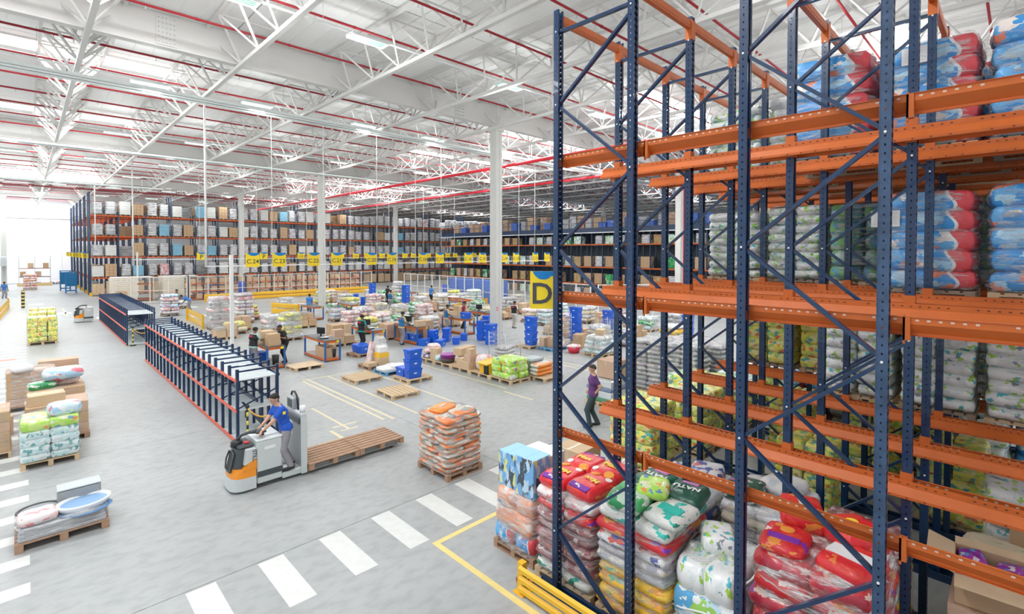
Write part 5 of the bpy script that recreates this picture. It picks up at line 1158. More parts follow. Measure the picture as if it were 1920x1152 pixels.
ZB = MB()
for k in range(7): ZB.bar((0, .03, .2 + 1.25 * k), (0, 1.07, .2 + 1.25 * k + (1.0)), .03)
ZB = ZB.mesh('frame_brace')
BM = MB().box(.05, -.02, -.13, BW - .05, .03, 0).mesh('beam')
rr = random.Random(5)
def rack_row(t, n, yo, braces=True):
    for i in range(n + 1):
        h = 11.3 if i % 3 == 0 else 9.25
        obj('upright', UPM[h], t, (i * BW, yo, 0), m=M_BLUE)
        if braces: obj('frame_brace', ZB, t, (i * BW, yo, 0), m=M_BLUE)
    for i in range(n):
        for z in BLV:
            for yy in (0, 1.08): obj('beam', BM, t, (i * BW, yo + yy, z), m=M_ORANGE2)
M_ORANGE2 = mat('beam_orange_red', (.62, .10, .02), .5)
rack_row(rk, NB, 0)
rack_row(rk, NB, 1.35, False)
for i in range(3): obj('yellow_foot', MB().box(-.12, -.2, 0, .12, -.02, .4), rk, (0 if i == 0 else 0, 0, 0), m=M_YEL) if i == 0 else None
FPAL = MB()
BAYN = lambda i: nth(i + 1) + ' bay'
LVN = {0: 'on the floor', 1: 'on the first shelf', 2: 'on the second shelf', 3: 'on the third shelf', 4: 'on the top shelf'}
for i in range(NB):
    for s in (0, 1):
        for l in range(5):
            if l == 0 and i < 14 and rr.random() < .3: continue
            if rr.random() < .05: continue
            r = rr.random(); q = 0 if r < .42 else 1 if r < .6 else 2 if r < .78 else 3 if r < .87 else 4 if r < .985 else 5
            if l == 0: q = 2 if rr.random() < .5 else 6
            if l in (2, 3) and i == 1: q = 2
            k, m_, nm = LK[q]
            z = (0 if l == 0 else BLV[l - 1]); x = X0 + i * BW + .64 + 1.15 * s + rr.uniform(-.03, .03)
            sc = (rr.uniform(.94, 1.04), 1., rr.uniform(.84, 1.06) if l < 4 else rr.uniform(.9, 1.12))
            o = obj({'bag': 'wrapped_bag_load', 'carton': 'carton_load', 'slab': 'sack_load'}[k], FLM[k], None, (x, Y0 + .5, z + .138), 0, sc, m=m_)
            tag(o, '%s %s, %s of the back rack, %s' % (nm, LVN[l], BAYN(i), 'left' if s == 0 else 'right'), 'pallet load', 'pallet loads in the long back rack')
            if l: obj('pallet', cached('flatf', lambda: MB().box(-.5, -.55, .11, .5, .55, .13).box(-.5, -.55, 0, -.4, .55, .11).box(-.05, -.55, 0, .05, .55, .11).box(.4, -.55, 0, .5, .55, .11).mesh('fp')), o, (0, .03, -.13 / sc[2]), scale=(1 / sc[0], 1, 1 / sc[2]), m=M_WOOD2)
# loads of the second row and end rows, seen between
for i in range(NB):
    for l in (1, 2, 3, 4):
        if rr.random() < .12: continue
        k, m_, nm = LK[(0, 1, 2)[rr.randrange(3)]]
        o = obj({'bag': 'wrapped_bag_load', 'carton': 'carton_load', 'slab': 'sack_load'}[k], FLM[k], None, (X0 + i * BW + 1.2, Y0 + 1.9, BLV[l - 1] + .01), 0, (2.25, .95, rr.uniform(.8, 1.0)), m=m_)
        tag(o, '%s %s of the rear row, %s' % (nm, LVN[l], BAYN(i)), 'pallet load', 'pallet loads in the rear row')
for r, yy in enumerate((75.6, 81.4, 87.2, 93.0, 98.4)):
    t = thing('pallet_rack', 'blue and orange rack end behind the long back rack, %s from the front' % nth(r + 1), 'pallet rack', (X0, yy, 0)); rack_row(t, 2, 0); rack_row(t, 2, 1.35, False)
    obj('yellow_foot', MB().box(-.12, -.2, 0, .12, -.02, .4), t, m=M_YEL)
    for l in range(5):
        k, m_, nm = LK[(0, 1, 4)[rr.randrange(3)]]
        o = obj({'bag': 'wrapped_bag_load', 'carton': 'carton_load', 'slab': 'sack_load'}[k], FLM[k], None, (X0 + .64, yy + .5, 0 if l == 0 else BLV[l - 1] + .01), 0, (1, 1, 1), m=m_)
        tag(o, '%s %s, left end of the %s rack row' % (nm, LVN[l], nth(r + 2)), 'pallet load', 'pallet loads at the rack ends')
# ============================================================ RIGHT-HAND RACK WITH DECK ABOVE
MX = 44.0; t = thing('mezzanine', 'dark blue raised deck over racks behind the packing area, right of the big column', 'mezzanine', (MX, 0, 0))
obj('deck', MB().box(0, 8, 7.3, 14, 60, 7.5), t, m=M_BLUE); obj('edge_beam', MB().box(-.12, 8, 7.02, 0, 60, 7.32), t, m=M_BLUE); obj('edge_strip', MB().box(-.16, 8, 6.9, -.1, 60, 7.0), t, m=mat('strip_white', (.8, .83, .85), .4))
for z in (8.0, 8.55): obj('handrail', MB().box(-.02, 8, z, .02, 60, z + .05), t, m=M_BLUE)
U2 = MB().box(-.05, -.05, 0, .05, .05, 7.3).mesh('up2'); Z2 = MB()
for k in range(5): Z2.bar((0, 0, .3 + 1.4 * k), (1.1, 0, 1.6 + 1.4 * k), .04)
Z2 = Z2.mesh('z2'); HP = MB().box(-.02, -.02, 7.5, .02, .02, 8.6).mesh('hp')
for k in range(36):
    y = 8.5 + 1.42 * k
    obj('upright', U2, t, (.1, y, 0), m=M_BLUE); obj('upright', U2, t, (1.2, y, 0), m=M_BLUE); obj('brace', Z2, t, (.1, y, 0), m=M_BLUE); obj('handrail_post', HP, t, (0, y, 0), m=M_BLUE)
for z in (1.3, 3.15, 5.6):
    obj('beam', MB().box(.0, 8, z, .06, 60, z + .12), t, m=M_ORANGE); obj('beam', MB().box(1.2, 8, z, 1.26, 60, z + .12), t, m=M_ORANGE)
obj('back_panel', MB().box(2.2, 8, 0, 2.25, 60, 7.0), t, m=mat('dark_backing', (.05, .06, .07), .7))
for k in range(35):
    for li, z in enumerate((0, 1.43, 3.28, 5.73)):
        if rr.random() < .22: continue
        q = rr.choice([0, 1, 2, 2, 7, 8, 9, 9]); k_, m_, nm = (LK + [('slab', P_NAPG, 'pale green packs'), ('slab', P_GREEN, 'green packs'), ('slab', P_RUST, 'brown packs')])[q]
        o = obj({'bag': 'bag_load', 'carton': 'stacked_cartons', 'slab': 'flat_pack_load'}[k_], FLM[k_], None, (MX + .72, 8.5 + 1.42 * k + .71, z + .006), math.pi / 2, (1.12, .85, .82 if li in (2,) else .66 if li != 1 else .8), m=m_)
        tag(o, '%s %s under the blue deck, %s from the right' % (nm, LVN[li], nth(k + 1)), 'pallet load', 'pallet loads under the blue deck')
for k in range(44):
    y = 9 + 1.13 * k; q = rr.choice([0, 1, 1, 2, 3])
    if q == 1:
        o = obj('storage_crate', cached('bigcr', lambda: MB().bbox(-.5, -.4, 0, .5, .4, .7, .04).bbox(-.52, -.42, .6, .52, .42, .75, .02).mesh('bc')), None, (MX + .9, y, 7.506), math.pi / 2, (1, 1, rr.uniform(.8, 1.5)), m=M_CRATE2)
        tag(o, 'large blue crate on the raised deck, %s from the right' % nth(k + 1), 'crate', 'goods on the raised deck')
    else:
        k_, m_, nm = [('slab', FG, 'grey trays'), None, ('carton', M_CARD2, 'pale cartons'), ('carton', M_CARD3, 'reddish cartons')][q]
        o = obj({'bag': 'bag_load', 'carton': 'stacked_cartons', 'slab': 'flat_pack_load'}[k_], FLM[k_], None, (MX + 1.6, y, 7.506), math.pi / 2, (1, 1, rr.uniform(.7, 1.2)), m=m_)
        tag(o, '%s on the raised deck, %s from the right' % (nm, nth(k + 1)), 'pallet load', 'goods on the raised deck')
# ============================================================ CAGES AND LOW SHELVES
M_CREAM = mat('cage_cream', (.80, .74, .64), .5); M_CAGEW = mat('cage_white', (.80, .82, .82), .45)
def cage(lab, x0, y0, x1, y1, h=2.5, m=M_CREAM, pitch=1.35, mesh=True):
    L = math.hypot(x1 - x0, y1 - y0); rz = math.atan2(y1 - y0, x1 - x0); t = thing('cage_fence', lab, 'fence', (x0, y0, 0), rz)
    n = int(L / pitch)
    for i in range(n + 1): obj('fence_post', cached(('fp', h), lambda: MB().box(-.035, -.035, 0, .035, .035, h).mesh('fp')), t, (L * i / n, 0, 0), m=m)
    for z in (.12, h * .48, h - .05): obj('fence_rail', MB().box(0, -.025, z - .02, L, .025, z + .03), t, m=m)
    if mesh:
        b = MB(); k = 0
        while k * .15 < L: b.add([(k * .15, 0, .1), (k * .15 + .008, 0, .1), (k * .15 + .008, 0, h), (k * .15, 0, h)], [(0, 1, 2, 3)]); k += 1
        for z in [.1 + .15 * q for q in range(int(h / .15))]: b.add([(0, 0, z), (L, 0, z), (L, 0, z + .008), (0, 0, z + .008)], [(0, 1, 2, 3)])
        o = obj('wire_mesh', b, t, m=m); o['kind'] = 'stuff'
    return t
cage('cream wire cage fence before the brown carton shelves, left half', 11.2, 55.3, 20.4, 55.3)
cage('cream wire cage fence before the brown carton shelves, right half', 20.6, 55.3, 30.2, 55.3)
cage('cream wire cage fence behind the bending worker', 7.0, 57.5, 11.0, 55.5)
cage('white wire cage fence running back past the nearest column', 29.6, 22.0, 30.2, 48.0, m=M_CAGEW)
cage('white wire cage fence across the space right of the nearest column', 30.0, 21.6, 40.0, 14.0, m=M_CAGEW)
for k, (x, w_) in enumerate(((5.9, 3.2), (9.9, 3.0))):
    t = thing('storage_cabinet', 'cream slatted storage cabinet %s the white pole' % ('left of' if k == 0 else 'right of'), 'cabinet', (x, 60.2, 0))
    obj('side_panel', MB().box(0, 0, 0, .05, 2.4, 2.3), t, m=M_CREAM); obj('side_panel', MB().box(w_, 0, 0, w_ + .05, 2.4, 2.3), t, m=M_CREAM); [obj('slatted_board', MB().box(.03, -.03, .1 + .2 * q_, w_ * .6, 0, .28 + .2 * q_), t, m=M_CREAM) for q_ in range(11)]; obj('top_panel', MB().box(0, 0, 2.3, w_ + .05, 2.4, 2.35), t, m=M_LABEL)
    for z in (.1, .85, 1.6): obj('shelf', MB().box(.05, .05, z, w_, 2.3, z + .06), t, m=M_ORANGE)
    carton('carton stack beside the cream cabinet %s the pole' % ('left of' if k == 0 else 'right of'), x + .6, 59.4, 0, .8, .7, 1.1 - .3 * k, 0, k)
sh = thing('low_shelving', 'low brown-stocked shelving behind the cream cage fence', 'shelving', (11.5, 57.2, 0))
for i in range(15): obj('upright', cached('lsu', lambda: MB().box(-.03, 0, 0, .03, .9, 2.5).mesh('l')), sh, (1.3 * i, 0, 0), m=M_BLUE)
for z in (.1, .85, 1.6): obj('shelf', MB().box(0, 0, z, 18.2, .9, z + .08), sh, m=M_ORANGE2)
for i in range(14):
    for l, z in enumerate((.18, .93, 1.68)):
        for s in (0, 1):
            if rr.random() < .1: continue
            o = carton('carton on the %s shelf behind the cage fence, %s bay, %s' % (('lower', 'middle', 'upper')[l], nth(i + 1), ('left', 'right')[s]), 11.5 + 1.3 * i + .35 + .6 * s, 57.2 + .4, z + .006, .5, .6, (.45, .5, .55)[rr.randrange(3)], 0, rr.randrange(3), group='cartons on the low shelves')
guard(12.3, 54.7, 0, 17.5, 'long yellow double guard rail at the foot of the cream cage fence', .75, 2)
guard(29.2, 33.0, math.pi / 2, 9., 'yellow double guard rail at the foot of the white cage fence', .75, 2)
guard(24.0, 31.0, math.radians(35), 3.2, 'yellow double guard rail inside an orange table frame', .75, 2)
for k in range(12):
    i, j = k % 6, k // 6
    o = obj('storage_crate', cached('bigcr', None), None, (31.4, 33.6 + 1.35 * i, .76 * j * 1.45), math.pi / 2, (1.25, .9, 1.45), m=M_CRATE2)
    tag(o, 'large pale blue bin behind the white cage fence, %s column, %s' % (nth(i + 1), ('bottom', 'top')[j]), 'bin', 'large bins behind the white fence')
for k, (x, y, n) in enumerate(((13.3, 57.9, 3), (10.2, 58.2, 2), (14.9, 56.6, 3))):
    pass
for k, (px, py, n) in enumerate(((405, 561, 4), (420, 561, 4), (460, 562, 5), (376, 558, 2))):
    x, y = floor_at(px, py); tower(x, y + 1.2 if k < 5 else y, n, 'blue crate behind the cage fence, %s stack from the left' % nth(k + 1), 0, 0, det=False)

# ============================================================ PACKING TABLES
def table(lab, x, y, L=2.2, w=.68, h=.92, top=True, things_=True):
    t = thing('packing_table', lab, 'table', (x, y, 0))
    for sx in (0, w):
        for sy in (0, L): obj('leg', MB().bbox(sx - .035, sy - .035, 0, sx + .035, sy + .035, h, .004), t, m=mat('table_blue', (.03, .13, .40), .35))
    for z in (.09, h - .05):
        for (a, b_) in (((0, 0), (w, 0)), ((w, 0), (w, L)), ((w, L), (0, L)), ((0, L), (0, 0))): obj('frame_beam', MB().bar((*a, z), (*b_, z), .04, .1), t, m=M_ORANGE)
    if top: obj('tabletop', MB().bbox(-.03, -.03, h, w + .03, L + .03, h + .025, .004), t, m=mat('tabletop_dark', (.10, .11, .11), .4))
    obj('lower_shelf', MB().box(0, 0, .11, w, L, .13), t, m=mat('lower_shelf_grey', (.3, .31, .3), .5))
    obj('yellow_tag', MB().box(w - .16, -.03, h - .1, w - .04, -.022, h + .0), t, m=M_YSIGN)
    return t
TB = [('packing table beside the plywood-topped pallet', 9.42, 21.4), ('packing table where the worker in black leans', 12.35, 22.5), ('packing table nearest the shelf row', 7.08, 21.6), ('packing table where the blue-vested worker sorts', 14.55, 21.9), ('packing table with a blue crate on top', 18.3, 22.6), ('packing table behind the black-vested workers', 21.2, 23.5)]
for lab, x, y in TB: table(lab, x, y)
table('packing table far back beside the dark-shirted worker', 21.5, 38.2); table('packing table far back under the blue-shirted worker', 26.6, 41.0); table('empty orange table frame around the yellow guard rail', 25.2, 31.4, 3.4, 1.2, top=False); table('packing table far back with grey parcels', 14.6, 35.0)
table('packing table behind the second column', 17.2, 34.5)
def monitor(lab, x, y, z, rz):
    t = thing('monitor', lab, 'monitor', (x, y, z), rz); obj('screen', MB().bbox(-.02, -.22, .12, .02, .22, .42, .008), t, m=M_BLACK); obj('stand', MB().bbox(-.02, -.03, 0, .02, .03, .2, .004), t, m=M_BLACK); obj('foot', MB().bbox(-.1, -.12, 0, .1, .12, .015, .004), t, m=M_BLACK)
for k, (x, y, w_) in enumerate(((9.8, 22.7, 'beside the plywood pallet'), (12.7, 23.8, 'of the worker in black'), (14.95, 23.4, 'of the blue-vested worker'), (21.6, 25.2, 'behind the black-vested workers'))):
    monitor('black monitor standing on the packing table ' + w_, x, y, .946, .5); o = thing('scale', 'flat grey parcel scale on the packing table ' + w_, 'scale', (x - .1, y - .6, .946)); obj('plate', MB().bbox(-.18, -.18, .04, .18, .18, .06, .006), o, m=M_STEEL); obj('scale_body', MB().bbox(-.14, -.14, 0, .14, .14, .04, .006), o, m=M_BLACK)
carton('brown carton being packed on the table nearest the shelf row', 7.4, 21.95, .946, .45, .45, .5, .1, 0); carton('second brown carton on the table nearest the shelf row', 7.4, 22.6, .946, .5, .5, .55, 0, 1)
carton('long printed carton under the table beside the plywood pallet', 9.76, 22.1, .132, .5, 1.1, .45, 0, 0); t = thing('waste_bin', 'black round waste bin under the table beside the plywood pallet', 'bin', (9.9, 21.3 + .35, .132)); obj('bin_body', MB().tube([(0, 0, 0), (0, 0, .38)], [.12, .15], 12), t, m=M_BLACK)
t = thing('waste_bin', 'black round waste bin at the foot of the table nearest the shelf row', 'bin', (7.5, 21.9, .132)); obj('bin_body', MB().tube([(0, 0, 0), (0, 0, .4)], [.12, .15], 12), t, m=M_BLACK)
crate('blue crate lying on the table next to the worker in the middle', 18.6, 22.9, .946, 1.6); carton('carton on the table of the blue-vested worker', 14.9, 22.2, .946, .5, .4, .3, 0, 1); carton('big carton behind the table of the blue-vested worker', 15.8, 23.0, 0, .7, .6, 1.1, 0, 0)
crate('blue crate on the pallet between two packing tables', 11.3, 21.5, .146, .2); crate('second blue crate on the pallet between two packing tables', 11.35, 22.0, .146, .1); pallet('weathered pallet under blue crates between two packing tables', 11.4, 21.7, 0, .1, 2)
crate('blue crate under the table nearest the shelf row', 7.35, 23.3, .132, 1.57); crate('blue crate under the table of the blue-vested worker', 14.9, 23.3, .132, 1.57); crate('second blue crate under the table of the blue-vested worker', 14.9, 22.6, .132, 1.57)

# ============================================================ PILES BETWEEN AND BEHIND THE TABLES
FILM_H = wrapmat('heap_film', .35, .9)
COLN = {'P_PINK': 'pink', 'P_WHITE': 'white', 'P_GREY2': 'lilac-grey', 'P_YG': 'yellow-green', 'P_BEIGE': 'beige', 'P_AQUA': 'aqua', 'P_GREY': 'grey', 'P_LBLUE': 'light blue', 'P_ORPK': 'salmon'}
TAKEN = [(18.54, 20.2), (18.54, 42.7), (39.54, 20.2), (26.0, 32.6), (25.2, 31.2), (25.8, 34.2), (21.8, 39), (27, 42), (15, 36), (17.5, 35.5), (29.6, 23), (29.8, 27), (24., 31.), (25.3, 32)] + [(29.7, 22 + k) for k in range(28)] + [(30 + k, 21.6 - .76 * k) for k in range(11)] + [(15.2, 37.3), (21.4, 36.2), (23.9, 40.9), (27., 38.4), (19.9, 24.8), (22.3, 22.6), (17.9, 23.9), (9.5, 46.9), (8.9, 49.)] + [floor_at(*q_) for q_ in ((698, 566), (761, 585), (657, 570), (668, 574), (680, 572), (550, 592), (1290, 640), (770, 640), (835, 560))] + [(9.8, 22.4), (12.7, 23.5), (14.9, 23), (18.6, 23.7), (21.5, 24.6), (7.4, 22.7)]
def free(x, y, r=1.25):
    for (a, b_) in TAKEN:
        if abs(a - x) < r and abs(b_ - y) < r: return False
    TAKEN.append((x, y)); return True
def pile(lab, x, y, typ, rz=0., hgt=1.):
    """typ: material names joined by +, or 'cartons'"""
    k = int(abs(x * 7 + y * 13))
    if typ == 'cartons':
        pallet('pallet under the ' + lab, x, y, 0, rz, 2 if k % 2 else 0)
        r_ = random.Random(k); n = 0; h00 = 1
        for i in range(2):
            for j in range(2):
                hq = 1 + r_.randrange(2); h00 = hq if (i, j) == (0, 0) else h00
                for q in range(hq):
                    n += 1; carton('%s carton of the %s' % (nth(n), lab), x + (-.28 + .56 * i), y + (-.24 + .48 * j), .146 + .36 * q, .5 + .04 * r_.random(), .44, .355, 0, r_.randrange(3), group='cartons in the packing area')
        if k % 3 == 0: topbag('crumpled white film on the ' + lab, x - .28, y - .24, .14 + .36 * h00, .6, .5, .2, .3, FILM_H, name='film_bundle', cat='film')
        return
    ms = [globals()[q] for q in typ.split('+')]; nl = max(2, int(hgt / .22))
    bagstack('bag_pile', lab, x, y, 0, 1.08, .98, [hgt / nl] * nl, ms, rz, pal=(0, 2, 1)[k % 3], wrap=(WRAPL, None, FILM_H, WRAP)[k % 4], seed=k, pattern=((2, 2), (2, 1)), low=True, cat='bag pile', jit=.06, taper=.12 if hgt < 1.5 else .0, plabel='pallet under the ' + lab)
ITEMS = [(404, 620, 'P_GREY2+P_PINK+P_GREY', 1.9, 'tall mixed bag stack left of the white pole'), (452, 608, 'P_PINK+P_GREY2+P_WHITE', 1.9, 'tall mixed bag stack right of the white pole'),
 (414, 638, 'cartons', 1, 'carton pile at the left foot of the white pole'), (444, 632, 'P_BEIGE+P_YG', .55, 'low yellow pile right of the white pole'), (466, 630, 'cartons', 1, 'carton pile behind the two packers'),
 (484, 608, 'P_ORPK+P_YG', .9, 'salmon and green pile behind the two packers'), (507, 622, 'P_WHITE+P_PINK', .8, 'white film heap beside the two packers'), (540, 640, 'P_LBLUE+P_YG+P_YG', 1.35, 'light blue and yellow nappy pile right of the packers'),
 (570, 616, 'cartons', 1, 'carton pile beyond the nappy pile'), (532, 583, 'P_WHITE+P_GREY', .9, 'grey and white pile by the far guard rail'), (598, 598, 'P_BEIGE+P_WHITE', .6, 'low beige bag pile below the second column'),
 (590, 580, 'cartons', 1, 'carton pile beside the blue-shirted worker'), (640, 562, 'cartons', 1, 'carton pile right of the second column'), (632, 604, 'P_GREY2+P_LBLUE', .7, 'lilac bag pile mid-distance'),
 (656, 616, 'P_PINK+P_PINK', .9, 'pink bag pile mid-distance'), (676, 606, 'P_BEIGE+P_WHITE', .9, 'cream pile behind the pink one'), (634, 640, 'cartons', 1, 'carton pile behind the first table'), (652, 655, 'cartons', 1, 'carton pile between first and second table'),
 (688, 628, 'P_YG+P_WHITE', .8, 'pale yellow pile behind the second table'), (712, 622, 'P_WHITE+P_PINK', .9, 'white and pink pile behind the second table'), (715, 586, 'P_PINK+P_PINK', 1.2, 'pink wrapped pile in mid-hall'), (748, 604, 'P_BEIGE+P_WHITE', 1.0, 'cream filmed pile in mid-hall'),
 (742, 640, 'cartons', 1, 'carton pile left of the blue-vested worker'), (692, 600, 'cartons', 1, 'carton pile in mid-hall'), (790, 580, 'P_PINK+P_WHITE', .9, 'pink and white pile farther back'), (796, 602, 'P_PINK+P_PINK', 1., 'pink pile behind the third table'), (805, 622, 'P_WHITE+P_PINK', .7, 'white film pile behind the third table'),
 (866, 566, 'P_WHITE+P_GREY', 1.3, 'tall white sack pile left of the nearest column'), (880, 592, 'P_WHITE+P_BEIGE', 1.2, 'white sack pile nearer the column'), (890, 580, 'P_AQUA+P_NAPW', 1.5, 'aqua nappy stack left of the nearest column'),
 (950, 600, 'cartons', 1, 'carton pile right of the nearest column'), (985, 590, 'cartons', 1, 'carton pile beyond the worker in the black vest'), (1000, 606, 'P_PINK+P_BEIGE', .8, 'salmon pile beyond the black-vested worker'), (972, 575, 'P_WHITE+P_BEIGE', .9, 'beige pile farther right of the column'),
 (1028, 612, 'P_AQUA+P_GREY', .9, 'aqua pile behind the D sign'), (1080, 600, 'P_WHITE+P_AQUA', .9, 'aqua and white pile right of the first upright'), (1120, 590, 'P_GREY+P_WHITE', .8, 'grey pile seen between the first uprights'), (1150, 620, 'cartons', 1, 'carton pile seen between the first uprights'),
 (1200, 640, 'cartons', 1, 'carton pile seen past the second upright'), (1225, 600, 'P_PINK+P_WHITE', 1., 'pink and white pile seen past the second upright'), (1245, 640, 'P_GREY+P_GREY2', 1., 'grey pile seen past the second upright'), (1280, 612, 'P_ORPK+P_WHITE', .9, 'salmon pile seen between rack posts'), (1270, 650, 'P_YEL+P_WHITE', .9, 'yellow-topped pile seen between rack posts'),
 (312, 594, 'P_GREY2+P_PINK+P_LBLUE', 1.5, 'lilac and pink bag stack standing alone behind the shelf rows'), (345, 585, 'P_WHITE', .5, 'low white pile beside the bending worker'), (1320, 640, 'P_GREY+P_GREY', 1.2, 'grey stack far right between rack posts'), (1180, 575, 'P_WHITE+P_PINK', .9, 'white and pink pile far off past the second upright')]
for (px, py, typ, h_, lab) in ITEMS:
    x, y = floor_at(px, py); y += .5; x += .3
    while not free(x, y, 1.12) and y < 60: y += .45
    pile(lab, x, y, typ, 0, h_)
TYPS = ['cartons', 'P_WHITE+P_GREY', 'cartons', 'P_BEIGE+P_GREY', 'cartons', 'P_GREY2+P_GREY', 'P_YG+P_WHITE', 'P_AQUA+P_GREEN', 'cartons', 'P_WHITE+P_BEIGE', 'P_ORPK+P_BLUEW', 'cartons']
r2 = random.Random(11); cnt = 0
for ix, x in enumerate((16.2, 17.6, 19.8, 21.2, 23.4, 24.8, 27.0, 28.3)):
    for iy in range(16):
        y = 24.6 + 1.5 * iy
        if x > 22 and y < 20: continue
        if r2.random() < .33 or (x < 18 and y > 41) or (18.9 < y < 21): continue
        if not free(x, y, 1.15): continue
        ty = TYPS[r2.randrange(len(TYPS))]; cnt += 1
        pile('%s pile in the back area, %s lane, %s deep' % ('carton' if ty == 'cartons' else COLN[ty.split('+')[0]], nth(ix + 1), nth(iy + 1)), x, y, ty, 0, .6 + .6 * r2.random())
for ix, x in enumerate((22.5, 24.0, 26., 27.6)):
    for iy in range(5):
        y = 14.5 + 1.6 * iy
        if r2.random() < .3 or not free(x, y, 1.15): continue
        ty = TYPS[r2.randrange(len(TYPS))]
        pile('%s pile past the column, %s lane, %s deep' % ('carton' if ty == 'cartons' else COLN[ty.split('+')[0]], nth(ix + 1), nth(iy + 1)), x, y, ty, 0, .5 + .5 * r2.random())
for k, (px, py, n) in enumerate(((698, 566, 5), (761, 585, 6), (657, 570, 2), (668, 574, 3), (680, 572, 2), (550, 592, 1), (1290, 640, 4), (770, 640, 1), (835, 560, 4))):
    x, y = floor_at(px, py); tower(x, y, n, 'blue crate, %s tower among the back piles' % nth(k + 1), .3 * k, 0, det=False)
roll_cage('wire roll cage among the piles behind the rack', 20.6, 14.2, 0, 1.6)
# far left end of the hall
bagstack('pack_stack', 'red and white printed stack near the far white wall', .45, 88., 0, 1.3, 1.2, [.3] * 6, [P_PINK, P_ORPK], pal=0, wrap=None, kind='pack', cat='pack stack', seed=170, low=True, plabel='pallet under the red and white stack near the far wall')
for k in range(9):
    o = obj('sack', LOWB[k % 2], None, (.9 + .42 * k, 100.0 + 1.1 * (k % 3), .26), k, (.95, .8, .5), m=[P_PINK, P_GREY2, P_BLUEW, P_WHITE][k % 4]); tag(o, '%s sack in the heap by the far wall, %s from the left' % (('pink', 'lilac', 'navy and white', 'white')[k % 4], nth(k + 1)), 'sack', 'sacks at the far wall')
t = thing('storage_shelf', 'brown shelf unit with boxes at the far left wall', 'shelving', (-.6, 97, 0))
for x in (0, 1.6, 3.2): obj('post', MB().box(x - .04, 0, 0, x + .04, .08, 4.2), t, m=M_STEEL)
for z in (1.2, 2.4): obj('shelf', MB().box(0, 0, z, 3.2, .9, z + .1), t, m=mat('brown_frame', (.35, .2, .15), .5))
obj('yellow_rail', MB().box(-.2, -.3, 0, 3.4, -.2, .4), t, m=mat('dull_yellow', (.75, .55, .25), .5))
for k in range(4): carton('carton on the brown shelf frame at the far left wall, %s' % nth(k + 1), -.2 + .78 * k, 97.45, 1.306 + 1.2 * (k % 2), .6, .6, .7, 0, k)
t = thing('electrical_box', 'pale grey wall box fixed to the far left column', 'box', (-2.15, 87.03, 3.0)); obj('box_body', MB().bbox(0, 0, 0, .6, .4, 1.2, .03), t, m=M_WHITE); obj('box_door', MB().bbox(.05, -.02, .1, .55, 0, 1.1, .01), t, m=M_STEEL)
t = thing('hazard_bollard', 'black and yellow striped bollard by the left crossing', 'bollard', (-.15, 60., 0)); obj('post', MB().tube([(0, 0, 0), (0, 0, 1.5)], .12, 10), t, m=M_BLACK)
for k in range(5): obj('band', MB().tube([(0, 0, .12 + .3 * k), (0, 0, .27 + .3 * k)], .13, 10), t, m=mat('hazard_yellow2', (.8, .65, .2), .5))
for k, (x, y) in enumerate(((4.0, 82), (4.25, 76.5))):
    t = thing('blue_cage_trolley', 'blue tubular cage trolley at the left end of the back racks, %s one' % ('farther', 'nearer')[k], 'trolley', (x - .9, y, 0)); mb = mat('trolley_blue', (.02, .25, .55), .4)
    for sx in (0, .9):
        for sy in (0, 1.2): obj('post', MB().box(sx - .04, sy - .04, 0, sx + .04, sy + .04, 2.5), t, m=mb)
    for z in (.3, 1.2, 2.45): obj('frame', MB().bar((0, 0, z), (.9, 0, z), .07).bar((.9, 0, z), (.9, 1.2, z), .07).bar((.9, 1.2, z), (0, 1.2, z), .07).bar((0, 1.2, z), (0, 0, z), .07), t, m=mb)
    obj('panel', MB().box(.02, .55, .8, .88, .6, 2.3), t, m=mb)
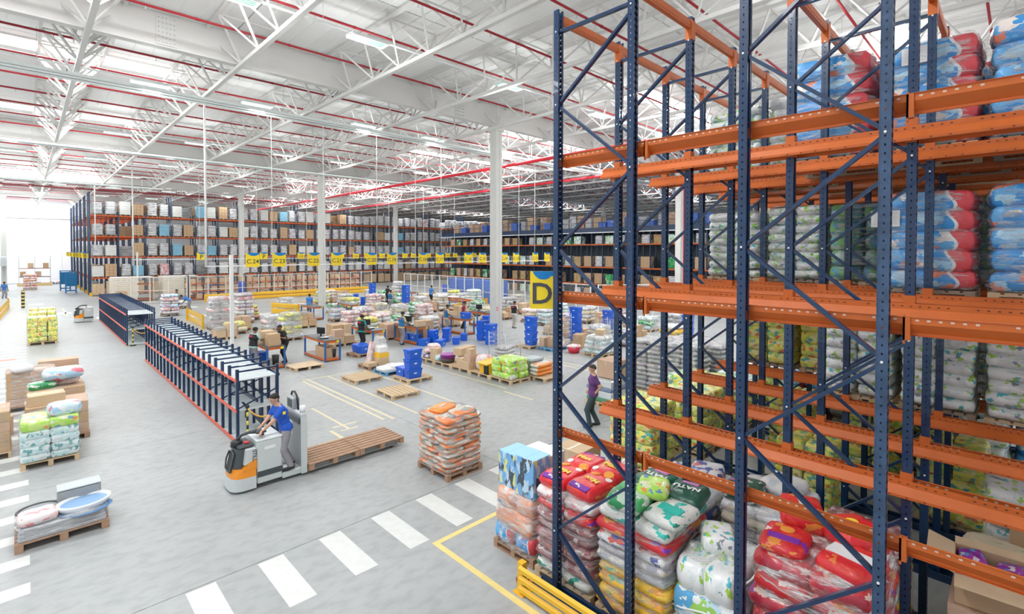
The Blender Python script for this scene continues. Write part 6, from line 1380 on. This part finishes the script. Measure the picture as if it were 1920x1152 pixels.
# ============================================================ PEOPLE: bodies grown from a smooth distance field
def sd_caps(P, a, b, ra, rb):
    a = np.array(a, float); b = np.array(b, float); ab = b - a; L2 = max((ab @ ab), 1e-9)
    t = np.clip(((P - a) @ ab) / L2, 0, 1); return np.linalg.norm(P - a - t[..., None] * ab, axis=-1) - (ra + (rb - ra) * t)
def field(P, prims, k=.025):
    d = None
    for (a, b, ra, rb) in prims:
        q = sd_caps(P, a, b, ra, rb)
        if d is None: d = q
        else:
            h = np.clip(.5 + .5 * (d - q) / k, 0, 1); d = d * (1 - h) + q * h - k * h * (1 - h)
    return d
def nets(fn, lo, hi, s):
    lo = np.array(lo) - 2 * s; n = np.ceil((np.array(hi) + 2 * s - lo) / s).astype(int) + 1
    g = np.stack(np.meshgrid(*[lo[i] + s * np.arange(n[i]) for i in range(3)], indexing='ij'), -1)
    D = fn(g); I = D < 0
    cx, cy_, cz = n - 1; acc = np.zeros((cx, cy_, cz, 3)); cnt = np.zeros((cx, cy_, cz))
    def sl(o): return tuple(slice(o[i], o[i] + (cx, cy_, cz)[i]) for i in range(3))
    cs = [(i, j, k) for i in (0, 1) for j in (0, 1) for k in (0, 1)]
    for a in cs:
        for ax in range(3):
            if a[ax]: continue
            b = list(a); b[ax] = 1; A, B = D[sl(a)], D[sl(b)]; m = (A < 0) != (B < 0)
            t = np.where(m, A / np.where(m, A - B, 1), 0); p = np.zeros(A.shape + (3,)); p[..., 0] = a[0]; p[..., 1] = a[1]; p[..., 2] = a[2]; p[..., ax] = t
            acc += p * m[..., None]; cnt += m
    act = cnt > 0; idx = -np.ones(act.shape, int); idx[act] = np.arange(act.sum())
    V = (np.argwhere(act) + acc[act] / cnt[act][:, None]) * s + lo; F_ = []
    for ax in range(3):
        o = [0, 0, 0]; o[ax] = 1; u, v = [(1, 2), (2, 0), (0, 1)][ax]
        A = I[:-1, :-1, :-1]; B = I[o[0]:o[0] + cx, o[1]:o[1] + cy_, o[2]:o[2] + cz]; e = np.argwhere(A != B); 
        e = e[(e[:, u] > 0) & (e[:, v] > 0)]
        du = np.zeros(3, int); du[u] = 1; dv = np.zeros(3, int); dv[v] = 1
        q = np.stack([idx[tuple((e - w).T)] for w in (0 * du, du, du + dv, dv)], 1)
        fl_ = A[tuple(e.T)]; q[~fl_] = q[~fl_][:, ::-1]; F_.append(q)
    return V, np.concatenate(F_)
def sdf_mesh(name, parts):
    vs = []; fs = []; o = 0
    for V, F_ in parts: vs.append(V); fs.append(F_ + o); o += len(V)
    V = np.concatenate(vs); F_ = np.concatenate(fs); me = bpy.data.meshes.new(name)
    me.from_pydata(V.tolist(), [], F_.tolist()); me.polygons.foreach_set('use_smooth', [True] * len(F_))
    bm = bmesh.new(); bm.from_mesh(me); bmesh.ops.recalc_face_normals(bm, faces=bm.faces); bm.to_mesh(me); bm.free(); me.update(); return me
def ik(a, b, l1, l2, bend):
    a = np.array(a, float); b = np.array(b, float); d = b - a; L = np.linalg.norm(d); L = min(L, (l1 + l2) * .995); u = d / np.linalg.norm(d); b = a + u * L
    x = (l1 * l1 - l2 * l2 + L * L) / (2 * L); h = math.sqrt(max(0, l1 * l1 - x * x)); n = np.array(bend, float); n = n - (n @ u) * u; n /= np.linalg.norm(n) + 1e-9
    return a + u * x + n * h, b
SKIN = [mat('skin_light', (.62, .36, .25), .5), mat('skin_brown', (.25, .13, .08), .5), mat('skin_dark', (.11, .055, .035), .5)]
def person(lab, x, y, z, face, shirt, trous, skin=0, hands=((.05, .25, .85), (.05, -.25, .85)), feet=((.0, .11), (.0, -.11)), lean=0., look=0., nod=0., hair=(.015, .01, .008), height=1.75, res=.016, vest=None, sleeve=.62, elbow=((-1, .6, -.2), (-1, -.6, -.2)), logo=None, badge=False, bulk=1., grip=(.9, .9), sit=0.):
    S = height / 1.75
    t = thing('person', lab, 'person', (x, y, z), face)
    hipz = .93 - sit
    Rl = np.array([[math.cos(lean), 0, math.sin(lean)], [0, 1, 0], [-math.sin(lean), 0, math.cos(lean)]]); hp = np.array([0, 0, hipz])
    T = lambda p: tuple(Rl @ (np.array(p, float) - np.array([0, 0, .93])) + hp)
    neck = np.array(T((.0, 0, 1.47))); hc = np.array(T((.03, 0, 1.625)))
    Rz = np.array([[math.cos(look), -math.sin(look), 0], [math.sin(look), math.cos(look), 0], [0, 0, 1]]); Rn = np.array([[math.cos(nod), 0, math.sin(nod)], [0, 1, 0], [-math.sin(nod), 0, math.cos(nod)]])
    Hd = lambda p: tuple(hc + Rz @ (Rn @ np.array(p, float)))
    torso = [(T((0, -.07, .95)), T((0, .07, .95)), .108, .108), (T((0, -.05, 1.1)), T((0, .05, 1.1)), .103, .103), (T((.0, -.085, 1.29)), T((.0, .085, 1.29)), .118, .118), (T((0, -.145, 1.405)), T((0, .145, 1.405)), .066, .066), (T((0, 0, 1.35)), T((0, 0, 1.45)), .09, .06)]
    torso = [(a, b, ra * bulk, rb * bulk) for a, b, ra, rb in torso]
    head = [(Hd((-.015, 0, .02)), Hd((.02, 0, .025)), .088, .082), (Hd((.035, 0, -.035)), Hd((.045, 0, -.075)), .062, .038)]
    face_ = [(Hd((.095, 0, .0)), Hd((.108, 0, -.022)), .010, .013), (Hd((-.005, .083, -.02)), Hd((-.01, .088, .015)), .014, .018), (Hd((-.005, -.083, -.02)), Hd((-.01, -.088, .015)), .014, .018), (Hd((.085, -.018, -.05)), Hd((.085, .018, -.05)), .011, .011)]
    neckp = [(tuple(neck - np.array([0, 0, .02])), tuple(hc + np.array([0, 0, -.05])), .056, .052)]
    arms = []; sleeves = []; legs = []; shoes = []; handp = []
    for s, hd, el, gr in ((1, hands[0], elbow[0], grip[0]), (-1, hands[1], elbow[1], grip[1])):
        sh = T((0, s * .185, 1.405)); e, w = ik(sh, hd, .29, .26, el)
        arms += [(sh, tuple(e), .052, .041), (tuple(e), tuple(w), .041, .028)]
        sa = np.array(sh); en = sa + (e - sa) * sleeve * 1.35 if sleeve < .75 else e
        if sleeve <= .75: sleeves.append((sh, tuple(sa + (e - sa) * sleeve), .060, .060))
        else: sleeves += [(sh, tuple(e), .060, .052), (tuple(e), tuple(e + (w - e) * .9), .052, .042)]
        dr = (w - e); dr /= np.linalg.norm(dr); up = np.cross(dr, [0, 0, 1.]); up = up / (np.linalg.norm(up) + 1e-9) if np.linalg.norm(up) > .05 else np.array([0, 1., 0]); nn = np.cross(up, dr)
        pc = w + dr * .05; hp_ = [(tuple(w), tuple(w + dr * .03), .027, .028), (tuple(w + dr * .035 - up * .018), tuple(w + dr * .085 - up * .024), .018, .016), (tuple(w + dr * .035 + up * .018), tuple(w + dr * .085 + up * .024), .018, .016), (tuple(w + dr * .04), tuple(w + dr * .085), .02, .017)]
        for fi, (off, ln) in enumerate(((-.030, .062), (-.011, .075), (.010, .07), (.029, .052))):
            a = w + dr * .088 + up * off; curl = gr
            b1 = a + (dr * math.cos(curl * .6) - nn * math.sin(curl * .6)) * ln * .5; b2 = b1 + (dr * math.cos(curl * 1.5) - nn * math.sin(curl * 1.5)) * ln * .5
            hp_ += [(tuple(a - dr * .01), tuple(b1), .0095, .0088), (tuple(b1), tuple(b2), .0088, .0075)]
        a = w + dr * .035 - up * .022 * s; b1 = a + dr * .03 - up * .028 * s - nn * .012; b2 = b1 + dr * .026 - nn * .016
        hp_ += [(tuple(a), tuple(b1), .013, .011), (tuple(b1), tuple(b2), .011, .008)]
        handp.append((w, hp_))
    for s, ft in ((1, feet[0]), (-1, feet[1])):
        hip = (0, s * .088, hipz - .03); an = (ft[0], ft[1], .085); k, an2 = ik(hip, an, .44, .42, (1, 0, 0))
        legs += [(hip, tuple(k), .088, .058), (tuple(k), tuple(an2), .056, .042)]
        shoes += [(tuple(an2 + np.array([-.045, 0, -.035])), tuple(an2 + np.array([.06, 0, -.04])), .040, .040), (tuple(an2 + np.array([.05, 0, -.045])), tuple(an2 + np.array([.155, 0, -.052])), .040, .032)]
    sc = lambda V: V * S
    allp = torso + neckp + head + face_ + arms + legs + [(s_[0], s_[1], s_[2] * .8, s_[3] * .8) for s_ in shoes] + [h[1][0] for h in handp] + [q for h in handp for q in h[1][1:4]]
    def bounds(pr, m=.14):
        A = np.array([p[0] for p in pr] + [p[1] for p in pr]); return A.min(0) - m, A.max(0) + m
    lo, hi = bounds(allp); V, F_ = nets(lambda P: field(P, allp, .022), lo, hi, res)
    parts = [(sc(V), F_)]
    for w, hp_ in handp:
        lo, hi = bounds(hp_, .02); V, F_ = nets(lambda P: field(P, hp_, .006), lo, hi, .0055); parts.append((sc(V), F_))
    obj('body', sdf_mesh('body', parts), t, m=SKIN[skin])
    # garments follow the same limbs, a little larger
    tor = [(a, b, ra + .013, rb + .013) for a, b, ra, rb in torso] + [(T((0, -.075, .90)), T((0, .075, .90)), .120, .120)]
    hem = np.array(T((0, 0, .87))); upv = Rl @ np.array([0, 0, 1.]); nk = np.array(T((.0, 0, 1.465)))
    def fs(P): return np.maximum(np.maximum(field(P, tor + sleeves, .025), -((P - hem) @ upv)), (P - nk) @ upv)
    lo, hi = bounds(tor + sleeves); V, F_ = nets(fs, lo, hi, res); V = sc(V); sob = obj('shirt', sdf_mesh('shirt', [(V, F_)]), t, m=shirt)
    if vest:
        tv = [(a, b, ra + .024, rb + .024) for a, b, ra, rb in torso]; an_ = [T((0, 0, 1.0))]
        def fv(P): return np.maximum(np.maximum(field(P, tv, .03), -((P - np.array(T((0, 0, .95)))) @ upv)), (P - np.array(T((0, 0, 1.44)))) @ upv)
        lo, hi = bounds(tv); V, F_ = nets(fv, lo, hi, res); obj('vest', sdf_mesh('vest', [(sc(V), F_)]), t, m=vest)
    if logo:
        o = obj('logo', MB().bbox(-.004, -.08, -.035, .004, .08, .035, .003), t, tuple(np.array(T((-.15, 0, 1.36))) * S), rot=(0, lean, 0), m=logo)
    if badge: obj('shoulder_patch', MB().bbox(-.03, -.004, -.03, .03, .004, .03, .003), t, tuple(np.array(T((.0, .255, 1.33))) * S), m=M_TY)
    lg = [(a, b, ra + .016, rb + .024) for a, b, ra, rb in legs] + [((0, -.065, hipz + .0), (0, .065, hipz + .0), .114, .114)]
    def ft_(P): return np.maximum(np.maximum(field(P, lg, .022), (P - np.array(T((0, 0, .99)))) @ upv), .07 - P[..., 2])
    lo, hi = bounds(lg); V, F_ = nets(ft_, lo, hi, res); obj('trousers', sdf_mesh('trousers', [(sc(V), F_)]), t, m=trous)
    lo, hi = bounds(shoes, .06); V, F_ = nets(lambda P: np.maximum(field(P, shoes, .02), -P[..., 2] + .001), lo, hi, .012); obj('shoes', sdf_mesh('shoes', [(sc(V), F_)]), t, m=mat('shoe_black', (.02, .02, .022), .4))
    hh = [(a, b, ra + .012, rb + .012) for a, b, ra, rb in head[:1]]
    c0 = np.array(Hd((.075, 0, -.03))); up_ = Rz @ (Rn @ np.array([-.55, 0, .83]))
    def fh(P): return np.maximum(field(P, hh, .02), -((P - np.array(Hd((.0, 0, .012)))) @ up_))
    lo, hi = bounds(hh); V, F_ = nets(fh, lo, hi, .010); obj('hair', sdf_mesh('hair', [(sc(V), F_)]), t, m=mat('hair_%d' % int(hair[0] * 1000), hair, .7))
    for s in (1, -1):
        e_ = MB(); e_.tube([(0, 0, 0), (.006, 0, 0)], [.013, .009], 8); obj('eye', e_, t, tuple(np.array(Hd((.089, s * .032, .012))) * S), rot=(0, nod, look), m=mat('eye_dark', (.03, .02, .02), .3))
        obj('eyebrow', MB().box(-.003, -.02, -.003, .004, .02, .004), t, tuple(np.array(Hd((.094, s * .032, .036))) * S), rot=(0, nod, look), m=mat('hair_%d' % int(hair[0] * 1000), hair, .7))
    return t
C_ = lambda n, c: mat(n, c, .75, 0, .12, 12, .15, 25)
person('standing man in a purple polo shirt and dark trousers, hand on hip, beside the rack', 11.33, 8.32, 0, math.radians(132), C_('purple_cloth', (.14, .05, .20)), C_('slate_cloth', (.045, .075, .09)), 0, hands=((-.05, .17, .99), (.10, -.13, 1.0)), elbow=((-1, .5, 0), (-.9, -.6, -.2)), feet=((.10, .13), (-.14, -.10)), lean=-.02, look=.25, nod=.25, hair=(.04, .035, .03), res=.0125, grip=(1.3, 1.0), bulk=1.14)
person('truck driver in a bright blue T-shirt and grey trousers gripping the pallet truck handle', 3.98, 11.05, .205, math.pi, C_('royal_blue_cloth', (.015, .10, .55)), C_('grey_cloth', (.30, .29, .32)), 0, hands=((.50, .10, .98), (.50, -.12, .98)), elbow=((-1, .5, -.8), (-1, -.5, -.8)), feet=((-.06, .13), (-.16, -.12)), lean=.30, look=.25, nod=.3, res=.0125, badge=True, grip=(1.4, 1.4), height=1.72)
WK = [
 ('packer in a black vest over a pale green shirt bending to a carton', 6.75, 22.3, .35, C_('mint_cloth', (.45, .65, .60)), C_('grey_cloth', (.30, .29, .32)), C_('black_cloth', (.02, .02, .022)), ((.48, .12, 1.2), (.48, -.12, 1.2)), .12, 1, True),
 ('packer in black beyond the table facing the one in the black vest', 8.15, 22.6, 3.4, C_('black_cloth', (.02, .02, .022)), C_('black_cloth', (.02, .02, .022)), None, ((.40, .15, 1.2), (.40, -.15, 1.1)), .35, 1, False),
 ('worker in black with teal sleeves standing at the second packing table', 11.95, 22.95, .3, C_('teal_cloth', (.02, .35, .33)), C_('black_cloth', (.02, .02, .022)), C_('black_cloth', (.02, .02, .022)), ((.34, .14, 1.02), (.34, -.14, 1.02)), .06, 1, True),
 ('worker in a blue vest with yellow sleeves at the third packing table', 14.1, 22.7, .1, C_('yellow_cloth', (.82, .55, .2)), C_('grey_cloth', (.30, .29, .32)), C_('blue_vest_cloth', (.03, .18, .42)), ((.36, .12, 1.08), (.36, -.12, 1.08)), .08, 1, True),
 ('worker in a blue vest with yellow sleeves beside the blue crate on a table', 17.9, 23.9, -.3, C_('yellow_cloth', (.82, .55, .2)), C_('grey_cloth', (.30, .29, .32)), C_('blue_vest_cloth', (.03, .18, .42)), ((.34, .12, 1.05), (.34, -.12, 1.0)), .1, 1, True),
 ('person in a dark red shirt just left of the nearest column', 19.9, 24.8, -.6, C_('maroon_cloth', (.30, .02, .06)), C_('black_cloth', (.02, .02, .022)), None, ((.3, .12, 1.02), (.3, -.12, 1.02)), .15, 1, False),
 ('worker in a black vest over a white shirt right of the nearest column', 22.3, 22.6, .2, C_('white_cloth', (.75, .75, .74)), C_('beige_cloth', (.55, .52, .46)), C_('black_cloth', (.02, .02, .022)), ((.36, .14, 1.1), (.36, -.14, 1.05)), .08, 1, True),
 ('worker in blue bending over goods beside the second column', 15.2, 37.3, 1.0, C_('blue_cloth', (.06, .22, .60)), C_('grey_cloth', (.30, .29, .32)), None, ((.4, .12, .8), (.4, -.12, .85)), .35, 1, False),
 ('worker in a blue vest with yellow sleeves before the back crates', 21.4, 36.2, .2, C_('yellow_cloth', (.82, .55, .2)), C_('grey_cloth', (.30, .29, .32)), C_('blue_vest_cloth', (.03, .18, .42)), ((.36, .12, 1.), (.36, -.12, 1.)), .1, 1, False),
 ('worker dressed all in black in the middle of the back piles', 23.9, 40.9, .3, C_('black_cloth', (.02, .02, .022)), C_('black_cloth', (.02, .02, .022)), None, ((.36, .14, 1.), (.36, -.14, 1.)), .1, 2, True),
 ('worker in a blue shirt at the far back table', 27.0, 38.4, .2, C_('blue_cloth', (.06, .22, .60)), C_('black_cloth', (.02, .02, .022)), None, ((.36, .14, 1.), (.36, -.14, 1.)), .1, 1, False),
 ('worker in a blue shirt bending far down before the cage fence', 9.5, 46.9, 2.8, C_('blue_cloth', (.06, .22, .60)), C_('grey_cloth', (.30, .29, .32)), None, ((.5, .1, .75), (.5, -.1, .75)), 1.0, 1, False),
 ('dark-haired worker half hidden behind the lilac bag stack', 8.9, 49.0, -.6, C_('black_cloth', (.02, .02, .022)), C_('black_cloth', (.02, .02, .022)), None, ((.3, .14, 1.), (.3, -.14, 1.)), .1, 1, False),
 ('worker in blue walking by the far left column', -1.55, 73.0, -1.2, C_('blue_cloth', (.06, .22, .60)), C_('grey_cloth', (.30, .29, .32)), None, ((.15, .24, .85), (-.1, -.24, .85)), .05, 1, False)]
for (lab, x, y, fc, sh_, tr, vs, hn, ln, sk, lg) in WK:
    person(lab, x, y, 0, fc, sh_, tr, sk, hands=hn, lean=ln, vest=vs, logo=M_PIPE2 if (lg and vs) else None, nod=.3, feet=((.06, .12), (-.08, -.11)), sleeve=.6, elbow=((-.6, .6, -.9), (-.6, -.6, -.9)))

# ============================================================ PALLET TRUCKS
M_TG = mat('truck_light_grey', (.60, .64, .64), .4); M_TD = mat('truck_dark_grey', (.06, .075, .08), .4); M_TO = mat('truck_orange', (.90, .30, .01), .35, coat=.4); M_TM = mat('truck_mid_grey', (.36, .39, .40), .4)
def rounded_nose(w, x0, x1, z0, z1, b, n=10, ins=0., taper=0., mi=0):
    """plan view: flat at x1, round at x0"""
    pts = []
    r = (x1 - x0) * .55
    for i in range(n + 1):
        a = math.pi / 2 + math.pi * i / n; pts.append((x0 + r + r * math.cos(a), (w / 2) * math.copysign(abs(math.sin(a)) ** .6, math.sin(a))))
    pts = [(x1, w / 2)] + pts + [(x1, -w / 2)]
    lo = [(x, y, z0) for x, y in pts]; hi = [(x + (x1 - x) * taper, y * (1 - taper * .3), z1) for x, y in pts]; k = len(pts)
    b.add(lo + hi, [(i, (i + 1) % k, k + (i + 1) % k, k + i) for i in range(k)] + [tuple(range(k))[::-1], tuple(range(k, 2 * k))], mi)
def truck(lab, x, y, full=True, rz=0.):
    t = thing('pallet_truck', lab, 'pallet truck', (x, y, 0), rz)      # local: nose at x=0, forks towards +x
    b = MB(); rounded_nose(.76, 0, .46, .05, .30, b, taper=.04); obj('bumper', b, t, m=M_TG)
    b = MB(); rounded_nose(.745, .018, .46, .30, .48, b, taper=.10); obj('orange_band', b, t, m=M_TO)
    b = MB(); b.prism([(.20, .46), (.47, .46), (.47, .66), (.33, .60)], -.371, .371, 'y'); obj('orange_flank', b, t, m=M_TO)
    b = MB(); b.prism([(.24, .56), (.47, .62), (.47, .86), (.28, .86)], -.368, .368, 'y'); obj('hood', b, t, m=M_TG)
    b = MB(); rounded_nose(.56, .04, .33, .40, .86, b, taper=.35); obj('front_cover', b, t, m=M_TD)
    o = obj('cover_recess', MB().bbox(-.012, -.15, -.17, .012, .15, .17, .02), t, (.085, 0, .60), rot=(0, .22, 0), m=M_BLACK)
    obj('cover_loop', MB().tube([(0, -.17, -.18), (-.02, -.19, 0), (-.005, -.15, .17), (0, 0, .2), (-.005, .15, .17), (-.02, .19, 0), (0, .17, -.18), (0, 0, -.2), (0, -.17, -.18)], .018, 6), t, (.07, 0, .6), rot=(0, .22, 0), m=M_TD)
    obj('dashboard', MB().bbox(.16, -.26, .86, .46, .26, .93, .03), t, m=M_TD); obj('turret', MB().tube([(.2, 0, .88), (.2, 0, .98), (.2, 0, 1.0)], [.12, .11, .07], 14), t, m=M_BLACK)
    obj('wheel', MB().tube([(.25, -.12, .09), (.25, .12, .09)], .09, 14), t, m=M_BLACK)
    pts = [(.2, 0, .99), (.28, -.04, 1.09), (.40, -.12, 1.14), (.52, -.2, 1.15)]
    obj('tiller', MB().tube(pts, [.03, .03, .035, .045], 8), t, m=M_TD)
    obj('tiller_head', MB().bbox(.49, -.30, 1.11, .64, -.12, 1.18, .025), t, m=M_TD)
    for s in (-1, 1): obj('grip', MB().tube([(.58, -.21 + s * .07, 1.15), (.61, -.21 + s * .16, 1.16), (.66, -.21 + s * .13, 1.16)], .02, 8), t, m=M_BLACK)
    obj('battery_box', MB().bbox(.48, -.37, .10, .98, .37, .98, .025), t, m=M_TG)
    obj('battery_lid', MB().bbox(.47, -.375, .97, .99, .375, 1.01, .015), t, m=mat('truck_pale', (.70, .74, .74), .4))
    obj('dark_stripe', MB().box(.481, -.3755, .24, .979, -.369, .36), t, m=M_TD)
    obj('lid_switch', MB().bbox(.62, -.12, 1.01, .70, -.05, 1.05, .008), t, m=M_BLACK); obj('key_tag', MB().bbox(.64, -.1, 1.05, .68, -.07, 1.075, .004), t, m=M_YEL)
    obj('sticker', MB().box(.62, -.3765, .78, .84, -.372, .85), t, m=M_LABEL); obj('red_button', MB().tube([(.35, -.12, .93), (.35, -.12, .96)], .05, 12), t, m=M_PIPE2)
    obj('lettering', cached('still', lambda: text_mesh('STILL', .105, .001, .002)), t, (.425, -.3715, .72), rot=(math.pi / 2, math.pi / 2, 0), m=M_DK)
    if not full: return t
    obj('platform', MB().bbox(.98, -.36, .06, 1.48, .36, .19, .015), t, m=M_TG); obj('foot_mat', MB().box(1.02, -.30, .19, 1.36, .30, .203), t, m=mat('mat_grey', (.3, .32, .30), .7))
    obj('red_marking', MB().box(1.1, -.1, .203, 1.18, -.02, .206), t, m=M_PIPE2); obj('paper_roll', MB().tube([(1.0, -.26, .27), (1.2, -.33, .27)], .06, 12), t, m=M_LABEL)
    obj('mast_panel', MB().bbox(1.37, -.38, .19, 1.43, .38, 1.34, .01), t, m=M_TM)
    obj('mast_frame', MB().bbox(1.36, -.42, .06, 1.49, -.37, 1.32, .012), t, m=M_TG); obj('mast_frame', MB().bbox(1.36, .37, .06, 1.49, .42, 1.38, .012), t, m=M_TG)
    obj('mast_cap', MB().bbox(1.36, -.42, 1.30, 1.48, .42, 1.38, .02), t, m=M_TG); obj('instrument_head', MB().bbox(1.34, -.02, 1.36, 1.49, .38, 1.64, .03), t, m=M_TM); obj('head_window', MB().box(1.332, .06, 1.41, 1.34, .30, 1.58), t, m=M_TD)
    obj('back_pad', MB().bbox(1.345, -.33, 1.12, 1.372, .33, 1.26, .01), t, m=M_TD); obj('notice', MB().box(1.362, .1, .8, 1.369, .3, 1.1), t, m=M_LABEL)
    obj('cable_loop', MB().tube([(1.42, .3, 1.62), (1.42, .25, 1.72), (1.42, .1, 1.75), (1.42, -.02, 1.68), (1.42, -.06, 1.58), (1.42, -.1, 1.38)], .022, 8), t, m=M_BLACK)
    obj('roll_holder', MB().tube([(1.42, -.33, 1.38), (1.42, -.33, 1.52)], .06, 12), t, m=M_LABEL)
    for s in (-1, 1): obj('fork', MB().bbox(1.48, s * .27 - .09, .04, 3.78, s * .27 + .09, .10, .012), t, m=M_TM); obj('fork_wheel', MB().tube([(3.62, s * .27 - .06, .04), (3.62, s * .27 + .06, .04)], .04, 10), t, m=M_BLACK)
    return t
truck('orange and grey ride-on pallet truck driven across the middle of the floor', 2.88, 11.27)
pallet('empty brown pallet on the truck forks, nearer the driver', 4.98, 11.27, .102, 0, 2, True, .98, .98); pallet('empty brown pallet on the fork tips of the truck', 6.17, 11.27, .102, 0, 3 if False else 2, True, .98, .98)
truck('second orange and grey pallet truck at the far shelf row', 2.35, 45.3, False, .1)

for o_ in bpy.data.objects:
    q = o_.get('label') or ''
    if len(q.replace('-', ' ').split()) > 16: print('LONG', q)
